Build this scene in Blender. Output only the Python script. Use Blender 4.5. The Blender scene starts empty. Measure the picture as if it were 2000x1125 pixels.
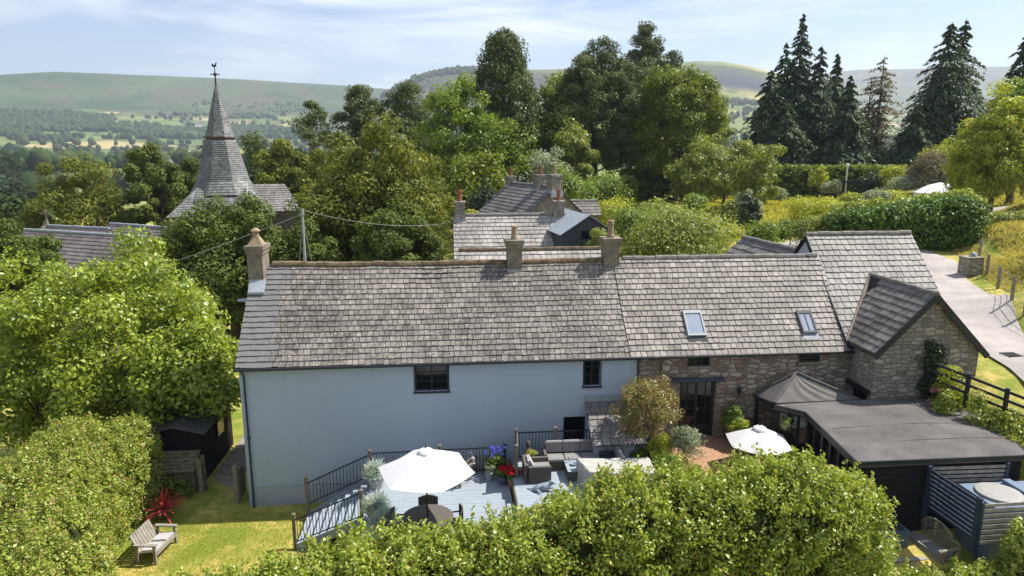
import bpy, math, random
import numpy as np
from mathutils import Vector, Matrix
C = bpy.context
S = C.scene
col = S.collection
rng = np.random.default_rng(11)
random.seed(5)
R = math.radians

# ------------------------------------------------------------------ camera
F = 1336.0; TH = R(11.5); YAW = R(5.2)
CAM = np.array([0.0, 0.0, 12.4])
FW = np.array([math.sin(YAW)*math.cos(TH), math.cos(YAW)*math.cos(TH), -math.sin(TH)])
RT = np.array([math.cos(YAW), -math.sin(YAW), 0.0])
UP = np.cross(RT, FW)
cd = bpy.data.cameras.new('camera'); cam = bpy.data.objects.new('camera', cd); col.objects.link(cam)
cam.matrix_world = Matrix(((RT[0], UP[0], -FW[0], CAM[0]), (RT[1], UP[1], -FW[1], CAM[1]), (RT[2], UP[2], -FW[2], CAM[2]), (0, 0, 0, 1)))
cd.sensor_width = 36; cd.lens = 36*F/2000; cd.clip_end = 30000; cd.clip_start = 0.1
S.camera = cam

# ------------------------------------------------------------------ light
SUN_EL, SUN_AZ = 54.0, 13.0          # elevation; azimuth measured from +X towards +Y
EXPOSURE = 0.82
S.view_settings.view_transform = 'Standard'; S.view_settings.look = 'None'
S.view_settings.exposure = EXPOSURE; S.view_settings.gamma = 1
sd = bpy.data.lights.new('sun', 'SUN'); sd.energy = 5.0; sd.angle = R(0.5); sd.color = (1, .95, .87)
sun = bpy.data.objects.new('sun', sd); col.objects.link(sun)
sdir = Vector((math.cos(R(SUN_EL))*math.cos(R(SUN_AZ)), math.cos(R(SUN_EL))*math.sin(R(SUN_AZ)), math.sin(R(SUN_EL))))
sun.rotation_euler = sdir.to_track_quat('Z', 'Y').to_euler()
w = bpy.data.worlds.new('World'); S.world = w; w.use_nodes = True
nt = w.node_tree; nt.nodes.clear()
def wn(t, **k):
    n = nt.nodes.new(t)
    for a, b in k.items(): setattr(n, a, b)
    return n
sky = wn('ShaderNodeTexSky', sky_type='NISHITA', sun_disc=False)
sky.sun_elevation = R(SUN_EL); sky.sun_rotation = R(90-SUN_AZ); sky.altitude = 200; sky.air_density = 1.0; sky.dust_density = 0.6; sky.ozone_density = 2.0
tc = wn('ShaderNodeTexCoord'); mp = wn('ShaderNodeMapping'); mp.inputs['Scale'].default_value = (1.6, 1.1, 10.0); mp.inputs['Rotation'].default_value = (R(7), R(-9), 0)
n1 = wn('ShaderNodeTexNoise'); n1.inputs['Scale'].default_value = 1.7; n1.inputs['Detail'].default_value = 9; n1.inputs['Roughness'].default_value = .58; n1.inputs['Distortion'].default_value = .7
r1 = wn('ShaderNodeValToRGB'); r1.color_ramp.elements[0].position = .44; r1.color_ramp.elements[1].position = .68
r1.color_ramp.elements[0].color = (.06, .06, .06, 1)
sx = wn('ShaderNodeSeparateXYZ'); gr = wn('ShaderNodeMapRange'); gr.inputs['From Min'].default_value = 0; gr.inputs['From Max'].default_value = .22; gr.inputs['To Min'].default_value = .42; gr.inputs['To Max'].default_value = 0.0
ad = wn('ShaderNodeMath', operation='ADD', use_clamp=True)
cloudc = wn('ShaderNodeRGB'); cloudc.outputs[0].default_value = (8.3, 8.7, 9.4, 1)
tint = wn('ShaderNodeMix', data_type='RGBA', blend_type='MULTIPLY'); tint.inputs[0].default_value = 1.0; tint.inputs[7].default_value = (.86, 1.0, 1.20, 1)
mx = wn('ShaderNodeMix', data_type='RGBA'); bg = wn('ShaderNodeBackground'); bg.inputs[1].default_value = 0.073
out = wn('ShaderNodeOutputWorld'); L = nt.links.new
L(tc.outputs['Generated'], mp.inputs[0]); L(mp.outputs[0], n1.inputs['Vector']); L(n1.outputs[0], r1.inputs[0])
L(tc.outputs['Generated'], sx.inputs[0]); L(sx.outputs[2], gr.inputs[0]); L(r1.outputs[0], ad.inputs[0]); L(gr.outputs[0], ad.inputs[1])
L(sky.outputs[0], tint.inputs[6]); L(tint.outputs[2], mx.inputs[6]); L(cloudc.outputs[0], mx.inputs[7]); L(ad.outputs[0], mx.inputs[0]); L(mx.outputs[2], bg.inputs[0]); L(bg.outputs[0], out.inputs[0])

# ------------------------------------------------------------------ pixel <-> world (photo survey, 2000 x 1125)
def ray(x, y): return FW*F + RT*(x-1000) + UP*(562.5-y)
def plane(x, y, ax, c):
    d = ray(x, y); t = (c-CAM[ax])/d[ax]; return CAM+d*t
def atX(x, y, c): return plane(x, y, 0, c)
def atY(x, y, c): return plane(x, y, 1, c)
def atZ(x, y, c): return plane(x, y, 2, c)
FH = np.array([math.sin(YAW), math.cos(YAW), 0.0])
def atD(x, y, D):                      # point of pixel column/row at forward horizontal distance D
    d = ray(x, y); t = D/(d@FH); return CAM+d*t
def smooth(a, b, x):
    t = np.clip((x-a)/(b-a), 0, 1); return t*t*(3-2*t)

# ------------------------------------------------------------------ terrain
ANCH = np.array([(-9,20,0),(-5,20,0),(-7,24,0),(-9,25,0),(-8,29,0),(-8,35,-.3),(-13,30,-.2),(-6,16,0),(-10,10,-.2),(0,15,.2),(-2,20,.2),(0,22,.4),(2,16,.7),
 (4,20,1.2),(8,21,1.9),(10,22,1.95),(9,19,1.9),(12,20,1.95),(13,22,2.0),(12,15.5,1.35),(15,15.5,1.3),(14,17,1.6),(16,17,1.6),(10,13,1.2),(16.5,20.9,3.1),(17.6,20.9,3.9),(18.3,21.3,4.75),(16.8,18.5,2.2),
 (18.2,18.5,3.4),(18.6,16,3.2),(19.2,22,4.75),(19.0,19.5,4.2),(21,22.5,4.8),(20,18,4.5),(25.2,32,5.4),(27,32,5.5),(29.2,38.7,6.0),(34,46,6.2),(20,30,5.2),(20,26,5.0),
 (27,26,6.4),(31,31,7.2),(36,38,7.8),(46,44,8.6),(60,60,10.5),(40,56,7.4),(23.5,20,6.0),
 (0,32,2),(0,42,2.2),(-10,45,-.6),(-20,45,-2.0),(-12,60,-2),(-30,60,-4),(-25,30,-1.5),(-30,15,-1.5),(10,35,3),(15,34,4.3),(8,45,3.4),(15,50,4.6),(22,45,5.2),
 (10,60,4.6),(25,65,5.4),(0,60,2),(0,80,3.6),(-20,85,-3),(-45,90,-10),(20,90,6.0),(36,74,5.9),(38,86,5.9),(45,90,6.8),(44,66,7.0),(70,100,10),(30,110,7.5),(0,110,4),(60,40,11),
 (60,15,10),(30,10,6),(20,10,3),(10,5,1),(-40,0,-2),(-35,110,-12),(-60,60,-10),(0,-30,0),(60,-30,6),(-60,-30,-6)], float)
def near_h(x, y):
    x = np.asarray(x, float); y = np.asarray(y, float)
    num = np.zeros_like(x); den = np.zeros_like(x)
    for a in ANCH:
        ww = 1.0/((x-a[0])**2+(y-a[1])**2+.6)**2
        num += ww*a[2]; den += ww
    return num/den
def elev_z(px, py, r):                 # height seen at photo row py, distance r
    px = np.asarray(px, float); py = np.asarray(py, float)
    d = FW[None]*F + RT[None]*(px[..., None]-1000) + UP[None]*(562.5-py[..., None])
    return CAM[2] + r*d[..., 2]/np.hypot(d[..., 0], d[..., 1])
SKY_A = [(-900,260),(-300,215),(0,162),(45,150),(160,142),(250,145),(360,149),(500,155),(700,167),(900,185),(1200,190),(1500,150),(1640,138),(1750,137),(1800,133),(1960,134),(2050,137),(2400,150),(3200,230)]
SKY_B = [(-900,420),(640,380),(740,200),(820,155),(890,138),(1000,133),(1100,131),(1250,123),(1340,116),(1385,118),(1430,126),(1485,141),(1560,178),(1700,240),(1800,300),(3200,420)]
PRO_L = [(130,440),(300,408),(800,352),(1500,302),(2000,268),(2500,236),(3000,200)]
PRO_R = [(130,345),(300,345),(1000,305),(2000,262),(2700,232),(3500,190),(4300,165)]
def vnoise(x, y, seed=0):
    s = np.zeros_like(x)
    g = np.random.default_rng(seed)
    for i in range(7):
        f = 2.0**i; a = g.uniform(0, 6.28); p = g.uniform(0, 6.28, 2)
        u = x*math.cos(a)+y*math.sin(a); v = -x*math.sin(a)+y*math.cos(a)
        s += np.sin(u*f+p[0]+1.3*np.sin(v*f*.7+p[1]))/f**.85
    return s
def ground(x, y):
    x = np.atleast_1d(np.asarray(x, float)); y = np.atleast_1d(np.asarray(y, float))
    r = np.hypot(x, y)+1e-6
    zn = near_h(x, y)
    az = np.arctan2(x, y)-YAW
    azc = np.clip(az, R(-58), R(58))
    px = 1000+F*math.cos(TH)*np.tan(azc)        # column at the horizon
    ra = 3300+np.clip((px-900)/700, 0, 1)*1500
    sa = np.interp(px, [p[0] for p in SKY_A], [p[1] for p in SKY_A])
    sb = np.interp(px, [p[0] for p in SKY_B], [p[1] for p in SKY_B])
    fr = np.clip((px-700)/500, 0, 1)
    pl = np.interp(r, [p[0] for p in PRO_L], [p[1] for p in PRO_L]); pr_ = np.interp(r, [p[0] for p in PRO_R], [p[1] for p in PRO_R])
    py = pl*(1-fr)+pr_*fr
    r0 = 2700+fr*1100
    t = np.clip((r-r0)/(ra-r0), 0, 1)
    py = py*(1-smooth(0, 1, t)) + sa*smooth(0, 1, t)
    zA = elev_z(px, py, np.minimum(r, ra))
    zA = zA - np.clip(r-ra, 0, None)*.10
    # nearer crag hill
    rb = 2200.0
    tb = np.clip((r-700)/(rb-700), 0, 1)
    scarp = .80*tb**.9 + .20*smooth(.90, .935, tb)
    pyb = 330*(1-scarp)+sb*scarp
    zB = elev_z(px, pyb, np.minimum(r, rb)) - np.clip(r-rb, 0, None)*.35
    zB = np.where(r < 600, -1e4, zB)
    zf = np.maximum(zA, zB)
    n = vnoise(x/900, y/900, 3)
    zf = zf + n*np.clip((r-500)/2500, 0, 1)*9*np.clip(1-abs(py-sa)/60*0, 0, 1)*np.where(r > ra-500, .25, 1)
    k = smooth(95, 330, r)
    z = zn*(1-k)+zf*k
    z = z + vnoise(x/6, y/6, 5)*.04*smooth(3, 12, r)
    inside = lambda x0, x1, y0, y1: (x > x0) & (x < x1) & (y > y0) & (y < y1)
    z = np.where(inside(-3.2, 1.9, 17, 22.8), np.minimum(z, .6), z)
    z = np.where(inside(1.9, 7.3, 17, 22.8), np.minimum(z, 1.2), z)
    z = np.where(inside(7.3, 13.5, 17, 22.8), np.minimum(z, 1.88), z)
    z = np.where(inside(11, 17, 16.2, 21.4), np.minimum(z, 1.9), z)
    z = np.where(inside(-5.3, -2.8, 19.8, 22.2), np.minimum(z, -.02), z)
    return z
def gz(x, y): return float(ground(x, y)[0])
def hitG(px, py):                       # photo pixel on the ground
    d = ray(px, py); d = d/np.linalg.norm(d)
    t = np.arange(6, 400, .15); P = CAM[None]+d[None]*t[:, None]
    g = ground(P[:, 0], P[:, 1]); i = int(np.argmax(P[:, 2] < g)); return np.array([P[i, 0], P[i, 1], g[i]])

# ------------------------------------------------------------------ materials
MATS = {}
def newmat(name):
    m = bpy.data.materials.new(name); m.use_nodes = True; m.node_tree.nodes.clear(); MATS[name] = m
    t = m.node_tree
    def N(ty, ins=None, **k):
        n = t.nodes.new(ty)
        for a, b in k.items(): setattr(n, a, b)
        for a, b in (ins or {}).items(): 
            if hasattr(b, 'is_output'): t.links.new(b, n.inputs[a])
            else: n.inputs[a].default_value = b
        return n
    return m, t, N
def c4(c): return (c[0], c[1], c[2], 1)
def mixc(N, f, a, b, bt='MIX'):
    n = N('ShaderNodeMix', data_type='RGBA', blend_type=bt)
    for i, v in ((0, f), (6, a), (7, b)):
        if hasattr(v, 'is_output'): n.id_data.links.new(v, n.inputs[i])
        else: n.inputs[i].default_value = v if i == 0 else c4(v)
    return n.outputs[2]
def ramp(N, f, a, b, lo=0., hi=1.):
    n = N('ShaderNodeMapRange', {'Value': f, 'From Min': a, 'From Max': b, 'To Min': lo, 'To Max': hi}); return n.outputs[0]
def coords(N, scale=(1, 1, 1), rot=(0, 0, 0)):
    g = N('ShaderNodeNewGeometry'); return N('ShaderNodeMapping', {'Vector': g.outputs['Position'], 'Scale': scale, 'Rotation': rot}).outputs[0]
def noise(N, v, s, d=4, r=.55, dist=0):
    return N('ShaderNodeTexNoise', {'Vector': v, 'Scale': s, 'Detail': d, 'Roughness': r, 'Distortion': dist}).outputs[0]
def finish(N, colr, rough=.8, spec=.3, bump=None, bs=.3, bd=.02, metal=0, trans=None):
    b = N('ShaderNodeBsdfPrincipled', {'Base Color': colr, 'Roughness': rough, 'Metallic': metal, 'Specular IOR Level': spec})
    if bump is not None:
        bn = N('ShaderNodeBump', {'Height': bump, 'Strength': bs, 'Distance': bd}); bn.id_data.links.new(bn.outputs[0], b.inputs['Normal'])
    o = b.outputs[0]
    N('ShaderNodeOutputMaterial', {'Surface': o}); return b
def plain(name, c, rough=.6, spec=.4, var=.25, sc=6., metal=0, bs=.15, stretch=(1, 1, 1)):
    m, t, N = newmat(name); v = coords(N, stretch)
    n = noise(N, v, sc, 6, .62); n2 = noise(N, v, sc*9, 3)
    a = tuple(x*(1-var) for x in c); b = tuple(min(1, x*(1+var)) for x in c)
    cc = mixc(N, ramp(N, n, .3, .7), a, b); cc = mixc(N, ramp(N, n2, .35, .8, 0, .35), cc, tuple(x*.6 for x in c))
    finish(N, cc, rough, spec, n2, bs, .01, metal); return m
def leafmat(name, a, b, trans=.32, rough=.5, spec=.35, tonec=None):
    m, t, N = newmat(name)
    g = N('ShaderNodeNewGeometry'); rnd = g.outputs['Random Per Island']
    at = N('ShaderNodeAttribute', attribute_name='tone')
    f = N('ShaderNodeMath', {0: rnd, 1: at.outputs['Fac']}, operation='ADD'); f = N('ShaderNodeMath', {0: f.outputs[0], 1: .5}, operation='MULTIPLY').outputs[0]
    cc = mixc(N, ramp(N, f, .15, .85), a, b)
    if tonec: cc = mixc(N, ramp(N, rnd, .80, .86), cc, tonec)
    bs = N('ShaderNodeBsdfPrincipled', {'Base Color': cc, 'Roughness': rough, 'Specular IOR Level': spec})
    tcol = mixc(N, .55, cc, (min(1, b[0]*2.0), min(1, b[1]*1.9), b[2]*.7))
    tr = N('ShaderNodeBsdfTranslucent', {'Color': tcol})
    mxs = N('ShaderNodeMixShader', {0: trans, 1: bs.outputs[0], 2: tr.outputs[0]})
    N('ShaderNodeOutputMaterial', {'Surface': mxs.outputs[0]}); return m
def slatemat(name, a, b, lichen=.5, lc=(.42, .41, .36), newc=(.16, .16, .16), rough=.62, moss=.2):
    m, t, N = newmat(name); v = coords(N)
    g = N('ShaderNodeNewGeometry'); rnd = g.outputs['Random Per Island']
    nw = N('ShaderNodeAttribute', attribute_name='new').outputs['Fac']
    big = noise(N, v, .55, 4, .6); fine = noise(N, v, 14, 5, .7); med = noise(N, v, 4.5, 5, .65)
    base = mixc(N, ramp(N, rnd, 0, 1), a, b)
    base = mixc(N, ramp(N, big, .40, .60, 0, .6), base, tuple(x*.6 for x in a)); base = mixc(N, ramp(N, noise(N, N('ShaderNodeMapping', {'Vector': v, 'Scale': (2.2, .5, .5)}).outputs[0], 1., 6, .65), .52, .70, 0, .55), base, tuple(x*.55 for x in a))
    lm = N('ShaderNodeMath', {0: ramp(N, fine, .50, .62), 1: ramp(N, med, .42, .60)}, operation='MULTIPLY').outputs[0]
    lm = N('ShaderNodeMath', {0: lm, 1: lichen}, operation='MULTIPLY').outputs[0]
    base = mixc(N, lm, base, lc)
    mo = N('ShaderNodeMath', {0: ramp(N, noise(N, v, 2.2, 6, .7), .56, .66), 1: moss}, operation='MULTIPLY').outputs[0]
    base = mixc(N, mo, base, (.10, .085, .05))
    nbase = mixc(N, ramp(N, noise(N, N('ShaderNodeMapping', {'Vector': v, 'Scale': (6, 1, 1)}).outputs[0], 1.2, 5), .35, .75, 0, .6), newc, tuple(x*1.3 for x in newc))
    base = mixc(N, ramp(N, nw, .7, .9), base, nbase)
    isgap = N('ShaderNodeMath', {0: nw, 1: .5, 2: .15}, operation='COMPARE').outputs[0]
    base = mixc(N, isgap, base, (.02, .018, .016))
    finish(N, base, rough, .35, fine, .25, .01); return m
def stonemat(name, cols, mort, scale=3.6, zs=2.1, rough=.9, dim=1.):
    m, t, N = newmat(name); v = coords(N)
    wob = N('ShaderNodeTexNoise', {'Vector': v, 'Scale': 2.2, 'Detail': 3}).outputs['Color']
    wv = N('ShaderNodeVectorMath', {0: wob, 1: (.5, .5, .5)}, operation='SUBTRACT').outputs[0]
    wv = N('ShaderNodeVectorMath', {0: wv, 'Scale': .22}, operation='SCALE').outputs[0]
    vv = N('ShaderNodeVectorMath', {0: v, 1: wv}, operation='ADD').outputs[0]
    vv = N('ShaderNodeMapping', {'Vector': vv, 'Scale': (1, 1, zs)}).outputs[0]
    vo = N('ShaderNodeTexVoronoi', {'Vector': vv, 'Scale': scale, 'Randomness': .62}, distance='CHEBYCHEV')
    ed = N('ShaderNodeTexVoronoi', {'Vector': vv, 'Scale': scale, 'Randomness': .62}, feature='DISTANCE_TO_EDGE').outputs['Distance']
    sep = N('ShaderNodeSeparateColor', {'Color': vo.outputs['Color']})
    rr = N('ShaderNodeValToRGB', {'Fac': sep.outputs[0]}); cr = rr.color_ramp
    cr.elements[0].position = 0; cr.elements[0].color = c4(cols[0]); cr.elements[1].position = 1; cr.elements[1].color = c4(cols[-1])
    for i, c in enumerate(cols[1:-1]):
        e = cr.elements.new((i+1)/(len(cols)-1)); e.color = c4(c)
    fine = noise(N, v, 16, 5, .7); big = noise(N, v, .8, 4)
    base = mixc(N, ramp(N, fine, .3, .75, 0, .6), rr.outputs[0], tuple(x*.5 for x in cols[0]))
    base = mixc(N, ramp(N, noise(N, v, 9, 4), .60, .68, 0, .7), base, (.42, .40, .35))
    base = mixc(N, ramp(N, ed, .02, .085, 1, 0), base, mort)
    base = mixc(N, ramp(N, big, .35, .65, 0, .22), base, tuple(x*.5 for x in mort))
    h = N('ShaderNodeMath', {0: ramp(N, ed, 0, .14), 1: fine}, operation='ADD').outputs[0]
    finish(N, base, rough, .2, h, .9, .05); return m

M = {}
def rendermat():
    m, t, N = newmat('whitewashed_render'); v = coords(N); base = (.40, .45, .515)
    st = noise(N, N('ShaderNodeMapping', {'Vector': v, 'Scale': (5, 5, .35)}).outputs[0], 1.0, 5, .6); bl = noise(N, v, .7, 5, .6); sp = N('ShaderNodeSeparateXYZ', {'Vector': v}); fi = noise(N, v, 22, 4)
    cc = mixc(N, ramp(N, bl, .35, .65, 0, .30), base, tuple(x*.86 for x in base)); cc = mixc(N, ramp(N, st, .52, .75, 0, .14), cc, (.27, .29, .31))
    lowm = N('ShaderNodeMath', {0: ramp(N, sp.outputs[2], 0., 1.0, 1, 0), 1: ramp(N, noise(N, v, 2.6, 5, .7), .35, .65)}, operation='MULTIPLY').outputs[0]
    cc = mixc(N, ramp(N, lowm, 0, 1, 0, .55), cc, (.24, .26, .25)); cc = mixc(N, ramp(N, noise(N, v, 5.5, 6, .75), .62, .70, 0, .22), cc, (.50, .54, .58))
    finish(N, cc, .85, .2, fi, .3, .012); return m
M['white'] = rendermat()
M['slate'] = slatemat('old_slate', (.125, .108, .096), (.265, .236, .21), .8, (.50, .46, .39), (.155, .15, .148), moss=.35)
M['slate2'] = slatemat('barn_slate', (.17, .148, .13), (.33, .29, .26), .35, (.46, .44, .39), moss=.3)
M['slate3'] = slatemat('pale_slate', (.18, .166, .15), (.28, .257, .235), .2, (.45, .43, .38), moss=.1)
M['slate4'] = slatemat('dark_slate', (.12, .108, .10), (.215, .195, .178), .2, (.3, .28, .26), moss=.1)
M['slate5'] = slatemat('cottage_slate', (.27, .25, .225), (.44, .41, .37), .7, (.55, .52, .46), moss=.5)
M['slate6'] = slatemat('church_slate', (.15, .125, .12), (.225, .19, .18), .15, moss=.3)
M['shingle'] = slatemat('spire_shingle', (.13, .135, .13), (.27, .275, .26), .5, (.36, .37, .33), moss=.2)
M['stone'] = stonemat('rubble_stone', [(.22, .15, .105), (.50, .38, .27), (.31, .23, .17), (.66, .56, .44), (.42, .35, .29), (.74, .66, .54)], (.20, .16, .125), 2.7, 2.3)
M['stone2'] = stonemat('grey_stone', [(.22, .19, .155), (.50, .44, .36), (.33, .28, .23), (.64, .57, .47)], (.23, .20, .165), 2.9, 2.2)
M['stone3'] = stonemat('church_stone', [(.20, .17, .14), (.32, .27, .22), (.25, .21, .17)], (.24, .2, .16), 2.4)
M['brick'] = plain('chimney_render', (.21, .175, .14), .9, .2, .4, 3)
M['pot'] = plain('buff_clay', (.30, .22, .145), .8, .2, .3, 8)
M['redpot'] = plain('red_clay', (.26, .095, .06), .8, .2, .3, 8)
M['lead'] = plain('lead', (.30, .33, .36), .5, .5, .2, 5)
M['black'] = plain('black_paint', (.016, .018, .022), .5, .4, .25, 4)
M['navy'] = plain('navy_paint', (.025, .04, .07), .4, .4, .2, 4)
M['glass'] = plain('dark_glass', (.006, .008, .012), .08, .35, .2, 2, bs=0)
M['skyglass'] = plain('skylight_glass', (.30, .34, .40), .12, .8, .1, 2, bs=0)
M['alu'] = plain('grey_metal', (.35, .37, .38), .4, .5, .1, 6)
M['ridge'] = plain('mossy_ridge', (.17, .125, .08), .95, .1, .6, 5, bs=.8)
M['ridgeg'] = plain('grey_ridge', (.20, .185, .17), .9, .2, .35, 5, bs=.5)
M['felt'] = plain('roofing_felt', (.125, .115, .110), .95, .1, .26, 1.1, bs=.3)
M['tarp'] = plain('pergola_canvas', (.12, .108, .10), .7, .3, .22, 3)
M['cladding'] = plain('black_cladding', (.020, .019, .021), .85, .12, .4, 3, stretch=(1, 1, 9))
M['wood'] = plain('weathered_wood', (.25, .21, .16), .85, .2, .35, 5, stretch=(1, 1, 1))
M['woodg'] = plain('grey_teak', (.27, .24, .20), .8, .2, .3, 6)
M['wooddark'] = plain('damp_wood', (.16, .135, .085), .85, .2, .45, 5)
M['slatw'] = plain('slat_wood', (.30, .27, .23), .8, .2, .35, 5)
M['deck'] = plain('deck_boards', (.29, .33, .37), .75, .3, .14, 4, stretch=(.5, 6, 1))
M['post'] = plain('deck_post', (.20, .165, .12), .8, .2, .3, 5)
M['parasol'] = plain('white_canvas', (.68, .665, .65), .85, .2, .03, 3)
M['wicker'] = plain('grey_wicker', (.115, .10, .088), .75, .25, .4, 26, bs=.6)
M['cushion'] = plain('grey_cushion', (.235, .225, .22), .9, .1, .08, 5)
M['cushionw'] = plain('pale_cushion', (.42, .41, .40), .9, .1, .06, 5)
M['cover'] = plain('furniture_cover', (.40, .39, .35), .9, .1, .14, 3)
M['brickp'] = plain('patio_brick', (.36, .21, .13), .9, .15, .3, 6)
M['paving'] = plain('garden_paving', (.26, .23, .19), .9, .15, .35, 3)
M['tub'] = plain('blue_tub', (.14, .19, .26), .5, .4, .12, 4)
M['tublid'] = plain('tub_lid', (.30, .29, .27), .6, .3, .1, 4)
M['planter'] = plain('blue_grey_planter', (.10, .14, .18), .6, .3, .2, 4)
M['terracotta'] = plain('terracotta', (.42, .18, .10), .85, .2, .2, 6)
M['yurt'] = plain('yurt_canvas', (.78, .80, .83), .9, .1, .06, 2)
M['net'] = plain('green_net', (.05, .32, .22), .8, .2, .2, 4)
M['bark'] = plain('bark', (.13, .10, .075), .95, .1, .5, 4, bs=.8)
M['barkp'] = plain('pine_bark', (.22, .14, .10), .95, .1, .5, 3, bs=.8)
M['wire'] = plain('wire', (.26, .26, .25), .5, .4, .1)
M['dog'] = plain('grey_fur', (.24, .27, .32), .9, .1, .6, 9)
M['farwhite'] = plain('far_white_wall', (.75, .74, .70), .9, .1, .05)
M['fabricdark'] = plain('dark_ceramic', (.06, .06, .065), .5, .4, .2)
# foliage
M['maple'] = leafmat('sycamore_leaf', (.075, .140, .014), (.36, .42, .05), .28, .42, .5)
M['hedge'] = leafmat('hedge_leaf', (.075, .140, .013), (.37, .43, .055), .26, .40, .5, (.40, .36, .10))
M['hedgel'] = leafmat('hornbeam_leaf', (.082, .145, .016), (.38, .43, .06), .26, .45, .45, (.34, .24, .09))
M['yew'] = leafmat('yew_leaf', (.042, .074, .009), (.215, .225, .024), .22, .6, .25)
M['yewd'] = leafmat('dark_yew_leaf', (.030, .060, .009), (.145, .18, .022), .2, .6, .25)
M['pine'] = leafmat('pine_needle', (.034, .062, .016), (.135, .17, .05), .16, .6, .25)
M['conifer'] = leafmat('spruce_needle', (.020, .046, .018), (.085, .13, .050), .14, .6, .25)
M['lime'] = leafmat('lime_leaf', (.055, .11, .010), (.24, .33, .035), .34, .5, .4)
M['oak'] = leafmat('chestnut_leaf', (.045, .085, .006), (.20, .245, .018), .3, .5, .35)
M['olive'] = leafmat('apple_leaf', (.075, .12, .022), (.29, .33, .07), .3, .5, .35)
M['willow'] = leafmat('willow_leaf', (.14, .18, .02), (.42, .45, .06), .36, .5, .35)
M['green'] = leafmat('shrub_leaf', (.06, .12, .02), (.22, .30, .05), .3, .5, .35)
M['bright'] = leafmat('bright_leaf', (.16, .22, .02), (.42, .44, .06), .38, .5, .35)
M['grey'] = leafmat('silver_leaf', (.16, .20, .12), (.34, .38, .26), .25, .6, .3)
M['brown'] = leafmat('dry_leaf', (.11, .10, .06), (.22, .185, .12), .2, .7, .2)
M['photinia'] = leafmat('photinia_leaf', (.09, .16, .04), (.36, .21, .09), .3, .4, .5, (.22, .34, .08))
M['gedge'] = leafmat('clipped_hedge_leaf', (.07, .12, .012), (.20, .27, .03), .32, .5, .35)
M['ivy'] = leafmat('ivy_leaf', (.014, .030, .010), (.05, .085, .022), .15, .5, .35)
M['laurel'] = leafmat('laurel_leaf', (.03, .075, .014), (.16, .25, .035), .2, .55, .3)
M['bluegrass'] = leafmat('fescue_blade', (.33, .42, .42), (.60, .68, .66), .3, .6, .3)
M['redleaf'] = leafmat('cordyline_blade', (.30, .02, .03), (.62, .10, .12), .35, .5, .35)
M['redflower'] = leafmat('geranium_petal', (.55, .005, .015), (.80, .02, .05), .2, .6, .2)
M['blueflower'] = leafmat('delphinium_petal', (.06, .06, .45), (.20, .20, .80), .25, .6, .2)
M['pinkflower'] = leafmat('rose_petal', (.5, .12, .2), (.7, .3, .35), .25, .6, .2)
M['far'] = leafmat('far_wood_leaf', (.016, .034, .012), (.062, .088, .024), .08, .8, .1)
M['drygrass'] = leafmat('dry_grass_blade', (.24, .25, .05), (.52, .44, .16), .35, .7, .1)
M['grassb'] = leafmat('grass_blade', (.20, .25, .03), (.50, .44, .10), .35, .7, .1)

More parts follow.
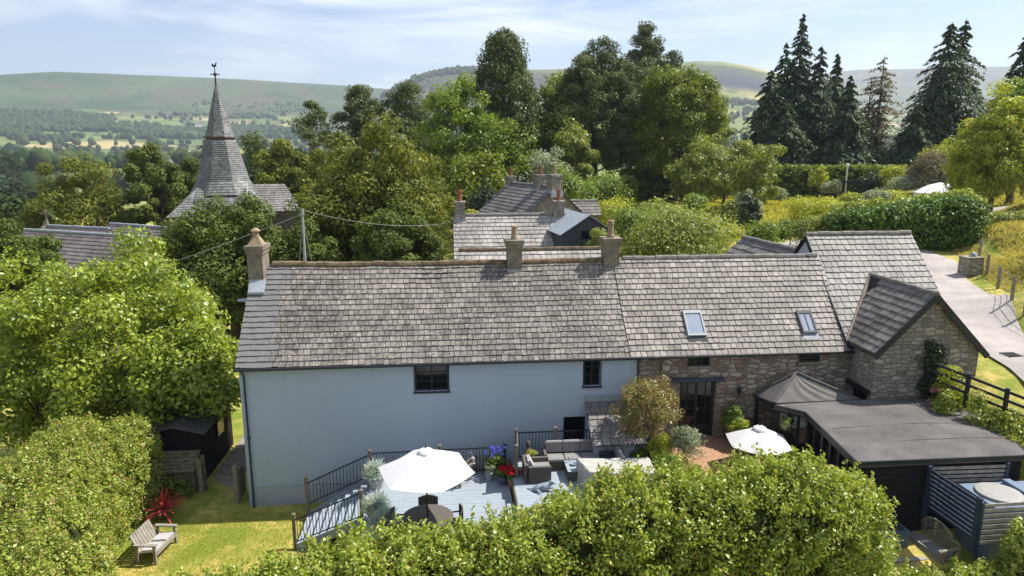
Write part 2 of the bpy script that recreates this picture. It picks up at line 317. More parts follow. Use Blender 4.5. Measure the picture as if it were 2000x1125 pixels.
def groundmat():
    m, t, N = newmat('ground_cover'); v = coords(N)
    sp = N('ShaderNodeSeparateXYZ', {'Vector': v}); g = N('ShaderNodeNewGeometry')
    flat = N('ShaderNodeCombineXYZ', {'X': sp.outputs[0], 'Y': sp.outputs[1], 'Z': 0.}).outputs[0]
    r = N('ShaderNodeVectorMath', {0: flat}, operation='LENGTH').outputs['Value']
    fine = noise(N, v, 3.0, 6, .7); big = noise(N, v, .45, 4, .6); ff = noise(N, v, 30, 3, .7)
    lawn = mixc(N, ramp(N, big, .40, .60), (.17, .21, .03), (.56, .42, .14))
    lawn = mixc(N, ramp(N, fine, .42, .62, 0, .8), lawn, (.17, .22, .03))
    lawn = mixc(N, ramp(N, ff, .4, .8, 0, .5), lawn, (.10, .12, .02))
    # far fields
    vo = N('ShaderNodeTexVoronoi', {'Vector': flat, 'Scale': 1/210., 'Randomness': .9}); ed = N('ShaderNodeTexVoronoi', {'Vector': flat, 'Scale': 1/210., 'Randomness': .9}, feature='DISTANCE_TO_EDGE').outputs['Distance']
    sc = N('ShaderNodeSeparateColor', {'Color': vo.outputs['Color']}).outputs[0]
    rr = N('ShaderNodeValToRGB', {'Fac': sc}); rr.color_ramp.interpolation = 'CONSTANT'; e = rr.color_ramp.elements
    e[0].color = c4((.13, .18, .05)); e[1].position = .3; e[1].color = c4((.20, .23, .07))
    for p, c in ((.5, (.42, .34, .16)), (.62, (.16, .20, .06)), (.8, (.36, .33, .13)), (.92, (.12, .16, .05))):
        x = e.new(p); x.color = c4(c)
    fld = mixc(N, ramp(N, ed, .0, .06, 1, 0), rr.outputs[0], (.03, .05, .02))
    fld = mixc(N, ramp(N, noise(N, flat, .02, 5), .4, .7, 0, .4), fld, (.10, .13, .04))
    # moor
    mn = noise(N, N('ShaderNodeMapping', {'Vector': v, 'Scale': (.0022, .0022, .012)}).outputs[0], 1.0, 9, .62, .6)
    mn2 = noise(N, v, .006, 8, .68)
    moor = mixc(N, ramp(N, mn, .40, .60), (.038, .072, .026), (.105, .13, .05))
    moor = mixc(N, ramp(N, mn2, .50, .56, 0, .8), moor, (.095, .085, .055)); moor = mixc(N, ramp(N, noise(N, v, .03, 6, .7), .54, .60, 0, .7), moor, (.035, .055, .025))
    gold = mixc(N, ramp(N, mn2, .36, .62), (.40, .33, .12), (.10, .14, .04))
    side = N('ShaderNodeMath', {0: ramp(N, sp.outputs[0], 150., 600.), 1: ramp(N, r, 2500., 3100., 1, .15)}, operation='MULTIPLY').outputs[0]
    hill = mixc(N, side, moor, gold)
    top = ramp(N, sp.outputs[2], 300., 370.)
    hill = mixc(N, N('ShaderNodeMath', {0: top, 1: ramp(N, mn2, .38, .55)}, operation='MULTIPLY').outputs[0], hill, (.085, .062, .06))
    nz = N('ShaderNodeSeparateXYZ', {'Vector': g.outputs['Normal']}).outputs[2]
    hill = mixc(N, ramp(N, nz, .74, .86, 1, 0), hill, (.075, .075, .085))
    hz = N('ShaderNodeMath', {0: sp.outputs[2], 1: ramp(N, noise(N, flat, .004, 5), .3, .7, -60., 60.)}, operation='ADD').outputs[0]
    far = mixc(N, ramp(N, hz, 95., 125.), fld, hill)
    cc = mixc(N, ramp(N, r, 180., 260.), lawn, far)
    finish(N, cc, .95, .1, fine, .35, .05); return m
M['ground'] = groundmat()

# ------------------------------------------------------------------ object helpers
ORIGIN = {}
def tag(o, label=None, cat=None, group=None, kind=None):
    if label: o['label'] = label
    if cat: o['category'] = cat
    if group: o['group'] = group
    if kind: o['kind'] = kind
    return o
def thing(name, loc, label, cat, group=None):
    o = bpy.data.objects.new(name, None); o.empty_display_size = .3; col.objects.link(o); o.location = tuple(float(v) for v in loc)
    ORIGIN[o.name] = np.array(loc, float); return tag(o, label, cat, group)
def link_mesh(name, verts, faces, mat, parent=None, attrs=None, smooth_=False):
    verts = np.asarray(verts, float).reshape(-1, 3)
    org = np.zeros(3)
    if parent is not None: org = ORIGIN[parent.name]
    elif len(verts): 
        org = np.array([(verts[:, 0].min()+verts[:, 0].max())/2, (verts[:, 1].min()+verts[:, 1].max())/2, verts[:, 2].min()])
    me = bpy.data.meshes.new(name)
    v = (verts-org).astype(np.float32)
    if isinstance(faces, np.ndarray) and faces.ndim == 2:
        nf, k = faces.shape
        me.vertices.add(len(v)); me.vertices.foreach_set('co', v.ravel())
        me.loops.add(nf*k); me.loops.foreach_set('vertex_index', faces.astype(np.int32).ravel())
        me.polygons.add(nf); me.polygons.foreach_set('loop_start', np.arange(0, nf*k, k, dtype=np.int32)); me.polygons.foreach_set('loop_total', np.full(nf, k, np.int32))
        me.update(calc_edges=True)
    else:
        me.from_pydata([tuple(map(float, q)) for q in v], [], faces); me.update()
    for an, av in (attrs or {}).items():
        a = me.attributes.new(an, 'FLOAT', 'POINT'); a.data.foreach_set('value', np.asarray(av, np.float32))
    if smooth_: me.polygons.foreach_set('use_smooth', np.ones(len(me.polygons), bool))
    me.materials.append(M[mat] if isinstance(mat, str) else mat)
    o = bpy.data.objects.new(name, me); col.objects.link(o)
    if parent is not None:
        o.parent = parent; ORIGIN[o.name] = org
    else:
        o.location = tuple(org); ORIGIN[o.name] = org
    return o
class MB:
    def __init__(s): s.v = []; s.f = []; s.new = []; s.rot = None
    def add(s, vs, fs, new=0.):
        b = len(s.v)
        s.v += [tuple(map(float, q)) for q in vs]; s.f += [tuple(b+i for i in f) for f in fs]; s.new += [new]*len(vs); return s
    def box(s, x0, x1, y0, y1, z0, z1, new=0.):
        return s.hexa([(x0, y0, z0), (x1, y0, z0), (x1, y1, z0), (x0, y1, z0)], [(x0, y0, z1), (x1, y0, z1), (x1, y1, z1), (x0, y1, z1)], new)
    def hexa(s, b, t, new=0.):
        n = len(b); vs = list(b)+list(t)
        fs = [tuple(range(n-1, -1, -1)), tuple(range(n, 2*n))]+[(i, (i+1) % n, n+(i+1) % n, n+i) for i in range(n)]
        return s.add(vs, fs, new)
    def beam(s, a, b, w, h, upv=(0, 0, 1)):        # rectangular bar from a to b
        a = np.array(a, float); b = np.array(b, float); d = b-a; d /= np.linalg.norm(d)
        u = np.array(upv, float)
        if abs(d@u) > .95: u = np.array((0, 1., 0))
        sd_ = np.cross(d, u); sd_ /= np.linalg.norm(sd_); u = np.cross(sd_, d)
        q = [sd_*w/2+u*h/2, -sd_*w/2+u*h/2, -sd_*w/2-u*h/2, sd_*w/2-u*h/2]
        return s.hexa([a+k for k in q], [b+k for k in q])
    def tube(s, pts, r, n=8):
        pts = [np.array(p, float) for p in pts]; rs = r if isinstance(r, (list, tuple)) else [r]*len(pts)
        base = len(s.v); prev = None
        for i, p in enumerate(pts):
            d = pts[min(i+1, len(pts)-1)]-pts[max(i-1, 0)]; d /= (np.linalg.norm(d)+1e-9)
            u = np.array((1., 0, 0)) if abs(d[0]) < .8 else np.array((0, 1., 0))
            if prev is not None: u = prev
            u = u-d*(u@d); u /= np.linalg.norm(u); prev = u; v = np.cross(d, u)
            for k in range(n):
                a = 2*math.pi*k/n; s.v.append(tuple(p+(u*math.cos(a)+v*math.sin(a))*rs[i])); s.new.append(0)
        for i in range(len(pts)-1):
            for k in range(n):
                a = base+i*n+k; b = base+i*n+(k+1) % n; s.f.append((a, b, b+n, a+n))
        s.f.append(tuple(base+k for k in range(n-1, -1, -1))); s.f.append(tuple(base+(len(pts)-1)*n+k for k in range(n)))
        return s
    def lathe(s, cx, cy, prof, n=16):
        base = len(s.v)
        for r, z in prof:
            for k in range(n):
                a = 2*math.pi*k/n; s.v.append((cx+r*math.cos(a), cy+r*math.sin(a), z)); s.new.append(0)
        for i in range(len(prof)-1):
            for k in range(n):
                a = base+i*n+k; b = base+i*n+(k+1) % n; s.f.append((a, b, b+n, a+n))
        s.f.append(tuple(base+k for k in range(n-1, -1, -1))); s.f.append(tuple(base+(len(prof)-1)*n+k for k in range(n)))
        return s
    def xform(s, loc, rz=0., start=0):
        c, q = math.cos(rz), math.sin(rz)
        s.v = s.v[:start]+[(loc[0]+x*c-y*q, loc[1]+x*q+y*c, loc[2]+z) for x, y, z in s.v[start:]]
        return s
    def build(s, name, mat, parent=None, smooth_=False, **kw):
        at = {'new': s.new} if any(s.new) else None
        o = link_mesh(name, s.v, s.f, mat, parent, at, smooth_)
        if kw: tag(o, **kw)
        return o
def kids(o): return [c for c in bpy.data.objects if c.parent == o]
def copy_tree(o, loc, rz, label=None):
    def rec(a, par):
        c = a.copy(); col.objects.link(c)
        if par is not None: c.parent = par
        for ch in [k for k in KIDS if k.parent == a]: rec(ch, c)
        return c
    KIDS = list(bpy.data.objects)
    r_ = rec(o, None); r_.location = tuple(map(float, loc)); r_.rotation_euler = (0, 0, rz)
    if label: r_['label'] = label
    return r_

# tiles laid in courses over a quad: el, er eave; rl, rr ridge
def tile_quad(mb, el, er, rr, rl, n, w, th=.022, isnew=None, jit=.012, lift=.0, seed=1):
    g = np.random.default_rng(seed)
    el, er, rl, rr = [np.array(p, float) for p in (el, er, rl, rr)]
    nrm = np.cross(er-el, rl-el); nrm /= np.linalg.norm(nrm)
    if nrm[2] < 0: nrm = -nrm
    xdir = (er-el); L0 = np.linalg.norm(xdir); xdir /= L0
    mb.add([el+nrm*(lift-.012), er+nrm*(lift-.012), rr+nrm*(lift-.012), rl+nrm*(lift-.012)], [(0, 1, 2, 3)], .5)
    for i in range(n):
        s0 = i/n; s1 = min(1.0, (i+1.22)/n)
        a0 = el+(rl-el)*s0; b0 = er+(rr-er)*s0; a1 = el+(rl-el)*s1; b1 = er+(rr-er)*s1
        off = a0@xdir
        u = a0@xdir; uend = b0@xdir
        uL1 = a1@xdir; uR1 = b1@xdir
        pos = (el@xdir) + (-.5*w if i % 2 else 0) - g.uniform(0, .15)*w - 3*w
        while pos < uend+w:
            ww = w*g.uniform(.82, 1.18); p0, p1 = pos, pos+ww-min(.022, w*.09); pos += ww
            if isnew is not None and isnew(a0+xdir*(pos-u), np.random.default_rng(i)): p1 += .016
            q0, q1 = max(p0, u), min(p1, uend); t0, t1 = max(p0, uL1), min(p1, uR1)
            if q1-q0 < .02 and t1-t0 < .02: continue
            if q1 < q0: q0 = q1 = (min(max((p0+p1)/2, u), uend))
            if t1 < t0: t0 = t1 = (min(max((p0+p1)/2, uL1), uR1))
            dz = g.normal(0, .004); sl = g.normal(0, jit)*min(1, w*2)
            B = lambda q: a0+xdir*(q-u)-(rl-el)/np.linalg.norm(rl-el)*sl
            T = lambda q: a1+xdir*(q-uL1)
            up0 = nrm*(lift+th*1.9+dz); up1 = nrm*(lift+th*.35); d0 = nrm*(lift+th*.7+dz)
            nw = 0.
            if isnew is not None: nw = 1. if isnew(B((q0+q1)/2), g) else 0.
            mb.add([B(q0)+d0, B(q1)+d0, T(t1)+nrm*lift, T(t0)+nrm*lift, B(q0)+up0, B(q1)+up0, T(t1)+up1, T(t0)+up1],
                   [(4, 5, 6, 7), (0, 1, 5, 4), (1, 2, 6, 5), (0, 4, 7, 3)], nw)
def ridge_tiles(mb, a, b, r=.11, seg=.42):
    a = np.array(a, float); b = np.array(b, float); n = max(1, int(np.linalg.norm(b-a)/seg)); d = (b-a)/n
    for i in range(n):
        p = a+d*i; q = a+d*(i+1)*1.0
        rr = r*random.uniform(.94, 1.06); o = np.array((0, 0, random.uniform(-.012, .012)))
        mb.tube([p+o, p+(q-p)*.97+o], rr, 8)
def wall_holes(mb, axis, c, u0, u1, z0, z1, holes, depth=.2, flip=1, top=None):
    # vertical wall face on plane axis=c with rectangular holes (u0,u1,z0,z1) and reveals going 'flip' inward
    us = sorted({u0, u1, *[h[0] for h in holes], *[h[1] for h in holes]}); zs = sorted({z0, z1, *[h[2] for h in holes], *[h[3] for h in holes]})
    P = (lambda u, d, z: (u, c+d*flip, z)) if axis == 'y' else (lambda u, d, z: (c+d*flip, u, z))
    for i in range(len(us)-1):
        for j in range(len(zs)-1):
            um, zm = (us[i]+us[i+1])/2, (zs[j]+zs[j+1])/2
            if any(h[0] < um < h[1] and h[2] < zm < h[3] for h in holes): continue
            mb.add([P(us[i], 0, zs[j]), P(us[i+1], 0, zs[j]), P(us[i+1], 0, zs[j+1]), P(us[i], 0, zs[j+1])], [(0, 1, 2, 3)])
    for h in holes:
        a, b, e, f = h
        mb.add([P(a, 0, e), P(a, depth, e), P(a, depth, f), P(a, 0, f)], [(0, 1, 2, 3)]); mb.add([P(b, 0, e), P(b, depth, e), P(b, depth, f), P(b, 0, f)], [(0, 1, 2, 3)])
        mb.add([P(a, 0, e), P(b, 0, e), P(b, depth, e), P(a, depth, e)], [(0, 1, 2, 3)]); mb.add([P(a, 0, f), P(b, 0, f), P(b, depth, f), P(a, depth, f)], [(0, 1, 2, 3)])
def window(parent, axis, c, a, b, e, f, cols_=2, rows=1, flip=1, inset=.10, fw=.055, name='window', matf='black', curtain=False, bars=.022):
    P = (lambda mb, u0, u1, d0, d1, z0, z1: mb.box(u0, u1, min(c+d0*flip, c+d1*flip), max(c+d0*flip, c+d1*flip), z0, z1)) if axis == 'y' else (lambda mb, u0, u1, d0, d1, z0, z1: mb.box(min(c+d0*flip, c+d1*flip), max(c+d0*flip, c+d1*flip), u0, u1, z0, z1))
    m = MB(); P(m, a+.003, a+fw, inset, inset+.06, e+.003, f-.003); P(m, b-fw, b-.003, inset, inset+.06, e+.003, f-.003)
    P(m, a+fw, b-fw, inset, inset+.06, f-fw, f-.003); P(m, a+fw, b-fw, inset, inset+.06, e+.003, e+fw)
    for i in range(1, cols_):
        u = a+(b-a)*i/cols_; P(m, u-fw*.45, u+fw*.45, inset+.004, inset+.056, e+fw, f-fw)
    for i in range(cols_):
        for j in range(1, rows):
            u0 = a+(b-a)*i/cols_+fw*.6; u1 = a+(b-a)*(i+1)/cols_-fw*.6; z = e+(f-e)*j/rows
            P(m, u0, u1, inset+.008, inset+.05, z-bars/2, z+bars/2)
    fr = m.build(name, matf, parent)
    g = MB(); P(g, a+.01, b-.01, inset+.03, inset+.036, e+.01, f-.01); g.build('pane', 'glass', fr)
    return fr

# ------------------------------------------------------------------ foliage
def unit(a): return a/(np.linalg.norm(a, axis=-1, keepdims=True)+1e-9)
def rdir(n, g): return unit(g.normal(size=(n, 3)))
LEAF = np.array([(0, -.5, 0), (.30, -.08, .06), (0, .5, 0), (-.30, -.08, .06)])
BLADE = np.array([(-.12, -.5, 0), (.12, -.5, 0), (.10, .15, 0.02), (0, .55, -.05)])
SPRAY = np.array([(-.22, -.5, 0), (.22, -.4, .05), (.16, .5, -.04), (-.14, .42, .03)])
def leaf_quads(P, Nn, size, g, T=None, shape=LEAF, flat=.0):
    n = len(P); Nn = unit(Nn)
    if T is None: T = g.normal(size=(n, 3))
    T = unit(T-Nn*np.sum(T*Nn, 1, keepdims=True)); B = np.cross(Nn, T)
    s = (size*g.uniform(.65, 1.3, n))[:, None]
    V_ = [P+s*(B*q[0]+T*q[1]+Nn*q[2]) for q in shape]
    return np.stack(V_, 1).reshape(-1, 3)
def clump_pts(cent, rad, per, g, centre=None, squash=.8, inner=.25, spread=.75):
    # leaves over the shells of many clumps
    K = len(cent); idx = np.repeat(np.arange(K), per); n = len(idx)
    d = rdir(n, g); rr = np.where(g.random(n) < inner, g.uniform(.2, .75, n), g.uniform(.78, 1.08, n))
    off = d*(rad[idx]*rr)[:, None]; off[:, 2] *= squash
    P = cent[idx]+off
    Nn = unit(d+g.normal(size=(n, 3))*spread*.75+np.array((0, 0, .35)))
    return P, Nn, d, idx
def foliage(name, parent, mat, P, Nn, size, g, T=None, shape=LEAF, tone=None, extra=None):
    if tone is not None: size = size*(.72+.6*tone)
    v = leaf_quads(P, Nn, size, g, T, shape); n = len(v)//4
    f = np.arange(n*4).reshape(n, 4)
    tn = np.repeat(tone if tone is not None else g.random(n), 4)
    return link_mesh(name, v, f, mat, parent, {'tone': tn})
def ellipsoid_clumps(c, R3, K, rc, g, low=-.75, shell=.55, lump=.22):
    d = rdir(K*3, g); d = d[d[:, 2] > low][:K]; K = len(d)
    r = g.uniform(shell, 1, K)**.7
    lum = 1+lump*np.sin(d[:, 0]*5+g.uniform(0, 6))*np.sin(d[:, 1]*4+g.uniform(0, 6))+g.normal(0, lump*.35, K)
    P = np.array(c)+d*np.array(R3)*(r*lum)[:, None]
    return P, rc*g.uniform(.6, 1.35, K)
def trunk_mb(base, top, r, g, limbs=(), bend=.25, n=9):
    m = MB(); base = np.array(base, float); top = np.array(top, float); pts = []; H = top[2]-base[2]
    for i in range(7):
        t = i/6; p = base+(top-base)*t+np.array((math.sin(t*3+g.uniform(0, 1))*bend*t*(1-t)*2, math.cos(t*2.4)*bend*t*(1-t), 0)); pts.append(p)
    pts[0] = pts[0]-np.array((0, 0, .5))
    m.tube(pts, [r*(1.35-1.15*i/6) if i else r*1.5 for i in range(7)], n)
    for e in limbs:
        e = np.array(e, float); t = np.clip((e[2]-base[2])/H*.62, .18, .85); s = base+(top-base)*t
        mid = (s+e)/2+np.array((0, 0, -.06*np.linalg.norm(e-s)))
        m.tube([s, mid, e], [r*.42*(1.1-t), r*.24, r*.07], 6)
    return m
CROWNREG = []
def broad_tree(name, label, cat, x, y, ztop, rx, mat='lime', zbase=None, ry=None, clear=.18, K=70, per=150, leaf=.3, rc=None, group=None, seed=0, lump=.22, spray=False, low=-.75, squash=.8, trunk_r=None, upright=0, bark='bark', base_off=0.):
    g = np.random.default_rng(seed+77); zb = gz(x, y) if zbase is None else zbase
    H = ztop-zb; ry = ry or rx; zc0 = zb+H*clear; rz = (ztop-zc0)/2; c = (x, y, zc0+rz)
    t = thing(name, (x, y, zb), label, cat, group)
    rc = rc or rx*.27
    cen, rad = ellipsoid_clumps(c, (max(rx-rc*.8, .3), max(ry-rc*.8, .3), max(rz-rc*.6, .3)), K, rc, g, low=low, lump=lump)
    P, Nn, d, idx = clump_pts(cen, rad, per, g, squash=squash)
    tone = (g.random(len(cen))*.9+.05)[idx]*.6+g.random(len(P))*.4
    T = None; shape = LEAF
    if spray:
        out_ = unit(P-np.array(c)); T = out_*.7+d*.5+np.array((0, 0, .35*upright-.15))+g.normal(size=P.shape)*.35; shape = SPRAY
    foliage('crown', t, mat, P, Nn, leaf, g, T, shape, tone)
    sel = cen[g.choice(len(cen), min(14, len(cen)), replace=False)]
    tr = trunk_r or max(.05, H*.022)
    trunk_mb((x, y, zb), (x+g.uniform(-.1, .1)*rx, y, zc0+rz*.9), tr, g, sel).build('trunk', bark, t)
    return t
def shrub(name, label, x, y, h, r, mat='green', K=16, per=70, leaf=.16, group=None, seed=0, cat='shrub', zb=None, ry=None, grass=False):
    return broad_tree(name, label, cat, x, y, (gz(x, y) if zb is None else zb)+h, r, mat, zb, ry, .0, K, per, leaf, r*.38, group, seed, low=-.3, trunk_r=.04, lump=.15)
def conifer(name, label, x, y, ztop, rx, mat='conifer', seed=0, group=None, levels=26, droop=.45, leaf=.55, clear=.03, dens=1., power=.85, zbase=None, ragged=.2, lean=0., bark='bark', spray_per=34):
    g = np.random.default_rng(seed+300); zb = gz(x, y) if zbase is None else zbase; H = ztop-zb
    t = thing(name, (x, y, zb), label, 'conifer', group); Ps = []; Ns = []; Ts = []; m = MB()
    m.tube([(x, y, zb-.5), (x+lean*.4, y, zb+H*.5), (x+lean, y, ztop)], [H*.02, H*.012, .03], 8)
    for i in range(levels):
        s = (i+g.uniform(-.3, .3))/levels; s = min(max(s, 0), .985); lv = s
        Rr = rx*((1-s)**power)*min(1, .55+s*3)+.12
        nb = max(4, int((10 if s < .7 else 6)*dens*(.5+(1-s)*.7)+2))
        a0 = g.uniform(0, 6.28)
        for k in range(nb):
            s = min(.99, max(0, lv+g.uniform(-.9, .9)/levels)); z = zb+H*(clear+(1-clear)*s); Rr = rx*((1-s)**power)*min(1, .55+s*3)*(1+.16*math.sin(s*23+seed)+.10*math.sin(a0+k))+.10
            a = a0+6.283*k/nb+g.normal(0, .2); L_ = Rr*g.uniform(1-ragged*2.0, 1+ragged)
            q = np.linspace(.12, 1, 7); n = int(spray_per*max(.35, L_/rx))
            qq = g.uniform(.12, 1, n)**.75
            dx = math.cos(a); dy = math.sin(a)
            zz = z+L_*(.10*qq-droop*qq**2)
            lat = g.normal(0, .10, n)*L_*(.35+qq)
            P = np.stack([x+lean*s+dx*L_*qq-dy*lat, y+dy*L_*qq+dx*lat, zz+g.normal(0, .04, n)*L_-abs(g.normal(0, .10, n))*leaf*1.5], 1)
            Ps.append(P); Tt = np.stack([np.full(n, dx)-dy*lat*.6, np.full(n, dy)+dx*lat*.6, -.55-.9*droop*qq], 1)+g.normal(size=(n, 3))*.3
            Ts.append(Tt); Ns.append(np.stack([dx*.5+g.normal(0, .45, n), dy*.5+g.normal(0, .45, n), .8+g.normal(0, .3, n)], 1))
            if k % 2 == 0: m.tube([(x+lean*s, y, z), (x+lean*s+dx*L_*.8, y+dy*L_*.8, z-droop*L_*.6)], [.05+.03*(1-s), .015], 4)
    P = np.concatenate(Ps); foliage('crown', t, mat, P, np.concatenate(Ns), leaf, g, np.concatenate(Ts), SPRAY)
    m.build('trunk', bark, t); return t
def pine(name, label, x, y, ztop, rx, mat='pine', seed=0, group=None, clear=.45, K=26, per=170, leaf=.5, rc=None, zbase=None, flat=.6, taper=.0, bark='barkp', ry=None, tr=None):
    # open-crowned pine: clumps on visible limbs
    g = np.random.default_rng(seed+900); zb = gz(x, y) if zbase is None else zbase; H = ztop-zb; t = thing(name, (x, y, zb), label, 'pine tree', group)
    rc = rc or rx*.30; cen = []
    z0 = zb+H*clear; ry = ry or rx
    for i in range(K):
        s = g.uniform(0, 1); a = g.uniform(0, 6.283)
        env = math.sin(math.pi*min(.98, .18+.82*s))**.6 if taper == 0 else max(.12, (1-s)**taper)
        q = math.sqrt(g.uniform(.05, 1))*env*(1-rc/rx*.55)
        cen.append((x+math.cos(a)*rx*q, y+math.sin(a)*ry*q, z0+(ztop-z0-rc*flat)*s))
    cen.append((x, y, ztop-rc*flat)); cen = np.array(cen); rad = rc*g.uniform(.6, 1.25, len(cen))
    P, Nn, d, idx = clump_pts(cen, rad, per, g, squash=flat, inner=.35, spread=.9)
    T = d+np.array((0, 0, .8))+g.normal(size=d.shape)*.4
    tone = g.random(len(cen))[idx]*.5+g.random(len(P))*.5
    foliage('crown', t, mat, P, Nn, leaf, g, T, SPRAY, tone)
    trunk_mb((x, y, zb), (x+g.uniform(-.3, .3), y, ztop-rc), tr or H*.02, g, cen[:16], .5).build('trunk', bark, t)
    return t
M['darkcore'] = plain('dark_core', (.035, .045, .012), .95, .05, .5, 9, bs=1.)
def hedge(name, label, path, mat='hedge', n=30000, leaf=.1, cl=.3, K=900, seed=0, group=None, shoots=0, lump=.15, cat='hedge', sq=3.0, jitter=.8, squash=.8):
    # path: (x, y, zbase, ztop, halfwidth); rounded-box section covered with clumps of leaves over an added dark core
    g = np.random.default_rng(seed+500); path = np.array(path, float)
    seg = np.linalg.norm(np.diff(path[:, :2], axis=0), axis=1); cum = np.concatenate([[0], np.cumsum(seg)]); Ltot = cum[-1]
    def at(s): return np.stack([np.interp(s, cum, path[:, j]) for j in range(5)], 1)
    def direction(s):
        a = at(np.clip(s-.2, 0, Ltot)); b = at(np.clip(s+.2, 0, Ltot)); d = b[:, :2]-a[:, :2]; return d/(np.linalg.norm(d, axis=1, keepdims=True)+1e-9)
    hwm = path[:, 4].mean()
    s = g.uniform(-hwm*.9, Ltot+hwm*.9, K); over = np.maximum(np.maximum(-s, s-Ltot), 0); sc = np.clip(s, 0, Ltot)
    A = at(sc); D = direction(sc); Nw = np.stack([-D[:, 1], D[:, 0]], 1)
    shr = np.sqrt(np.clip(1-(over/(hwm*.95))**2, 0.05, 1))
    th = g.uniform(-1.0, math.pi+1.0, K)
    ca, sa = np.cos(th), np.sin(th)
    m = (abs(ca)**sq+abs(sa)**sq)**(-1/sq)
    hh = (A[:, 3]-A[:, 2])/2; zc = (A[:, 3]+A[:, 2])/2
    lum = 1+lump*(np.sin(sc*1.1+g.uniform(0, 6))*.5+g.normal(0, .45, K))
    u = ca*m*(A[:, 4]-cl*.6)*shr*lum; v = sa*m*(hh-cl*.5)*(1+(lum-1)*.6)*(.5+.5*shr)
    sgn = np.where(s < 0, -over, np.where(s > Ltot, over, 0))
    cen = np.stack([A[:, 0]+Nw[:, 0]*u+D[:, 0]*sgn, A[:, 1]+Nw[:, 1]*u+D[:, 1]*sgn, zc+v], 1)
    rad = cl*g.uniform(.6, 1.4, K)
    P, Nn, d, idx = clump_pts(cen, rad, max(8, n//K), g, squash=squash, inner=.3, spread=jitter)
    P[:, 2] = np.maximum(P[:, 2], A[idx, 2]-.1)
    tone = g.random(K)[idx]*.5+g.random(len(P))*.5
    T = None
    if shoots:
        top = cen[cen[:, 2] > (zc+hh*.45)]
        if len(top):
            sh = top[g.integers(0, len(top), shoots)]; k = 16
            q = np.tile(np.linspace(0, 1, k), shoots); base = np.repeat(sh, k, 0); ln = np.repeat(g.uniform(.25, .75, shoots), k)*cl*2.2
            lean_ = np.repeat(g.normal(0, .25, (shoots, 2)), k, 0)
            Q = base+np.stack([lean_[:, 0]*q*ln, lean_[:, 1]*q*ln, cl*.5+q*ln], 1)+g.normal(0, leaf*.35, (len(q), 3))
            P = np.concatenate([P, Q]); Nn = np.concatenate([Nn, rdir(len(Q), g)+np.array((0, 0, .5))]); tone = np.concatenate([tone, g.uniform(.5, 1, len(Q))])
    t = thing(name, (path[:, 0].mean(), path[:, 1].mean(), path[:, 2].min()), label, cat, group)
    foliage('foliage', t, mat, P, Nn, leaf, g, None, LEAF, tone)
    # added solid core, its dark colour stands for shade between leaves; then stems
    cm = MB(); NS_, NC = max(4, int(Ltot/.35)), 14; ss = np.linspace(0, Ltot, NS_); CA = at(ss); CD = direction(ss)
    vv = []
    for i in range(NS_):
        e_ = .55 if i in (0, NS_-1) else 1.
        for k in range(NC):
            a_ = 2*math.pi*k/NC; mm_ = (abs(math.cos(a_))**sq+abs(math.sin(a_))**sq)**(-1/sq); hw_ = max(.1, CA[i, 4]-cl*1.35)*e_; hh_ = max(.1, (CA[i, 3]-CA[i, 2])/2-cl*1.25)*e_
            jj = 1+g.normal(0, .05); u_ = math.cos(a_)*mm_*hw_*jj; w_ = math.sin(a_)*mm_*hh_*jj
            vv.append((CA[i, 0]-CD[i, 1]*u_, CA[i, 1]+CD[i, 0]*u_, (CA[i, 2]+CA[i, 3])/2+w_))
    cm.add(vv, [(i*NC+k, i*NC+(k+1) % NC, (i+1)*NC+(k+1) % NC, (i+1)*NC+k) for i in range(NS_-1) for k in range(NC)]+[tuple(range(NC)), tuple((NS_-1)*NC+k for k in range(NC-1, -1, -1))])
    cm.build('dark_core', 'darkcore', t)
    mb = MB()
    for i in range(int(Ltot/.8)+1):
        a = at(np.array([min(Ltot, i*.8)]))[0]
        for k in range(4):
            mb.tube([(a[0]+g.normal(0, .2), a[1]+g.normal(0, .2), a[2]-.2), (a[0]+g.normal(0, .5)*a[4], a[1]+g.normal(0, .5)*a[4], a[2]+(a[3]-a[2])*.8)], [.035, .012], 5)
    mb.build('stem', 'bark', t); return t
FINE = np.array([(-.035, -.5, 0), (.035, -.5, 0), (.03, .15, 0.02), (0, .55, -.05)])
def tuft(mbP, x, y, z, n, h, r, g, lean=.6):
    # returns blades as arrays (P, N, T, size)
    a = g.uniform(0, 6.283, n); q = g.uniform(.15, 1, n)
    P = np.stack([x+np.cos(a)*r*q, y+np.sin(a)*r*q, z+h*(.5+.35*(1-q))*np.ones(n)], 1)
    T = np.stack([np.cos(a)*lean*q, np.sin(a)*lean*q, np.ones(n)], 1); N_ = np.stack([np.cos(a), np.sin(a), np.full(n, .2)], 1)+g.normal(size=(n, 3))*.5
    mbP.append((P, N_, T)); return mbP
def blades(name, parent, mat, tl, size, g):
    P = np.concatenate([t[0] for t in tl]); N_ = np.concatenate([t[1] for t in tl]); T = np.concatenate([t[2] for t in tl])
    return foliage(name, parent, mat, P, N_, size, g, T, BLADE)

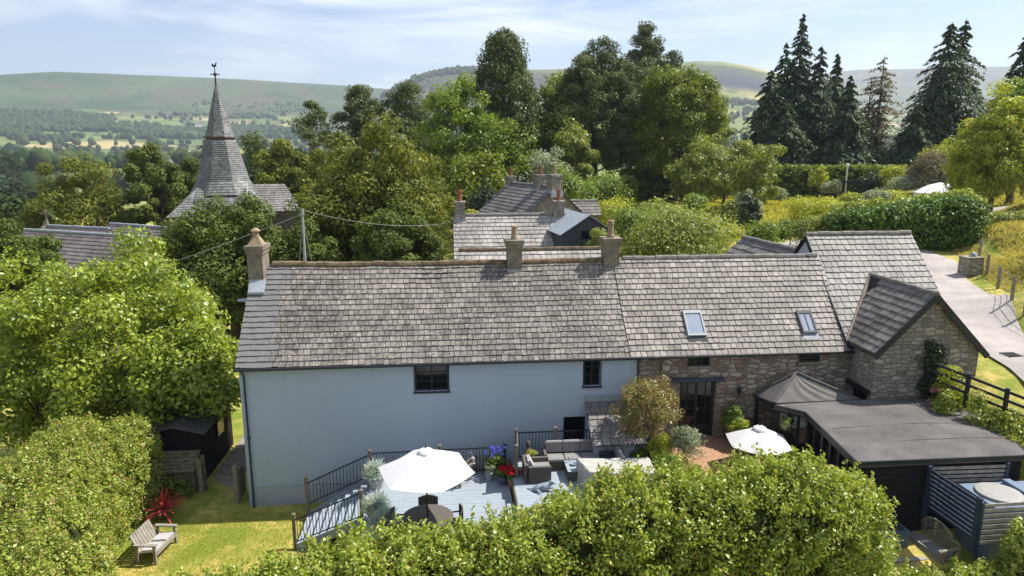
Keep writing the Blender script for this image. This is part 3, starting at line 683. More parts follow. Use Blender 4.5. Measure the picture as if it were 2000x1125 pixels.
# ================================================================== SETTING
def build_ground():
    az = np.concatenate([np.arange(-44, 52, .34), np.arange(52, 316, 6.)]); az = np.radians(az); na = len(az)
    rr = [1.5]
    while rr[-1] < 9500: rr.append(rr[-1]+max(.32, rr[-1]*(.022 if rr[-1] < 700 or rr[-1] > 4000 else .016)))
    rr = np.array(rr); A, Rr = np.meshgrid(az, rr); x = Rr*np.sin(A); y = Rr*np.cos(A)
    z = ground(x.ravel(), y.ravel()).reshape(x.shape)
    v = np.stack([x, y, z], -1).reshape(-1, 3); nr = len(rr)
    i, j = np.meshgrid(np.arange(nr-1), np.arange(na), indexing='ij'); j2 = (j+1) % na
    f = np.stack([i*na+j, i*na+j2, (i+1)*na+j2, (i+1)*na+j], -1).reshape(-1, 4)[:, ::-1]
    v = np.concatenate([v, [[0, 0, gz(0, .1)]]]); c = len(v)-1
    o = link_mesh('ground', v, f, 'ground', None, smooth_=True); tag(o, kind='structure', label='grassy ground running from the garden down the valley to the far moorland hills')
    return o
build_ground()

def strip(name, pts, width, mat, lift=.05, label=None, sub=.6):
    P = [np.array(p, float) for p in pts]; fine = []
    for a, b in zip(P[:-1], P[1:]):
        n = max(1, int(np.linalg.norm(b-a)/sub))
        for i in range(n): fine.append(a+(b-a)*i/n)
    fine.append(P[-1]); fine = np.array(fine)
    for _ in range(8): fine[1:-1] = (fine[:-2]+fine[1:-1]*2+fine[2:])/4
    d = np.gradient(fine, axis=0); d = d/np.linalg.norm(d, axis=1, keepdims=True); n_ = np.stack([-d[:, 1], d[:, 0]], 1)
    ws = np.interp(np.linspace(0, 1, len(fine)), np.linspace(0, 1, len(width)), width) if hasattr(width, '__len__') else np.full(len(fine), width)
    K = 7; V_ = []
    for k in range(K):
        q = fine+n_*(ws*(k/(K-1)-.5))[:, None]; V_.append(np.column_stack([q, ground(q[:, 0], q[:, 1])+lift]))
    zc = np.max([v[:, 2] for v in V_], 0)
    V_ = np.array([np.column_stack([v[:, :2], v[:, 2]*.85+zc*.15]) for v in V_]).transpose(1, 0, 2); n1_ = len(fine)
    f = [(i*K+k, i*K+k+1, (i+1)*K+k+1, (i+1)*K+k) for i in range(n1_-1) for k in range(K-1)]
    o = link_mesh(name, V_.reshape(-1, 3), np.array(f)[:, ::-1], mat, None, smooth_=True); tag(o, kind='structure', label=label); return o
M['drive'] = plain('pale_tarmac', (.36, .325, .30), .95, .1, .22, .7, bs=.4)
DL = [hitG(*p) for p in ((2000, 752), (1950, 722), (1918, 700), (1880, 640), (1850, 585), (1825, 545), (1808, 515))]
DR = [hitG(*p) for p in ((2110, 752), (2040, 700), (1995, 662), (1935, 610), (1892, 572), (1860, 542), (1850, 515))]
DC_ = [(19.3, 14)]+[tuple(((a+b)/2)[:2]) for a, b in zip(DL, DR)]+[(33.5, 50)]; DWd = [3.2]+[float(np.linalg.norm((a-b)[:2]))*.92 for a, b in zip(DL, DR)]+[3.5]
strip('driveway', DC_, DWd, 'drive', .07, 'pale tarmac driveway climbing past the stone gable')
strip('lane', [(23, 47.5), (28, 48.5), (34, 50), (42, 50.5), (52, 50)], 3.6, 'drive', .10, 'pale tarmac lane passing under the big dark hedge')
# sheets by the house
m = MB(); m.box(7.0, 13.6, 17.6, 22.8, 1.75, 2.0); m.build('patio', 'brickp', kind='structure', label='red brick patio in front of the stone cottage')
m = MB()
for i in range(9): m.box(-9.25+.0, -8.1, 22.9+i*.75, 22.9+i*.75+.72, -.05, .03+.002*(i % 2))
m.box(-8.6, -7.3, 22.15, 22.8, -.05, .035); m.box(-8.0, -5.3, 22.5, 22.8, -.05, .03); m.build('garden_path', 'paving', kind='structure', label='stone flag path between the dark shed and the white cottage')

# ================================================================== WHITE COTTAGE
YW = 22.84; ZE = 5.30; YR = 25.6; ZR = 8.22; YB = 28.36
XL = -7.20; XM = 6.60; XR = 14.48
def P2(px, py, y=YW): p = atY(px, py, y); return p[0], p[2]
cot = thing('white_cottage', (0, 25, 0), 'long whitewashed cottage with old lichened slate roof and two small upstairs windows', 'house')
w1 = (*[P2(811, 763)[0], P2(876, 763)[0]], 4.11, 5.12); w2 = (P2(1140, 755)[0], P2(1172, 755)[0], 4.12, 5.14)
wb = (3.93, 4.74, 1.95, 2.98)
m = MB(); wall_holes(m, 'y', YW, XL, XM, -.6, ZE, [w1, w2, wb])
mbk = MB().add([(XL, YB, -.6), (XM, YB, -.6), (XM, YB, ZE), (XL, YB, ZE)], [(0, 1, 2, 3)]); mbk.build('back_wall', 'white', cot)
m.add([(XL, YW, -.6), (XL, YB, -.6), (XL, YB, ZE), (XL, YR, ZR-.1), (XL, YW, ZE)], [(0, 1, 2, 3, 4)])
m.add([(XM, YW, -.6), (XM, YB, -.6), (XM, YB, ZE), (XM, YR, ZR-.1), (XM, YW, ZE)], [(0, 1, 2, 3, 4)])
wl = m.build('wall', 'white', cot)
m = MB(); m.box(XL-.025, XM-.02, YW-.028, YW-.002, .80, .835); m.box(XL-.025, -5.0, YW-.03, YW-.002, -.4, .02); m.build('plinth', 'white', wl)
for h in (w1, w2):
    fr = window(cot, 'y', YW, *h, cols_=2, rows=3)
    s = MB(); s.box(h[0]-.06, h[1]+.06, YW-.05, YW+.02, h[2]-.06, h[2]-.004); s.build('sill', 'black', fr)
    s = MB(); s.box(h[0]-.035, h[0]-.002, YW-.012, YW-.002, h[2], h[3]); s.box(h[1]+.002, h[1]+.035, YW-.012, YW-.002, h[2], h[3]); s.box(h[0]-.035, h[1]+.035, YW-.012, YW-.002, h[3]+.002, h[3]+.035); s.build('surround', 'black', fr)
window(cot, 'y', YW, *wb, cols_=1, rows=1)
def dn(X0, px): return None
m = MB(); nb = lambda p, g: p[0] < -5.95-.28*(8.3-p[2])/3*1.0+g.normal(0, .13)+ (.25 if g.random() < .1 else 0)
tile_quad(m, (XL-.06, YW-.16, ZE-.12), (XM-.32, YW-.16, ZE-.12), (XM-.36, YR, ZR), (XL-.06, YR, ZR), 19, .205, .024, nb, seed=3, jit=.016)
tile_quad(m, (XL-.06, YB+.16, ZE-.12), (XM-.32, YB+.16, ZE-.12), (XM-.36, YR, ZR), (XL-.06, YR, ZR), 16, .5, .024, None, seed=4)
sagf = lambda x: -.06*math.sin(math.pi*(x-XL)/(XM-XL))+.008*math.sin(x*1.9)
m.v = [(x, y+.012*math.sin(x*1.3)*(z < 5.4), z+sagf(x)*max(0, (z-ZE)/(ZR-ZE))) for x, y, z in m.v]
rf = m.build('roof', 'slate', cot)
m = MB(); ridge_tiles(m, (XL+.65, YR, ZR+.0), (XM-.5, YR, ZR+.0), .12, .40); m.v = [(x, y, z+sagf(x)) for x, y, z in m.v]; m.build('ridge', 'ridge', rf)
m = MB(); m.tube([(XL-.1, YW-.21, ZE-.17), (XM+.02, YW-.21, ZE-.13)], .055, 8); m.box(XL-.06, XM, YW-.12, YW-.004, ZE-.22, ZE-.10); m.build('gutter', 'black', cot)
m = MB(); m.tube([(XL+.13, YW-.20, ZE-.2), (XL+.17, YW-.07, ZE-.42), (XL+.17, YW-.07, .0)], .036, 8); m.box(XL+.11, XL+.23, YW-.05, YW, 2.6, 2.66); m.build('downpipe', 'navy', cot)
m = MB(); m.tube([(XM-.02, YW-.07, ZE-.2), (XM-.02, YW-.07, 2.0)], .036, 8); m.build('downpipe', 'black', cot)
def chimney(par, x0, x1, y0, y1, z0, z1, potspec, mat='brick', cap=.05, lead=True, steps=2):
    m = MB(); m.box(x0, x1, y0, y1, z0, z1-.16*steps)
    for i in range(steps): m.box(x0-cap*(i+1)*.8, x1+cap*(i+1)*.8, y0-cap*(i+1)*.8, y1+cap*(i+1)*.8, z1-.16*steps+.16*i*.99+.001, z1-.16*steps+.16*(i+1)*.99)
    c = m.build('chimney', mat, par)
    if lead:
        m = MB(); m.hexa([(x0-.05, y0-.06, z0), (x1+.05, y0-.06, z0), (x1+.05, y1+.06, z0), (x0-.05, y1+.06, z0)], [(x0-.02, y0-.03, z0+.52), (x1+.02, y0-.03, z0+.52), (x1+.02, y1+.03, z0+.52), (x0-.02, y1+.03, z0+.52)]); m.build('flashing', 'lead', c)
    for px_, py_, prof, mt in potspec:
        m = MB(); m.lathe(px_, py_, [(r_, z1+z_) for r_, z_ in prof], 14); m.build('chimney_pot', mt, c)
    return c
cpt = [(.13, -.02), (.125, .1), (.105, .14), (.10, .42), (.125, .45), (.125, .50), (.10, .52)]
# gable chimney with its flared pot
m = MB(); c0 = chimney(rf, -7.26, -6.73, 24.98, 25.9, 7.15, 9.0, [], 'brick', .045)
m = MB(); m.hexa([(-7.26, 25.15, 9.0), (-6.75, 25.15, 9.0), (-6.75, 25.7, 9.0), (-7.26, 25.7, 9.0)], [(-7.12, 25.3, 9.3), (-6.9, 25.3, 9.3), (-6.9, 25.5, 9.3), (-7.12, 25.5, 9.3)])
m.lathe(-7.01, 25.4, [(.13, 9.29), (.11, 9.36), (.12, 9.45), (.17, 9.47), (.18, 9.5), (.15, 9.53), (.06, 9.60)], 14); m.build('chimney_pot', 'pot', c0)
m = MB(); m.hexa([(-7.22, 24.62, 7.3), (-6.66, 24.62, 7.3), (-6.66, 25.0, 7.72), (-7.22, 25.0, 7.72)], [(-7.22, 24.62, 7.38), (-6.66, 24.62, 7.38), (-6.66, 25.0, 7.80), (-7.22, 25.0, 7.80)]); m.build('flashing', 'lead', c0)
chimney(rf, 2.14, 2.68, 25.3, 25.95, 7.42, 9.05, [(2.41, 25.6, cpt, 'pot')])
chimney(rf, 5.84, 6.42, 25.3, 25.95, 7.42, 9.08, [(6.12, 25.6, [(.15, -.02), (.14, .1), (.115, .14), (.11, .48), (.13, .5), (.13, .52), (.10, .54), (.10, .60), (.14, .61), (.12, .66)], 'pot')])
m = MB(); m.lathe(-7.5, 25.2, [(.02, 6.9), (.26, 6.98), (.28, 7.0), (.1, 6.93)], 16); m.beam((-7.5, 25.2, 6.9), (-7.2, 25.2, 6.8), .04, .04); m.build('satellite_dish', 'alu', cot)
# lean-to
m = MB(); m.box(4.80, 6.55, 21.5, YW-.01, 1.3, 2.72); ln = m.build('lean_to_wall', 'white', cot)
m = MB(); tile_quad(m, (4.68, 21.25, 2.55), (6.62, 21.25, 2.55), (6.62, YW-.02, 3.55), (4.68, YW-.02, 3.55), 7, .3, .02, None, seed=8); m.build('lean_to_roof', 'slate3', cot)
m = MB(); m.box(4.66, 6.62, YW-.05, YW-.003, 3.55, 3.78); m.build('flashing', 'lead', ln)

# ================================================================== STONE COTTAGE (middle)
bar = thing('stone_cottage', (10.5, 25, 2), 'rubble stone cottage wing with tall black glazed doors and two roof windows', 'house')
u1 = (P2(1342, 715)[0], P2(1386, 715)[0], 4.74, 5.14); u2 = (P2(1560, 710)[0], P2(1601, 710)[0], 4.78, 5.14); dr = (P2(1326, 800)[0], P2(1396, 800)[0], 2.0, 4.18)
m = MB(); wall_holes(m, 'y', YW, XM+.003, XR, .5, ZE, [u1, u2, dr], depth=.24)
MB().add([(XM, YB, .5), (XR, YB, .5), (XR, YB, ZE), (XM, YB, ZE)], [(0, 1, 2, 3)]).build('back_wall', 'stone', bar); bw = m.build('wall', 'stone', bar)
for h in (u1, u2):
    fr = window(bar, 'y', YW, *h, cols_=3 if h is u1 else 2, rows=2, inset=.06)
    s = MB(); s.box(h[0]-.05, h[1]+.05, YW-.05, YW+.05, h[2]-.07, h[2]-.004); s.build('sill', 'wood', fr)
d_ = window(bar, 'y', YW, *dr, cols_=2, rows=1, inset=.14, fw=.11, name='door', bars=.05)
s = MB()
for k in range(2):
    a = dr[0]+(dr[1]-dr[0])*k/2; b = dr[0]+(dr[1]-dr[0])*(k+1)/2
    s.box(a+.08, b-.08, YW+.15, YW+.19, 2.02, 2.45); s.box((a+b)/2-.015, (a+b)/2+.015, YW+.15, YW+.185, 2.45, 4.05); s.box(a+.08, b-.08, YW+.151, YW+.184, 3.05, 3.09)
s.build('door_panel', 'black', d_)
m = MB(); m.tube([((dr[0]+dr[1])/2+.05, YW+.10, 3.0), ((dr[0]+dr[1])/2+.05, YW+.10, 3.14)], .012, 6); m.build('handle', 'alu', d_)
m = MB(); m.box(P2(1306, 740)[0], P2(1412, 740)[0], YW-.14, YW+.02, 4.19, 4.31); m.build('lintel', 'navy', bar)
m = MB(); tile_quad(m, (XM-.34, YW-.16, ZE-.12), (XR+.02, YW-.16, ZE-.12), (XR+.02, YR, ZR+.03), (XM-.38, YR, ZR+.03), 18, .235, .026, None, seed=13, lift=.015)
tile_quad(m, (XM-.34, YB+.16, ZE-.12), (XR+.02, YB+.16, ZE-.12), (XR+.02, YR, ZR+.03), (XM-.38, YR, ZR+.03), 14, .5, .024, None, seed=14)
br = m.build('roof', 'slate2', bar)
m = MB(); ridge_tiles(m, (XM+.0, YR, ZR+.03), (XR-.05, YR, ZR+.03), .11, .42); m.build('ridge', 'ridgeg', br)
m = MB(); m.tube([(XM+.04, YW-.21, ZE-.14), (XR+.05, YW-.21, ZE-.12)], .05, 8); m.box(XM+.01, XR, YW-.12, YW-.004, ZE-.2, ZE-.1); m.build('gutter', 'black', bar)
m = MB(); m.tube([(7.45, YW-.03, ZE-.2), (7.42, YW-.03, 4.6), (7.44, YW-.03, 4.3)], .012, 5); m.build('cable', 'black', bar)
sl = (ZR-ZE+.12)/(YR-YW+.16)       # roof plane
def onroof(x, y, up_=0.): return np.array((x, y, ZE-.12+sl*(y-(YW-.16))+up_))
nrm = np.array((0, -sl, 1.0)); nrm /= np.linalg.norm(nrm)
def skylight(tl, bl, brr, label, mono=False):
    # corners by photo pixel on the roof plane
    def hit(px, py):
        d = ray(px, py); n = np.array((0, -sl, 1.)); p0 = onroof(0, YW, .12); t = ((p0-CAM)@n)/(d@n); return CAM+d*t
    a, b, c = hit(*tl), hit(*bl), hit(*brr); x0 = (a[0]+b[0])/2; x1 = x0+abs(c[0]-b[0]); y0, y1 = b[1], a[1]
    def pt(x, y, h): return onroof(x, y)+nrm*h
    m = MB(); fw = .055
    for (p, q, r_, s_) in ((x0, x0+fw, y0, y1), (x1-fw, x1, y0, y1), (x0+fw, x1-fw, y0, y0+fw), (x0+fw, x1-fw, y1-fw*1.6, y1)):
        m.hexa([pt(p, r_, -.02), pt(q, r_, -.02), pt(q, s_, -.02), pt(p, s_, -.02)], [pt(p, r_, .13), pt(q, r_, .13), pt(q, s_, .13), pt(p, s_, .13)])
    if mono:
        xm = (x0+x1)/2; m.hexa([pt(xm-.012, y0+fw, 0), pt(xm+.012, y0+fw, 0), pt(xm+.012, y1-fw, 0), pt(xm-.012, y1-fw, 0)], [pt(xm-.012, y0+fw, .12), pt(xm+.012, y0+fw, .12), pt(xm+.012, y1-fw, .12), pt(xm-.012, y1-fw, .12)])
    f_ = m.build('roof_window', 'black' if mono else 'alu', br, label=label)
    m = MB(); m.hexa([pt(x0+fw, y0+fw, .06), pt(x1-fw, y0+fw, .06), pt(x1-fw, y1-fw, .06), pt(x0+fw, y1-fw, .06)], [pt(x0+fw, y0+fw, .10), pt(x1-fw, y0+fw, .10), pt(x1-fw, y1-fw, .10), pt(x0+fw, y1-fw, .10)]); m.build('pane', 'skyglass', f_)
    m = MB(); m.hexa([pt(x0-.03, y0-.16, .0), pt(x1+.03, y0-.16, .0), pt(x1+.03, y0-.004, .0), pt(x0-.03, y0-.004, .0)], [pt(x0-.03, y0-.16, .055), pt(x1+.03, y0-.16, .055), pt(x1+.03, y0-.004, .065), pt(x0-.03, y0-.004, .065)]); m.build('flashing', 'lead' if mono else 'black', f_)
skylight((1328, 603), (1347, 652), (1383, 652), 'tilted grey framed roof window')
skylight((1552, 603), (1568, 647), (1596, 646), 'narrow dark framed roof window with a middle bar', True)
p_ = atY(1441, 760, YW)
lamp = thing('wall_lantern', (p_[0], YW-.1, p_[2]-.15), 'black lantern on the stone wall right of the glazed doors', 'lantern')
m = MB(); m.lathe(p_[0], YW-.16, [(.04, p_[2]-.16), (.07, p_[2]-.1), (.09, p_[2]+.06), (.10, p_[2]+.07), (.03, p_[2]+.15), (.01, p_[2]+.19)], 6); m.beam((p_[0], YW, p_[2]+.1), (p_[0], YW-.16, p_[2]+.16), .02, .02); m.build('lantern_body', 'black', lamp)
m = MB(); m.lathe(p_[0], YW-.16, [(.055, p_[2]-.08), (.078, p_[2]+.04)], 6); m.build('lantern_glass', 'cushionw', lamp)

# ================================================================== STONE ANNEXE (tall roof + cross gable)
ann = thing('stone_annexe', (16.5, 25, 4), 'taller stone annexe with pale slate roof and a gable facing the garden', 'house')
TY, TZ = 26.4, 9.0; TE = 5.36; XA0, XA1 = 14.5, 18.75; tsl = (TZ-TE)/(TY-(YW-.1))
m = MB()
m.add([(XA0, YW, .5), (XA0, 30.0, .5), (XA0, 30.0, 5.4), (XA0, TY, TZ-.08), (XA0, YW, 5.34)], [(0, 1, 2, 3, 4)])
m.build('whitewashed_gable', 'white', ann)
GY = 21.37; GXL, GXR, GXA = 14.52, 18.30, 16.36; GE, GR = 5.58, 7.55
m = MB()
m.add([(XA1, YW, 3), (XA1, 30.0, 3), (XA1, 30.0, 5.4), (XA1, TY, TZ-.08), (XA1, YW, 5.34)], [(0, 1, 2, 3, 4)]); m.add([(XA0, 30., 3), (XA1, 30., 3), (XA1, 30., 5.4), (XA0, 30., 5.4)], [(0, 1, 2, 3)])
sw = (21.62, 22.62, 2.2, 3.95)
wall_holes(m, 'x', GXL, GY, YW+.3, .5, GE, [sw], depth=.22)
m.add([(GXR, GY, 1), (GXR, YW+1, 1), (GXR, YW+1, GE), (GXR, GY, GE)], [(0, 1, 2, 3)])
m.add([(GXL, GY, .5), (GXR, GY, .5), (GXR, GY, GE-.1), (GXA, GY, GR-.04), (GXL, GY, GE-.02)], [(0, 1, 2, 3, 4)])
m.build('wall', 'stone2', ann)
window(ann, 'x', GXL, *sw, cols_=1, rows=2)
m = MB(); m.box(GXL-.1, GXL+.1, 21.45, 22.8, 3.96, 4.12); m.build('lintel', 'black', ann)
m = MB(); tile_quad(m, (XA0-.14, YW-.1, TE), (XA1+.1, YW-.1, TE), (XA1+.1, TY, TZ), (XA0-.14, TY, TZ), 19, .27, .024, None, seed=21)
tile_quad(m, (XA0-.14, 30.1, TE), (XA1+.1, 30.1, TE), (XA1+.1, TY, TZ), (XA0-.14, TY, TZ), 14, .5, .024, None, seed=22)
ar = m.build('roof', 'slate3', ann)
m = MB(); ridge_tiles(m, (XA0-.14, TY, TZ+.02), (XA1+.1, TY, TZ+.02), .10, .45); m.build('ridge', 'ridgeg', ar)
yb = lambda z: YW-.1+(z-TE)/tsl          # where a height meets the tall slope
EL = GXL-.12; ER = GXR+.16; zl = GE-.06; zr = GE-.14; FY = GY-.14
m = MB(); tile_quad(m, (EL, yb(zl)+.05, zl), (EL, FY, zl), (GXA, FY, GR), (GXA, yb(GR)+.05, GR), 10, .34, .024, None, seed=23, lift=.02)
tile_quad(m, (ER, FY, zr), (ER, yb(zr)+.05, zr), (GXA, yb(GR)+.05, GR), (GXA, FY, GR), 10, .34, .024, None, seed=24, lift=.02)
gr_ = m.build('gable_roof', 'slate4', ann)
m = MB(); ridge_tiles(m, (GXA, FY, GR+.04), (GXA, yb(GR)+.1, GR+.04), .09, .42); m.build('ridge', 'ridgeg', gr_)
m = MB(); m.beam((EL-.02, yb(zl)-.03, zl+.05), (GXA-.03, yb(GR)-.03, GR+.06), .12, .03, (0, -tsl, 1)); m.build('valley_flashing', 'brick', gr_)
m = MB(); m.beam((EL-.03, FY-.035, zl-.10), (GXA, FY-.035, GR-.06), .05, .20, (0, 0, 1)); m.beam((GXA, FY-.036, GR-.06), (ER+.03, FY-.036, zr-.10), .05, .20, (0, 0, 1)); m.tube([(EL-.05, FY, zl-.03), (EL-.05, YW-.2, zl-.03)], .05, 8)
m.beam((XA0-.16, YW-.12, TE-.06), (XA0-.16, TY, TZ-.06), .035, .20, (0, 0, 1)); m.tube([(XA0-.12, YW-.16, TE-.02), (XA0+.5, YW-.16, TE-.02)], .06, 8)
m.build('bargeboard', 'black', ann)
# ivy on the gable
iv = np.array([(16.55, 1.9, .36), (16.5, 1.0, .3), (16.65, .1, .25), (16.4, -.8, .42), (16.6, -1.4, .5)])
g = np.random.default_rng(5); cen = np.array([(16.55+g.normal(0, .17), GY-.10-g.uniform(0, .1), g.uniform(2.6, 5.9)) for _ in range(60)]); rad = g.uniform(.12, .28, 60)
P, Nn, d, idx = clump_pts(cen, rad, 70, g); tv = thing('ivy', (16.55, GY-.1, 3.2), 'dark ivy climbing the middle of the stone gable', 'climbing plant')
foliage('foliage', tv, 'ivy', P, Nn, .10, g); m = MB(); m.tube([(16.5, GY-.04, 2.4), (16.6, GY-.05, 4), (16.55, GY-.05, 5.5)], [.03, .02, .01], 5); m.build('stem', 'bark', tv)

# ================================================================== GARDEN ROOM, CANVAS-ROOFED PERGOLA
gar = thing('garden_room', (14.5, 19, 2), 'black timber garden room with broad grey felt roof and glazed side', 'garden building')
ZG = 3.86
cs = [atZ(1513, 791, ZG), atZ(1573, 805, ZG), atZ(1675, 903, ZG), (16.9, 17.0, ZG), (17.95, 20.2, ZG-.18), (16.75, 21.22, ZG), (14.4, 21.25, ZG), atZ(1640, 777, ZG)]
cs[3] = atZ(2010, 889, ZG)
cs = [np.array(c, float) for c in cs]
apex = np.array((14.5, 19.8, ZG+.10))
m = MB(); n = len(cs)
vs = [tuple(c) for c in cs]+[tuple(apex)]+[(c[0], c[1], c[2]-.16) for c in cs]
m.add(vs, [(i, (i+1) % n, n) for i in range(n)]+[(i, n+1+i, n+1+(i+1) % n, (i+1) % n) for i in range(n)]+[tuple(n+1+i for i in range(n-1, -1, -1))]); gr2 = m.build('roof', 'felt', gar)
# felt laps and edge trims
m = MB()
for yy in (17.9, 19.0):
    for k in range(10):
        xa = 11.75+k*.52; f_ = lambda x: ZG+.10*max(0, 1-math.hypot(x-14.5, yy-19.8)/3.4)
        m.beam((xa, yy, f_(xa)+.006), (xa+.52, yy+.01, f_(xa+.52)+.006), .02, .008)
m.build('felt_lap', 'felt', gr2)
m = MB()
for i in (0, 1, 2, 3):
    a, b = cs[i], cs[i+1]; m.beam(a+(0, 0, -.05), b+(0, 0, -.05), .05, .13)
m.build('fascia', 'black', gar)
FX0, FX1, FYF = cs[2][0]+.12, cs[3][0]-.1, cs[2][1]+.10
m = MB(); m.box(FX0, FX1, FYF, FYF+.08, .9, ZG-.165); m.box(FX1-.08, FX1, FYF+.1, 20.4, 1.5, ZG-.35); m.box(13.2, 17.4, 21.05, 21.15, 1.6, ZG-.17)
m.box(FX0+.02, 12.0, 20.9, 20.98, 1.9, ZG-.17) if False else None
for k in range(14): m.box(FX0-.004, FX1+.004, FYF-.018, FYF, 1.0+k*.2, 1.0+k*.2+.17)
m.build('wall', 'cladding', gar)
# glazed west side following the roof edge
A_ = cs[1]+(0.12, -.05, 0); B_ = cs[2]+(.12, .12, 0); m = MB(); gl = MB(); m.beam((A_[0], A_[1], 2.1), (B_[0], B_[1], 2.1), .1, .12)
for k in range(7):
    p = A_+(B_-A_)*k/6; m.beam((p[0], p[1], 1.9), (p[0], p[1], ZG-.17), .09, .09)
m.beam((A_[0], A_[1], ZG-.22), (B_[0], B_[1], ZG-.22), .1, .1)
gf = m.build('window_frame', 'black', gar); gl.beam((A_[0]+.02, A_[1], 2.9), (B_[0]+.02, B_[1], 2.9), .012, 1.5); gl.build('pane', 'glass', gf)
A2 = cs[0]+(.1, -.12, 0); m = MB(); gl = MB()
for k in range(4):
    p = A2+(A_-A2)*k/3; m.beam((p[0], p[1], 1.9), (p[0], p[1], ZG-.17), .08, .08)
gf = m.build('window_frame', 'black', gar); gl.beam((A2[0], A2[1], 2.9), (A_[0], A_[1]+.01, 2.9), .012, 1.5); gl.build('pane', 'glass', gf)

per = thing('pergola', (12.4, 21.8, 2), 'black timber pergola under a wrinkled dark canvas hipped roof', 'pergola')
ap = np.array(atY(1556, 728, 22.0)); e0 = np.array((10.95, 22.55, 3.55)); e1 = np.array(atZ(1512, 786, 3.62)); e2 = np.array((14.0, 21.3, ZG+.03)); e3 = np.array((14.2, 22.75, 3.7))
e0 = atZ(1473, 770, 3.66); e1 = atZ(1513, 787, 3.9)
def canvas(a, b, c, wr, N_=14):
    m = MB(); vs = []; a, b, c = map(np.array, (a, b, c)); nn = np.cross(b-a, c-a); nn /= np.linalg.norm(nn); nn = nn if nn[2] > 0 else -nn
    for i in range(N_+1):
        for j in range(N_+1):
            u, v = i/N_, j/N_; p = (a+(b-a)*u)*(1-v)+c*v
            vs.append(p+nn*wr*math.sin((u*2.2+v*.9)*14)*math.sin(math.pi*u)*(1-v)**.4*(.4+.6*math.sin(math.pi*v)))
    m.add(vs, [(i*(N_+1)+j, (i+1)*(N_+1)+j, (i+1)*(N_+1)+j+1, i*(N_+1)+j+1) for i in range(N_) for j in range(N_)]); return m
cv = canvas(e0, e1, ap, .012, 20); c1_ = canvas(e1, e2, ap, .018, 26)
cv.add(c1_.v, c1_.f); c2_ = canvas(e2, e3, ap, .01); cv.add(c2_.v, c2_.f); c3_ = canvas(e3, e0, ap, .01); cv.add(c3_.v, c3_.f)
cvo = cv.build('canvas_roof', 'tarp', per)
m = MB()
for a, b in ((e1, ap), (e2, ap), (e0, ap)): m.beam(a+(0, 0, .03), ap+(0, 0, .03), .09, .03)
m.build('hip_seam', 'felt', cvo)
m = MB(); m.beam(e0-(0, 0, .07), e1-(0, 0, .07), .06, .13); m.beam(e1-(0, 0, .07), e2-(0, 0, .07), .06, .13); m.beam(e3-(0, 0, .07), e0-(0, 0, .07), .06, .13); m.build('beam', 'black', per)
for q in (e0, e1, e3):
    m = MB(); m.box(q[0]+.05, q[0]+.15, q[1]-.12, q[1]-.02, 1.95, q[2]-.15); m.build('post', 'black', per)
q = atZ(1525, 831, 2.9)
hb = thing('hanging_basket', (q[0]-.2, 20.7, 2.7), 'leafy hanging basket under the felt roof beside the small parasol', 'hanging basket')
g = np.random.default_rng(9); HB = np.array(atY(1535, 828, 20.6)); P, Nn, d, idx = clump_pts(np.array([HB+g.normal(0, .09, 3) for _ in range(12)]), np.full(12, .10), 40, g)
foliage('foliage', hb, 'green', P, Nn, .05, g); m = MB(); m.lathe(HB[0], HB[1], [(.05, HB[2]-.2), (.17, HB[2]-.02)], 12); m.build('basket', 'wood', hb); m = MB(); m.tube([HB, HB+(0, 0, .8)], .006, 5); m.build('chain', 'black', hb)

# ================================================================== DECK
DZ = 1.3; UZ = 1.72
dk = thing('lower_deck', (-.5, 20, 0), 'lower deck of blue grey boards with black spindle railings and steps to the lawn', 'deck')
m = MB(); y = 17.6
while y < 22.05: m.box(-2.86, 1.84, y, y+.137, DZ-.03, DZ+random.uniform(-.002, .002)); y += .145
m.build('boards', 'deck', dk)
m = MB(); m.box(-2.9, -2.82, 17.6, 22.1, .2, DZ-.035); m.box(-2.86, 1.8, 22.06, 22.1, .2, DZ-.035); m.build('skirt', 'wooddark', dk)
A0 = (-5.03, 22.02); C0 = (-5.05, 20.12); B0 = (-2.86, 22.08); D0 = (-2.84, 19.42)
for k in range(8):
    s = k/8; s1 = (k+1)/8
    xa = -4.98+2.1*s; xb = -4.98+2.1*s1; z = DZ*(k+1)/9
    m = MB(); ya = 20.15+(19.45-20.15)*s
    m.box(xa-.03, xb+.01, ya, 21.98, z-.035, z); m.box(xa-.01, xa+.005, ya+.01, 21.97, z-.14, z-.04); m.build('step', 'deck', dk)
MB().beam((-5.0, 20.10, .02), (-2.86, 19.42, DZ-.1), .05, .26).build('stringer', 'deck', dk); MB().beam((-5.0, 22.03, .02), (-2.86, 22.08, DZ-.1), .05, .26).build('stringer', 'deck', dk)
def post(par, x, y, z0, z1, w=.095, mat='post'):
    m = MB(); m.box(x-w/2, x+w/2, y-w/2, y+w/2, z0, z1-.06); m.box(x-w*.42, x+w*.42, y-w*.42, y+w*.42, z1-.06, z1-.035); m.box(x-w*.6, x+w*.6, y-w*.6, y+w*.6, z1-.035, z1-.005)
    m.hexa([(x-w*.6, y-w*.6, z1-.005), (x+w*.6, y-w*.6, z1-.005), (x+w*.6, y+w*.6, z1-.005), (x-w*.6, y+w*.6, z1-.005)], [(x-w*.15, y-w*.15, z1+.03), (x+w*.15, y-w*.15, z1+.03), (x+w*.15, y+w*.15, z1+.03), (x-w*.15, y+w*.15, z1+.03)])
    return m.build('post', mat, par)
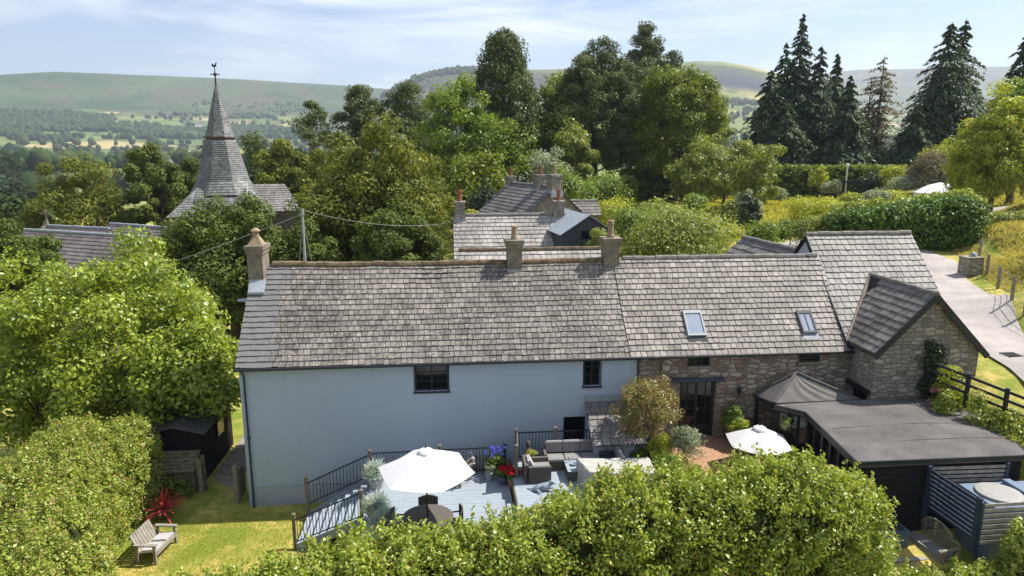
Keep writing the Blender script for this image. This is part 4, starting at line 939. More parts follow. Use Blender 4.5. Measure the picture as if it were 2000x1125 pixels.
def rail(par, a, b, h=.86, gap=.11, base=.1, mat='black'):
    a = np.array(a, float); b = np.array(b, float); m = MB(); up_ = np.array((0, 0, 1.))
    m.beam(a+up_*h, b+up_*h, .045, .035); m.beam(a+up_*base, b+up_*base, .035, .03)
    n = int(np.linalg.norm((b-a)[:2])/gap)
    for i in range(1, n):
        p = a+(b-a)*i/n; m.beam(p+up_*base, p+up_*h, .018, .018)
    return m.build('railing', mat, par)
post(dk, *A0, 0, 1.50); post(dk, *C0, 0, 1.20); post(dk, *B0, 0, 2.35); post(dk, *D0, 0, 2.28)
rail(dk, (*A0, .38), (*B0, DZ+.02)); rail(dk, (*C0, .12), (*D0, DZ+.02))
px_ = atY(858, 862, 22.08); post(dk, px_[0], 22.08, .4, 2.42); rail(dk, (*B0, DZ), (px_[0], 22.08, DZ+.03), .92); rail(dk, (px_[0], 22.08, DZ+.03), (1.8, 22.08, DZ+.05), .92)
post(dk, 1.76, 22.05, .4, 2.44, mat='navy')
ud = thing('upper_deck', (4.4, 20, 1), 'upper deck of grey boards one step up with black railings around the sofa corner', 'deck')
m = MB(); y = 17.9
while y < 22.15: m.box(1.93, 6.9, y, y+.137, UZ-.03, UZ+random.uniform(-.002, .002)); y += .145
m.build('boards', 'deck', ud)
m = MB(); m.box(1.89, 1.93, 17.6, 22.2, .3, UZ-.01); m.box(1.93, 6.88, 22.2, 22.24, .6, UZ-.04); m.build('skirt', 'wooddark', ud)
m = MB(); m.box(1.62, 1.885, 17.3, 19.6, DZ, DZ+.2); m.build('step', 'deck', ud)
pB = atY(1008, 823, 22.2)[0]; pC = atY(1085, 819, 22.2)[0]; pD = atY(1213, 820, 22.2)[0]
post(ud, pB, 22.2, .5, 2.86); post(ud, pC, 22.2, .5, 2.88, .11); post(ud, pD, 22.2, .5, 2.8)
post(ud, 2.05, 20.9, .5, 2.86); post(ud, 6.78, 21.15, .5, 2.72)
rail(ud, (pB, 22.2, UZ), (pC, 22.2, UZ), 1.0); rail(ud, (pC, 22.2, UZ), (pD, 22.2, UZ), 1.0); rail(ud, (pD, 22.2, UZ), (6.78, 21.15, UZ-.02), .95); rail(ud, (pB, 22.2, UZ), (2.05, 20.9, UZ), 1.0)
m = MB(); m.beam((pB+.03, 22.15, UZ+.55), (2.08, 20.95, UZ+.55), .03, 1.0); m.build('screen_panel', 'wooddark', ud)
# small picket panel on the lower deck
q0, q1 = atZ(927, 924, DZ), atZ(965, 923, DZ)
pk = thing('picket_panel', (q0[0], q0[1], DZ), 'short brown picket panel standing on the deck by the blue flowers', 'fence panel')
for k in range(8):
    x = q0[0]+(q1[0]-q0[0])*k/7; m = MB(); m.box(x-.028, x+.028, q0[1]-.012, q0[1]+.012, DZ+.03, DZ+.66); m.build('picket', 'wood', pk)
m = MB(); m.box(q0[0]-.05, q1[0]+.05, q0[1]+.013, q0[1]+.04, DZ+.15, DZ+.2); m.box(q0[0]-.05, q1[0]+.05, q0[1]+.013, q0[1]+.04, DZ+.5, DZ+.55); m.box(q0[0]-.05, q0[0], q0[1]-.1, q0[1]+.1, DZ, DZ+.03); m.box(q1[0], q1[0]+.05, q0[1]-.1, q0[1]+.1, DZ, DZ+.03); m.build('rail', 'wood', pk)

def parasol(x, y, z0, ze, zt, r, n, rot, label, tilt=(0, 0), sag=.06):
    t = thing('parasol', (x, y, z0), label, 'parasol', 'open white garden parasols'); m = MB(); rings = 7; vs = [(x+tilt[0]*0, y, zt)]; seg = n*4
    for i in range(1, rings+1):
        s = i/rings
        for k in range(seg):
            a = rot+2*math.pi*k/seg; f = (k % 4)/4; edge = math.cos(math.pi/n)/math.cos((f-.5)*2*math.pi/n)
            rr_ = r*s*edge; px = x+rr_*math.cos(a); py = y+rr_*math.sin(a)
            z = zt-(zt-ze)*s**1.12-sag*math.sin(math.pi*f)*s*s+tilt[0]*(px-x)+tilt[1]*(py-y); vs.append((px, py, z))
    fs = [(0, 1+k, 1+(k+1) % seg) for k in range(seg)]
    for i in range(rings-1):
        for k in range(seg):
            a = 1+i*seg+k; b = 1+i*seg+(k+1) % seg; fs.append((a, a+seg, b+seg, b))
    m.add(vs, fs); cn = m.build('canopy', 'parasol', t)
    sm = cn.modifiers.new('thickness', 'SOLIDIFY'); sm.thickness = .006
    m = MB(); m.lathe(x, y, [(.24, zt-.07), (.20, zt-.02), (.10, zt+.035), (.03, zt+.06)], 12); m.build('vent', 'parasol', cn)
    m = MB(); m.lathe(x, y, [(.028, zt+.055), (.03, zt+.08), (.012, zt+.13)], 8); m.build('finial', 'black', cn)
    m = MB(); m.tube([(x, y, z0), (x, y, zt-.02)], .024, 10); m.lathe(x, y, [(.25, z0), (.25, z0+.05), (.05, z0+.10), (.04, z0+.3)], 16); m.build('pole', 'black', t)
    for k in range(n):
        a = rot+2*math.pi*k/n; e = np.array((x+r*.97*math.cos(a), y+r*.97*math.sin(a), ze+.0+tilt[0]*r*math.cos(a)+tilt[1]*r*math.sin(a)-.02)); m = MB(); m.beam((x, y, zt-.05), e, .012, .018); m.beam((x, y, ze-.35), (np.array((x, y, zt-.05))+e)/2, .01, .012); m.build('rib', 'black', t)
    return t
PX, PY = [float(v) for v in atZ(835, 1010, DZ+.74)[:2]]
zt = atY(832, 878, PY)[2]; ze = atY(833, 918, PY)[2]
parasol(PX, PY, DZ, ze, zt+.0, 1.40, 6, R(-12), 'large white parasol open over the round table on the lower deck', sag=.05)
P2Y = 20.3; c2 = atY(1482, 862, P2Y); zt2 = atY(1480, 834, P2Y)[2]
parasol(c2[0], P2Y, 2.0, c2[2], zt2, 1.10, 6, R(20), 'smaller white parasol on the brick patio beside the garden room', sag=.04)
# round table and chairs
tb = thing('round_table', (PX, PY, DZ), 'round woven garden table around the parasol pole', 'table')
m = MB(); m.lathe(PX, PY, [(.72, DZ+.70), (.745, DZ+.71), (.745, DZ+.735), (.72, DZ+.74)], 40); m.build('tabletop', 'wicker', tb)
for k in range(4):
    a = .8+k*math.pi/2; m = MB(); m.beam((PX+.5*math.cos(a), PY+.5*math.sin(a), DZ), (PX+.42*math.cos(a), PY+.42*math.sin(a), DZ+.70), .05, .05); m.build('leg', 'wicker', tb)
def dining_chair(x, y, z, label):
    t = thing('dining_chair', (x, y, z), label, 'chair', 'woven dining chairs round the table'); ORIGIN[t.name] = np.zeros(3)
    m = MB(); m.box(-.25, .25, -.25, .25, .40, .46); m.build('seat', 'wicker', t)
    m = MB()
    for i in range(9):
        a = (i-4)/4; xx = a*.26; m.box(xx-.034, xx+.034, .22-.06*a*a, .25-.06*a*a, .46, .92-.03*a*a)
    m.build('backrest', 'wicker', t)
    for sx_ in (-1, 1):
        for sy in (-1, 1):
            m = MB(); m.beam((sx_*.22, sy*.22, 0), (sx_*.22, sy*.21, .40), .035, .035); m.build('leg', 'wicker', t)
        m = MB(); m.box(sx_*.27-.025, sx_*.27+.025, -.2, .2, .62, .65); m.box(sx_*.27-.02, sx_*.27+.02, -.2, -.16, .46, .62); m.build('armrest', 'wicker', t)
    return t
dc = dining_chair(*atZ(837, 1012, DZ)[:2]+np.array((0, .35)), DZ, 'woven dining chair behind the round table, seen below the parasol')
_q = atZ(836, 968, DZ+.9); dc.location = (_q[0], _q[1]-.22, DZ)
_l = atZ(764, 999, DZ+.9); _r = atZ(901, 992, DZ+.9); copy_tree(dc, (_l[0]+.2, _l[1], DZ), R(82), 'woven dining chair left of the round table, its back edge on'); copy_tree(dc, (_r[0]-.2, _r[1], DZ), R(-84), 'woven dining chair right of the round table, its back edge on')
# wooden chair behind the parasol
def armchair_wood(name, x, y, z, rz, w_, label, cat, mat='woodg', cush='cushionw', slats=None, seath=.40, hb=.95):
    t = thing(name, (x, y, z), label, cat); ORIGIN[t.name] = np.zeros(3); n = slats or int(w_/.13)
    for s in (-1, 1):
        for sy in (-1, 1):
            m = MB(); m.box(s*w_/2-.035, s*w_/2+.035, sy*.28-.04, sy*.28+.04, 0, .60 if sy < 0 else .55); m.build('leg', mat, t)
        m = MB(); m.box(s*w_/2-.06, s*w_/2+.06, -.36, .34, .60, .635); m.build('armrest', mat, t)
    m = MB()
    for k in range(5): m.box(-w_/2+.04, w_/2-.04, -.30+k*.115, -.30+k*.115+.10, seath-.03-.012*k, seath-.012*k)
    m.box(-w_/2+.04, w_/2-.04, -.33, -.30, seath-.14, seath-.03); m.build('seat', mat, t)
    m = MB()
    for k in range(n):
        xx = -w_/2+.06+(w_-.12)*(k+.5)/n; hh = hb
        m.beam((xx, .24, seath-.1), (xx, .50, hh), (w_-.12)/n*.86, .022, (0, 1, 0))
    m.beam((-w_/2+.05, .44, .60), (w_/2-.05, .44, .60), .03, .07); m.beam((-w_/2+.05, .52, .76), (w_/2-.05, .52, .76), .03, .06); m.build('backrest', mat, t)
    if cush:
        for s in (-1, 1):
            m = MB(); m.hexa([(s*w_/4-w_*.2, -.28, seath), (s*w_/4+w_*.2, -.28, seath), (s*w_/4+w_*.2, .18, seath-.045), (s*w_/4-w_*.2, .18, seath-.045)], [(s*w_/4-w_*.19, -.27, seath+.05), (s*w_/4+w_*.19, -.27, seath+.05), (s*w_/4+w_*.19, .17, seath+.005), (s*w_/4-w_*.19, .17, seath+.005)]); m.build('cushion', cush, t)
    t.rotation_euler = (0, 0, rz); return t
q = atZ(893, 946, DZ); armchair_wood('garden_chair', q[0], q[1]+.15, DZ, R(-120), .6, 'wooden garden chair half hidden behind the large parasol', 'chair', 'wood', None)
q = atZ(306, 1085, 0.); armchair_wood('garden_bench', -9.25, 20.15, gz(-9.25, 20.15), R(82), 1.15, 'grey slatted wooden bench with pale cushions at the edge of the lawn', 'bench', 'woodg', 'cushionw', hb=.86)
q = atZ(914, 944, DZ); hk = thing('crook_stand', (q[0], q[1], DZ), 'thin metal crook stand with a lantern beside the large parasol', 'lantern stand')
m = MB(); m.tube([(q[0], q[1], DZ), (q[0], q[1], DZ+1.0), (q[0]+.05, q[1], DZ+1.12), (q[0]+.13, q[1], DZ+1.12), (q[0]+.17, q[1], DZ+1.0)], .010, 6); m.build('stand', 'alu', hk)
m = MB(); m.lathe(q[0]+.17, q[1], [(.01, DZ+.98), (.07, DZ+.92), (.06, DZ+.75), (.08, DZ+.73)], 8); m.build('lantern', 'alu', hk)

# sofa corner
def wickerbox(m, x0, x1, y0, y1, z0, z1):
    m.box(x0, x1, y0, y1, z0, z1)
    k = z0+.03
    while k < z1-.02: m.box(x0-.006, x1+.006, y0-.006, y1+.006, k, k+.022); k += .045
sf = thing('corner_sofa', (4.2, 21.6, UZ), 'grey woven corner sofa with thick grey cushions against the deck railing', 'sofa')
sx0 = atZ(1067, 905, UZ)[0]-.05; sx1 = atZ(1163, 905, UZ)[0]+.06; sy0, sy1 = 21.25, 22.0
m = MB(); wickerbox(m, sx0, sx1, sy0, sy1-.1, UZ, UZ+.30); wickerbox(m, sx0, sx1+.8, sy1-.12, sy1, UZ, UZ+.68); wickerbox(m, sx0-.09, sx0, sy0, sy1, UZ, UZ+.58)
wickerbox(m, sx1, sx1+.75, 20.35, sy1-.12, UZ, UZ+.30); wickerbox(m, sx1+.68, sx1+.8, 20.35, sy1-.12, UZ, UZ+.62); m.build('frame', 'wicker', sf)
def cushion(par, x0, x1, y0, y1, z0, z1, mat='cushion', name='cushion'):
    m = MB(); r_ = .03
    m.hexa([(x0+r_, y0+r_, z0), (x1-r_, y0+r_, z0), (x1-r_, y1-r_, z0), (x0+r_, y1-r_, z0)], [(x0, y0, z0+r_), (x1, y0, z0+r_), (x1, y1, z0+r_), (x0, y1, z0+r_)])
    m.hexa([(x0, y0, z0+r_), (x1, y0, z0+r_), (x1, y1, z0+r_), (x0, y1, z0+r_)], [(x0, y0, z1-r_), (x1, y0, z1-r_), (x1, y1, z1-r_), (x0, y1, z1-r_)])
    m.hexa([(x0, y0, z1-r_), (x1, y0, z1-r_), (x1, y1, z1-r_), (x0, y1, z1-r_)], [(x0+r_, y0+r_, z1), (x1-r_, y0+r_, z1), (x1-r_, y1-r_, z1), (x0+r_, y1-r_, z1)])
    return m.build(name, mat, par)
W3 = (sx1-sx0)/3
for k in range(3):
    cushion(sf, sx0+W3*k+.01, sx0+W3*(k+1)-.01, sy0-.02, sy1-.28, UZ+.305, UZ+.42, name='seat_cushion')
    cushion(sf, sx0+W3*k+.01, sx0+W3*(k+1)-.01, sy1-.27, sy1-.125, UZ+.42, UZ+.84, name='back_cushion')
cushion(sf, sx1+.02, sx1+.64, 20.4, 21.05, UZ+.305, UZ+.42, name='seat_cushion'); cushion(sf, sx1+.52, sx1+.67, 20.4, 21.7, UZ+.42, UZ+.80, name='back_cushion')
m = MB(); wickerbox(m, sx1+.03, sx1+.5, 21.3, 21.85, UZ+.3, UZ+.52); m.box(sx1+.02, sx1+.51, 21.28, 21.87, UZ+.52, UZ+.54); m.build('side_shelf', 'fabricdark', sf)
q = np.array((sx1+.25, 21.55, UZ+.545)); ln2 = thing('table_lantern', q, 'small dark lantern on the corner of the sofa shelf', 'lantern')
m = MB(); m.box(q[0]-.07, q[0]+.07, q[1]-.07, q[1]+.07, q[2], q[2]+.02)
for a in (-1, 1):
    for b in (-1, 1): m.box(q[0]+a*.06-.008, q[0]+a*.06+.008, q[1]+b*.06-.008, q[1]+b*.06+.008, q[2]+.02, q[2]+.2)
m.hexa([(q[0]-.08, q[1]-.08, q[2]+.2), (q[0]+.08, q[1]-.08, q[2]+.2), (q[0]+.08, q[1]+.08, q[2]+.2), (q[0]-.08, q[1]+.08, q[2]+.2)], [(q[0]-.02, q[1]-.02, q[2]+.27), (q[0]+.02, q[1]-.02, q[2]+.27), (q[0]+.02, q[1]+.02, q[2]+.27), (q[0]-.02, q[1]+.02, q[2]+.27)])
m.build('lantern_frame', 'redpot', ln2); m = MB(); m.lathe(q[0], q[1], [(.03, q[2]+.02), (.03, q[2]+.13)], 10); m.build('candle', 'cushionw', ln2)
ac = thing('wicker_armchair', (2.9, 20.9, UZ), 'woven armchair with grey cushion turned towards the coffee table', 'armchair')
c0 = atZ(1031, 945, UZ); c1 = atZ(1077, 945, UZ); ax0, ax1 = c0[0], c1[0]; ay0 = c0[1]; ay1 = ay0+.82
m = MB(); wickerbox(m, ax0, ax1, ay0+.1, ay1-.1, UZ, UZ+.30); wickerbox(m, ax0-.02, ax1, ay0, ay0+.11, UZ, UZ+.56); wickerbox(m, ax0-.02, ax1, ay1-.11, ay1, UZ, UZ+.56); wickerbox(m, ax0-.1, ax0+.02, ay0, ay1, UZ, UZ+.64); m.build('frame', 'wicker', ac)
cushion(ac, ax0+.16, ax1+.02, ay0+.12, ay1-.12, UZ+.305, UZ+.42, name='seat_cushion'); m = MB(); m.beam((ax0+.06, (ay0+ay1)/2, UZ+.72), (ax0+.2, (ay0+ay1)/2, UZ+.42), .5, .10, (1, 0, .4)); m.build('back_cushion', 'cushionw', ac)
c0 = atZ(1110, 941, UZ); c1 = atZ(1139, 940, UZ); ct = thing('coffee_table', c0, 'low woven coffee table with glass top between armchair and covered table', 'coffee table'); y1_ = c0[1]+.85
m = MB(); wickerbox(m, c0[0], c1[0]+.02, c0[1], y1_, UZ, UZ+.34); m.build('base', 'wicker', ct); m = MB(); m.box(c0[0]-.02, c1[0]+.04, c0[1]-.02, y1_+.02, UZ+.35, UZ+.365); m.build('tabletop', 'lead', ct)
bx, by = (c0[0]+c1[0])/2, c0[1]+.45; bw_ = thing('bowl', (bx, by, UZ+.37), 'small glass bowl on the coffee table', 'bowl'); m = MB(); m.lathe(bx, by, [(.04, UZ+.367), (.09, UZ+.38), (.12, UZ+.42), (.11, UZ+.42), (.05, UZ+.385)], 16); m.build('bowl_body', 'tub', bw_)
gx, gy = bx-.12, by+.22; wg = thing('wine_glass', (gx, gy, UZ+.37), 'stemmed glass at the far end of the coffee table', 'glass'); m = MB(); m.lathe(gx, gy, [(.03, UZ+.367), (.006, UZ+.375), (.006, UZ+.45), (.035, UZ+.50), (.03, UZ+.56)], 12); m.build('glass_body', 'skyglass', wg)
# covered table
q = [atZ(1126, 895, UZ+.72), atZ(1268, 893, UZ+.72), atZ(1272, 914, UZ+.72), atZ(1147, 912, UZ+.72)]
q = [np.array(v) for v in (q[3], q[2], q[1], q[0])]; dep = .55
q = [q[0]+(-.0, -.35, 0), q[1]+(.1, -.35, 0), q[2], q[3]]
cvt = thing('covered_table', q[0], 'garden table wrapped in a pale grey weather cover beside the coffee table', 'covered table'); cc_ = sum(q)/4
m = MB(); vs = []; N_ = 16; ring = []
for e in range(4):
    for k in range(N_): ring.append(q[e]+(q[(e+1) % 4]-q[e])*k/N_)
g = np.random.default_rng(4)
for lv, (o, dz) in enumerate(((-.03, .0), (0, -.03), (.01, -.25), (.03, -.5), (.06, -.71))):
    for i, p in enumerate(ring):
        dd = unit((p-cc_)*(1, 1, 0)); wv = .007*lv*math.sin(i*1.1+lv*.5)+g.normal(0, .002)*lv; vs.append(p+dd*(o+wv)+(0, 0, dz+.01*math.sin(i*.7)))
nr_ = len(ring); m.add(vs, [tuple(range(nr_))]+[(l*nr_+i, (l+1)*nr_+i, (l+1)*nr_+(i+1) % nr_, l*nr_+(i+1) % nr_) for l in range(4) for i in range(nr_)]); m.build('cover', 'cover', cvt)
m = MB()
for p in q: m.box(p[0]-.03+.06*np.sign(cc_[0]-p[0]), p[0]+.03+.06*np.sign(cc_[0]-p[0]), p[1]-.03+.06*np.sign(cc_[1]-p[1]), p[1]+.03+.06*np.sign(cc_[1]-p[1]), UZ, UZ+.6)
m.build('frame', 'wood', cvt)

# dog lying on the deck (one continuous skinned body)
def skin_body(name, par, pts, edges, mat, lv=2):
    me = bpy.data.meshes.new(name); o0 = ORIGIN[par.name]; me.from_pydata([tuple(np.array(p[:3])-o0*0) for p in pts], edges, []); me.update()
    o = bpy.data.objects.new(name, me); col.objects.link(o); o.parent = par; ORIGIN[o.name] = o0
    md = o.modifiers.new('skin', 'SKIN')
    if not me.skin_vertices: me.attributes.new('skin_radius', 'FLOAT_VECTOR', 'POINT') if False else None
    for i, p in enumerate(pts): me.skin_vertices[0].data[i].radius = (p[3], p[3])
    me.skin_vertices[0].data[0].use_root = True
    sb = o.modifiers.new('sub', 'SUBSURF'); sb.levels = lv; sb.render_levels = lv; me.materials.append(M[mat]); return o
q = atZ(1060, 958, UZ); dg = thing('dog', (q[0], q[1], UZ), 'grey and white dog lying on the upper deck in front of the armchair', 'dog')
dpts = [(-.22, 0, .13, .12), (-.05, 0, .15, .125), (.12, 0, .16, .115), (.23, 0, .22, .07), (.30, -.01, .29, .075), (.37, -.03, .28, .05), (.44, -.05, .265, .03),
        (-.22, -.12, .07, .06), (-.08, -.22, .04, .035), (-.20, -.27, .03, .025), (.14, -.10, .07, .05), (.28, -.14, .035, .032), (.40, -.15, .03, .026),
        (.14, .10, .07, .05), (.28, .12, .035, .03), (.39, .12, .03, .024), (-.34, .03, .07, .035), (-.44, .10, .03, .02), (-.52, .18, .025, .012), (.285, .05, .355, .022), (.285, -.06, .355, .022)]
dog = skin_body('body', dg, dpts, [(0, 1), (1, 2), (2, 3), (3, 4), (4, 5), (5, 6), (0, 7), (7, 8), (8, 9), (2, 10), (10, 11), (11, 12), (2, 13), (13, 14), (14, 15), (0, 16), (16, 17), (17, 18), (4, 19), (4, 20)], 'dog')
dg.scale = (.95, .95, .95)
# figurine on the railing corner
q = np.array((pB+.35, 21.6, UZ)); st = thing('garden_statue', q, 'dark garden figure standing beside the railing post', 'statue'); 
m = MB(); m.lathe(q[0], q[1], [(.13, UZ), (.14, UZ+.08), (.06, UZ+.1), (.05, UZ+.35), (.12, UZ+.4), (.10, UZ+.62), (.05, UZ+.72), (.06, UZ+.76), (.085, UZ+.84), (.06, UZ+.93), (.01, UZ+.96)], 12); m.build('figure', 'fabricdark', st)

# pots and flowers
def potted(name, label, x, y, z, pr, ph, pm, plants, group=None, cat='potted plant'):
    t = thing(name, (x, y, z), label, cat, group); m = MB(); m.lathe(x, y, [(pr*.7, z), (pr, z+ph*.9), (pr*1.08, z+ph*.9), (pr*1.08, z+ph), (pr*.9, z+ph), (pr*.85, z+ph*.9)], 18); m.build('pot', pm, t)
    g = np.random.default_rng(int(abs(x*97+y*31)*10) % 9999)
    for nm, mat, K, rr_, hz, cr, per_, lf in plants:
        cen = np.array([(x+g.normal(0, rr_*.5), y+g.normal(0, rr_*.5), z+ph+g.uniform(hz[0], hz[1])) for _ in range(K)])
        P, Nn, d, idx = clump_pts(cen, np.full(K, cr), per_, g); foliage(nm, t, mat, P, Nn, lf, g)
    return t
q = atZ(972, 938, DZ); potted('flower_pot', 'pot of tall blue delphiniums at the back corner of the lower deck', q[0], q[1]+.35, DZ, .2, .35, 'planter', [('foliage', 'green', 26, .28, (0, .35), .12, 45, .07), ('flower', 'blueflower', 13, .3, (.45, .78), .085, 60, .04)], 'flower pots on the lower deck')
q = atZ(982, 944, DZ); potted('flower_pot', 'pot of bright red geraniums, left of the red pair', q[0], q[1]-.05, DZ, .18, .3, 'planter', [('foliage', 'green', 16, .2, (0, .2), .09, 40, .06), ('flower', 'redflower', 16, .22, (.16, .32), .065, 70, .035)], 'flower pots on the lower deck')
q = atZ(1005, 950, DZ); potted('flower_pot', 'pot of bright red geraniums, right of the red pair', q[0]-.05, q[1], DZ, .18, .3, 'terracotta', [('foliage', 'green', 16, .2, (0, .2), .09, 40, .06), ('flower', 'redflower', 18, .22, (.16, .34), .07, 80, .035)], 'flower pots on the lower deck')
q = atZ(957, 940, DZ); potted('flower_pot', 'small pot of silvery trailing plants left of the geraniums', q[0], q[1]+.1, DZ, .16, .3, 'lead', [('foliage', 'grey', 14, .15, (0, .25), .07, 40, .05)], 'flower pots on the lower deck')
q = atY(1037, 872, 21.3); potted('potted_shrub', 'round yellow green shrub in a pot behind the armchair', q[0], 21.35, UZ, .17, .45, 'planter', [('foliage', 'bright', 14, .17, (.05, .3), .10, 60, .05)])
def grasspot(label, x, y, z, n=900, h=.62, r=.34):
    t = thing('grass_planter', (x, y, z), label, 'planter', 'blue fescue planters on the lower deck'); m = MB(); m.lathe(x, y, [(.2, z), (.26, z+.32), (.28, z+.33), (.24, z+.33)], 18); m.build('pot', 'cushionw', t)
    g = np.random.default_rng(int(y*100)); P = []
    a = g.uniform(0, 6.283, n*3); l = g.uniform(.15, 1, n*3); a = np.repeat(a, 1)
    th = l*1.25; rr_ = r*np.sin(th)*1.25; zz = z+.33+h*np.cos(th*.95)*g.uniform(.35, 1, n*3)
    q_ = g.uniform(.3, 1, n*3); P = np.stack([x+np.cos(a)*rr_*q_, y+np.sin(a)*rr_*q_, z+.3+(zz-z-.3)*q_], 1)
    T = np.stack([np.cos(a)*np.sin(th), np.sin(a)*np.sin(th), np.cos(th)], 1); Nn = np.stack([-np.cos(a)*np.cos(th), -np.sin(a)*np.cos(th), np.sin(th)], 1)+g.normal(size=P.shape)*.5
    foliage('grass', t, 'bluegrass', P, Nn, .34, g, T, FINE); return t
for px, py, lb in ((735, 952, 'blue fescue planter left of the parasol, farthest back'), (735, 1020, 'blue fescue planter left of the parasol, middle of three'), (750, 1052, 'blue fescue planter nearest the front hedge')):
    q = atZ(px, py, DZ); grasspot(lb, q[0], q[1], DZ)

# ================================================================== RIGHT CORNER: Lutyens bench, slatted screens, hot tub
SZ = .95
def screen(label, a, b, z0, h, n, mat, postm='navy'):
    a = np.array((*a, z0), float); b = np.array((*b, z0), float); t = thing('slatted_screen', a, label, 'screen', 'slatted timber screens round the hot tub')
    for p in (a, b): post(t, p[0], p[1], z0-.3, z0+h+.08, .09, postm)
    for k in range(n):
        z = .12+(h-.15)*k/(n-1); m = MB(); m.beam(a+(0, 0, z), b+(0, 0, z), .03, .085); m.build('slat', mat, t)
    return t
SB = 1.5
sA = atZ(1818, 1008, 1.7)[:2]; 
s1 = np.array((14.25, 16.75)); 
FR = np.array(atY(1912, 985, 14.9)); BL = np.array(atY(1815, 915, 16.7)); BR_ = np.array(atY(1968, 905, 16.7))
screen('dark navy slatted screen running back to front beside the bench', BL[:2], FR[:2], BL[2]-1.2, 1.2, 9, 'navy')
screen('weathered slatted screen at the back, against the black wall', BL[:2]+np.array((.08, .05)), BR_[:2], BL[2]-1.2, 1.2, 9, 'slatw')
RR = np.array(atY(2040, 985, 14.9)); screen('weathered slatted screen across the front, right of the bench', FR[:2]+np.array((.06, -.03)), RR[:2], FR[2]-1.2, 1.2, 8, 'slatw')
tu = thing('hot_tub', (16, 16, 1.2), 'blue hot tub with folded lid behind the slatted screens', 'hot tub')
tcx, tcy, tz = atY(1955, 962, 15.85); tcx += .1
m = MB(); m.box(tcx-.75, tcx+1.3, tcy-.62, tcy+.62, 1.2, tz-.12); m.box(tcx-.8, tcx+1.35, tcy-.66, tcy+.66, tz-.12, tz-.05); m.build('shell', 'tub', tu)
m = MB(); m.lathe(tcx-.15, tcy, [(.56, tz-.048), (.58, tz-.02), (.56, tz+.02), (.40, tz+.05), (.38, tz+.05), (.05, tz+.06)], 32); m.build('lid', 'tublid', tu)
m = MB(); m.beam((tcx+.55, tcy-.6, tz+.02), (tcx+.55, tcy+.6, tz+.02), .22, .1); m.build('lid_bar', 'tub', tu)
# Lutyens bench
lb = thing('curved_back_bench', (0, 0, 0), 'ornate weathered bench with scrolled arms and arched back beside the slatted screen', 'bench'); ORIGIN[lb.name] = np.zeros(3)
Wb = 1.6
for s in (-1, 1):
    for sy in (-1, 1):
        m = MB(); m.box(s*.76-.035, s*.76+.035, sy*.25-.035, sy*.25+.035, 0, .62 if sy < 0 else .7); m.build('leg', 'woodg', lb)
    m = MB(); m.tube([(s*.76, -.33, .60), (s*.76, -.30, .68), (s*.76, .26, .68)], .045, 8); m.tube([(s*.76-.06, -.33, .64), (s*.76+.06, -.33, .64)], .075, 10); m.box(s*.76-.02, s*.76+.02, -.22, .22, .38, .42); m.build('armrest', 'woodg', lb)
m = MB()
for k in range(6): m.box(-.74, .74, -.28+k*.088, -.28+k*.088+.075, .40, .425)
m.box(-.74, .74, -.31, -.285, .30, .40); m.build('seat', 'woodg', lb)
m = MB(); top = lambda x: .72+.36*max(0, 1-(x/.52)**2)**.5 if abs(x) < .5 else .72+.12*math.cos((abs(x)-.62)*9)*.6
xs = np.linspace(-.74, .74, 40); m.tube([(x, .27, top(x)) for x in xs], .03, 6)
for k in range(8):
    z = .46+k*.072; ex = .74 if z < .70 else .52*math.sqrt(max(0, 1-((z-.72)/.36)**2))
    if ex > .1: m.box(-ex, ex, .262, .278, z, z+.025)
for x in (-.36, 0, .36): m.box(x-.018, x+.018, .255, .285, .42, top(x))
m.build('backrest', 'woodg', lb)
m = MB(); m.box(-.70, .70, -.26, .18, .426, .48); m.build('cushion', 'cushion', lb)
ba = atZ(1770, 1040, 1.55); bb = atZ(1848, 1092, 1.55); bm_ = (ba+bb)/2; lb.location = (bm_[0]+.12, bm_[1]+.1, 1.12); lb.rotation_euler = (0, 0, math.atan2(bb[1]-ba[1], bb[0]-ba[0]))
q0 = atZ(1733, 1093, 1.45); q1 = atZ(1942, 1079, 1.45)
rw = thing('timber_retaining_edge', q0, 'low grey timber sleeper wall in front of the bench', 'low wall'); m = MB(); m.beam(q0-(0, 0, .1), q1-(0, 0, .1), .16, .16); m.build('top_rail', 'slatw', rw); m = MB(); m.beam(q0-(0, .0, .45), q1-(0, .0, .45), .08, .5); m.build('board', 'wooddark', rw)
q = atZ(1735, 1065, 1.35); tp = thing('square_planter', q, 'blue grey square planter left of the ornate bench', 'planter'); m = MB(); wx = .42
m.box(q[0]-wx, q[0]+wx*.9, q[1]-.3, q[1]-.25, .9, 1.95); m.box(q[0]-wx, q[0]-wx+.05, q[1]-.25, q[1]+.4, .9, 1.95); m.box(q[0]+wx*.9-.05, q[0]+wx*.9, q[1]-.25, q[1]+.4, .9, 1.95); m.box(q[0]-wx, q[0]+wx*.9, q[1]+.4, q[1]+.45, .9, 1.95); m.build('box', 'planter', tp)
m = MB(); m.box(q[0]-wx+.05, q[0]+wx*.9-.05, q[1]-.25, q[1]+.4, 1.5, 1.8); m.build('soil', 'bark', tp)

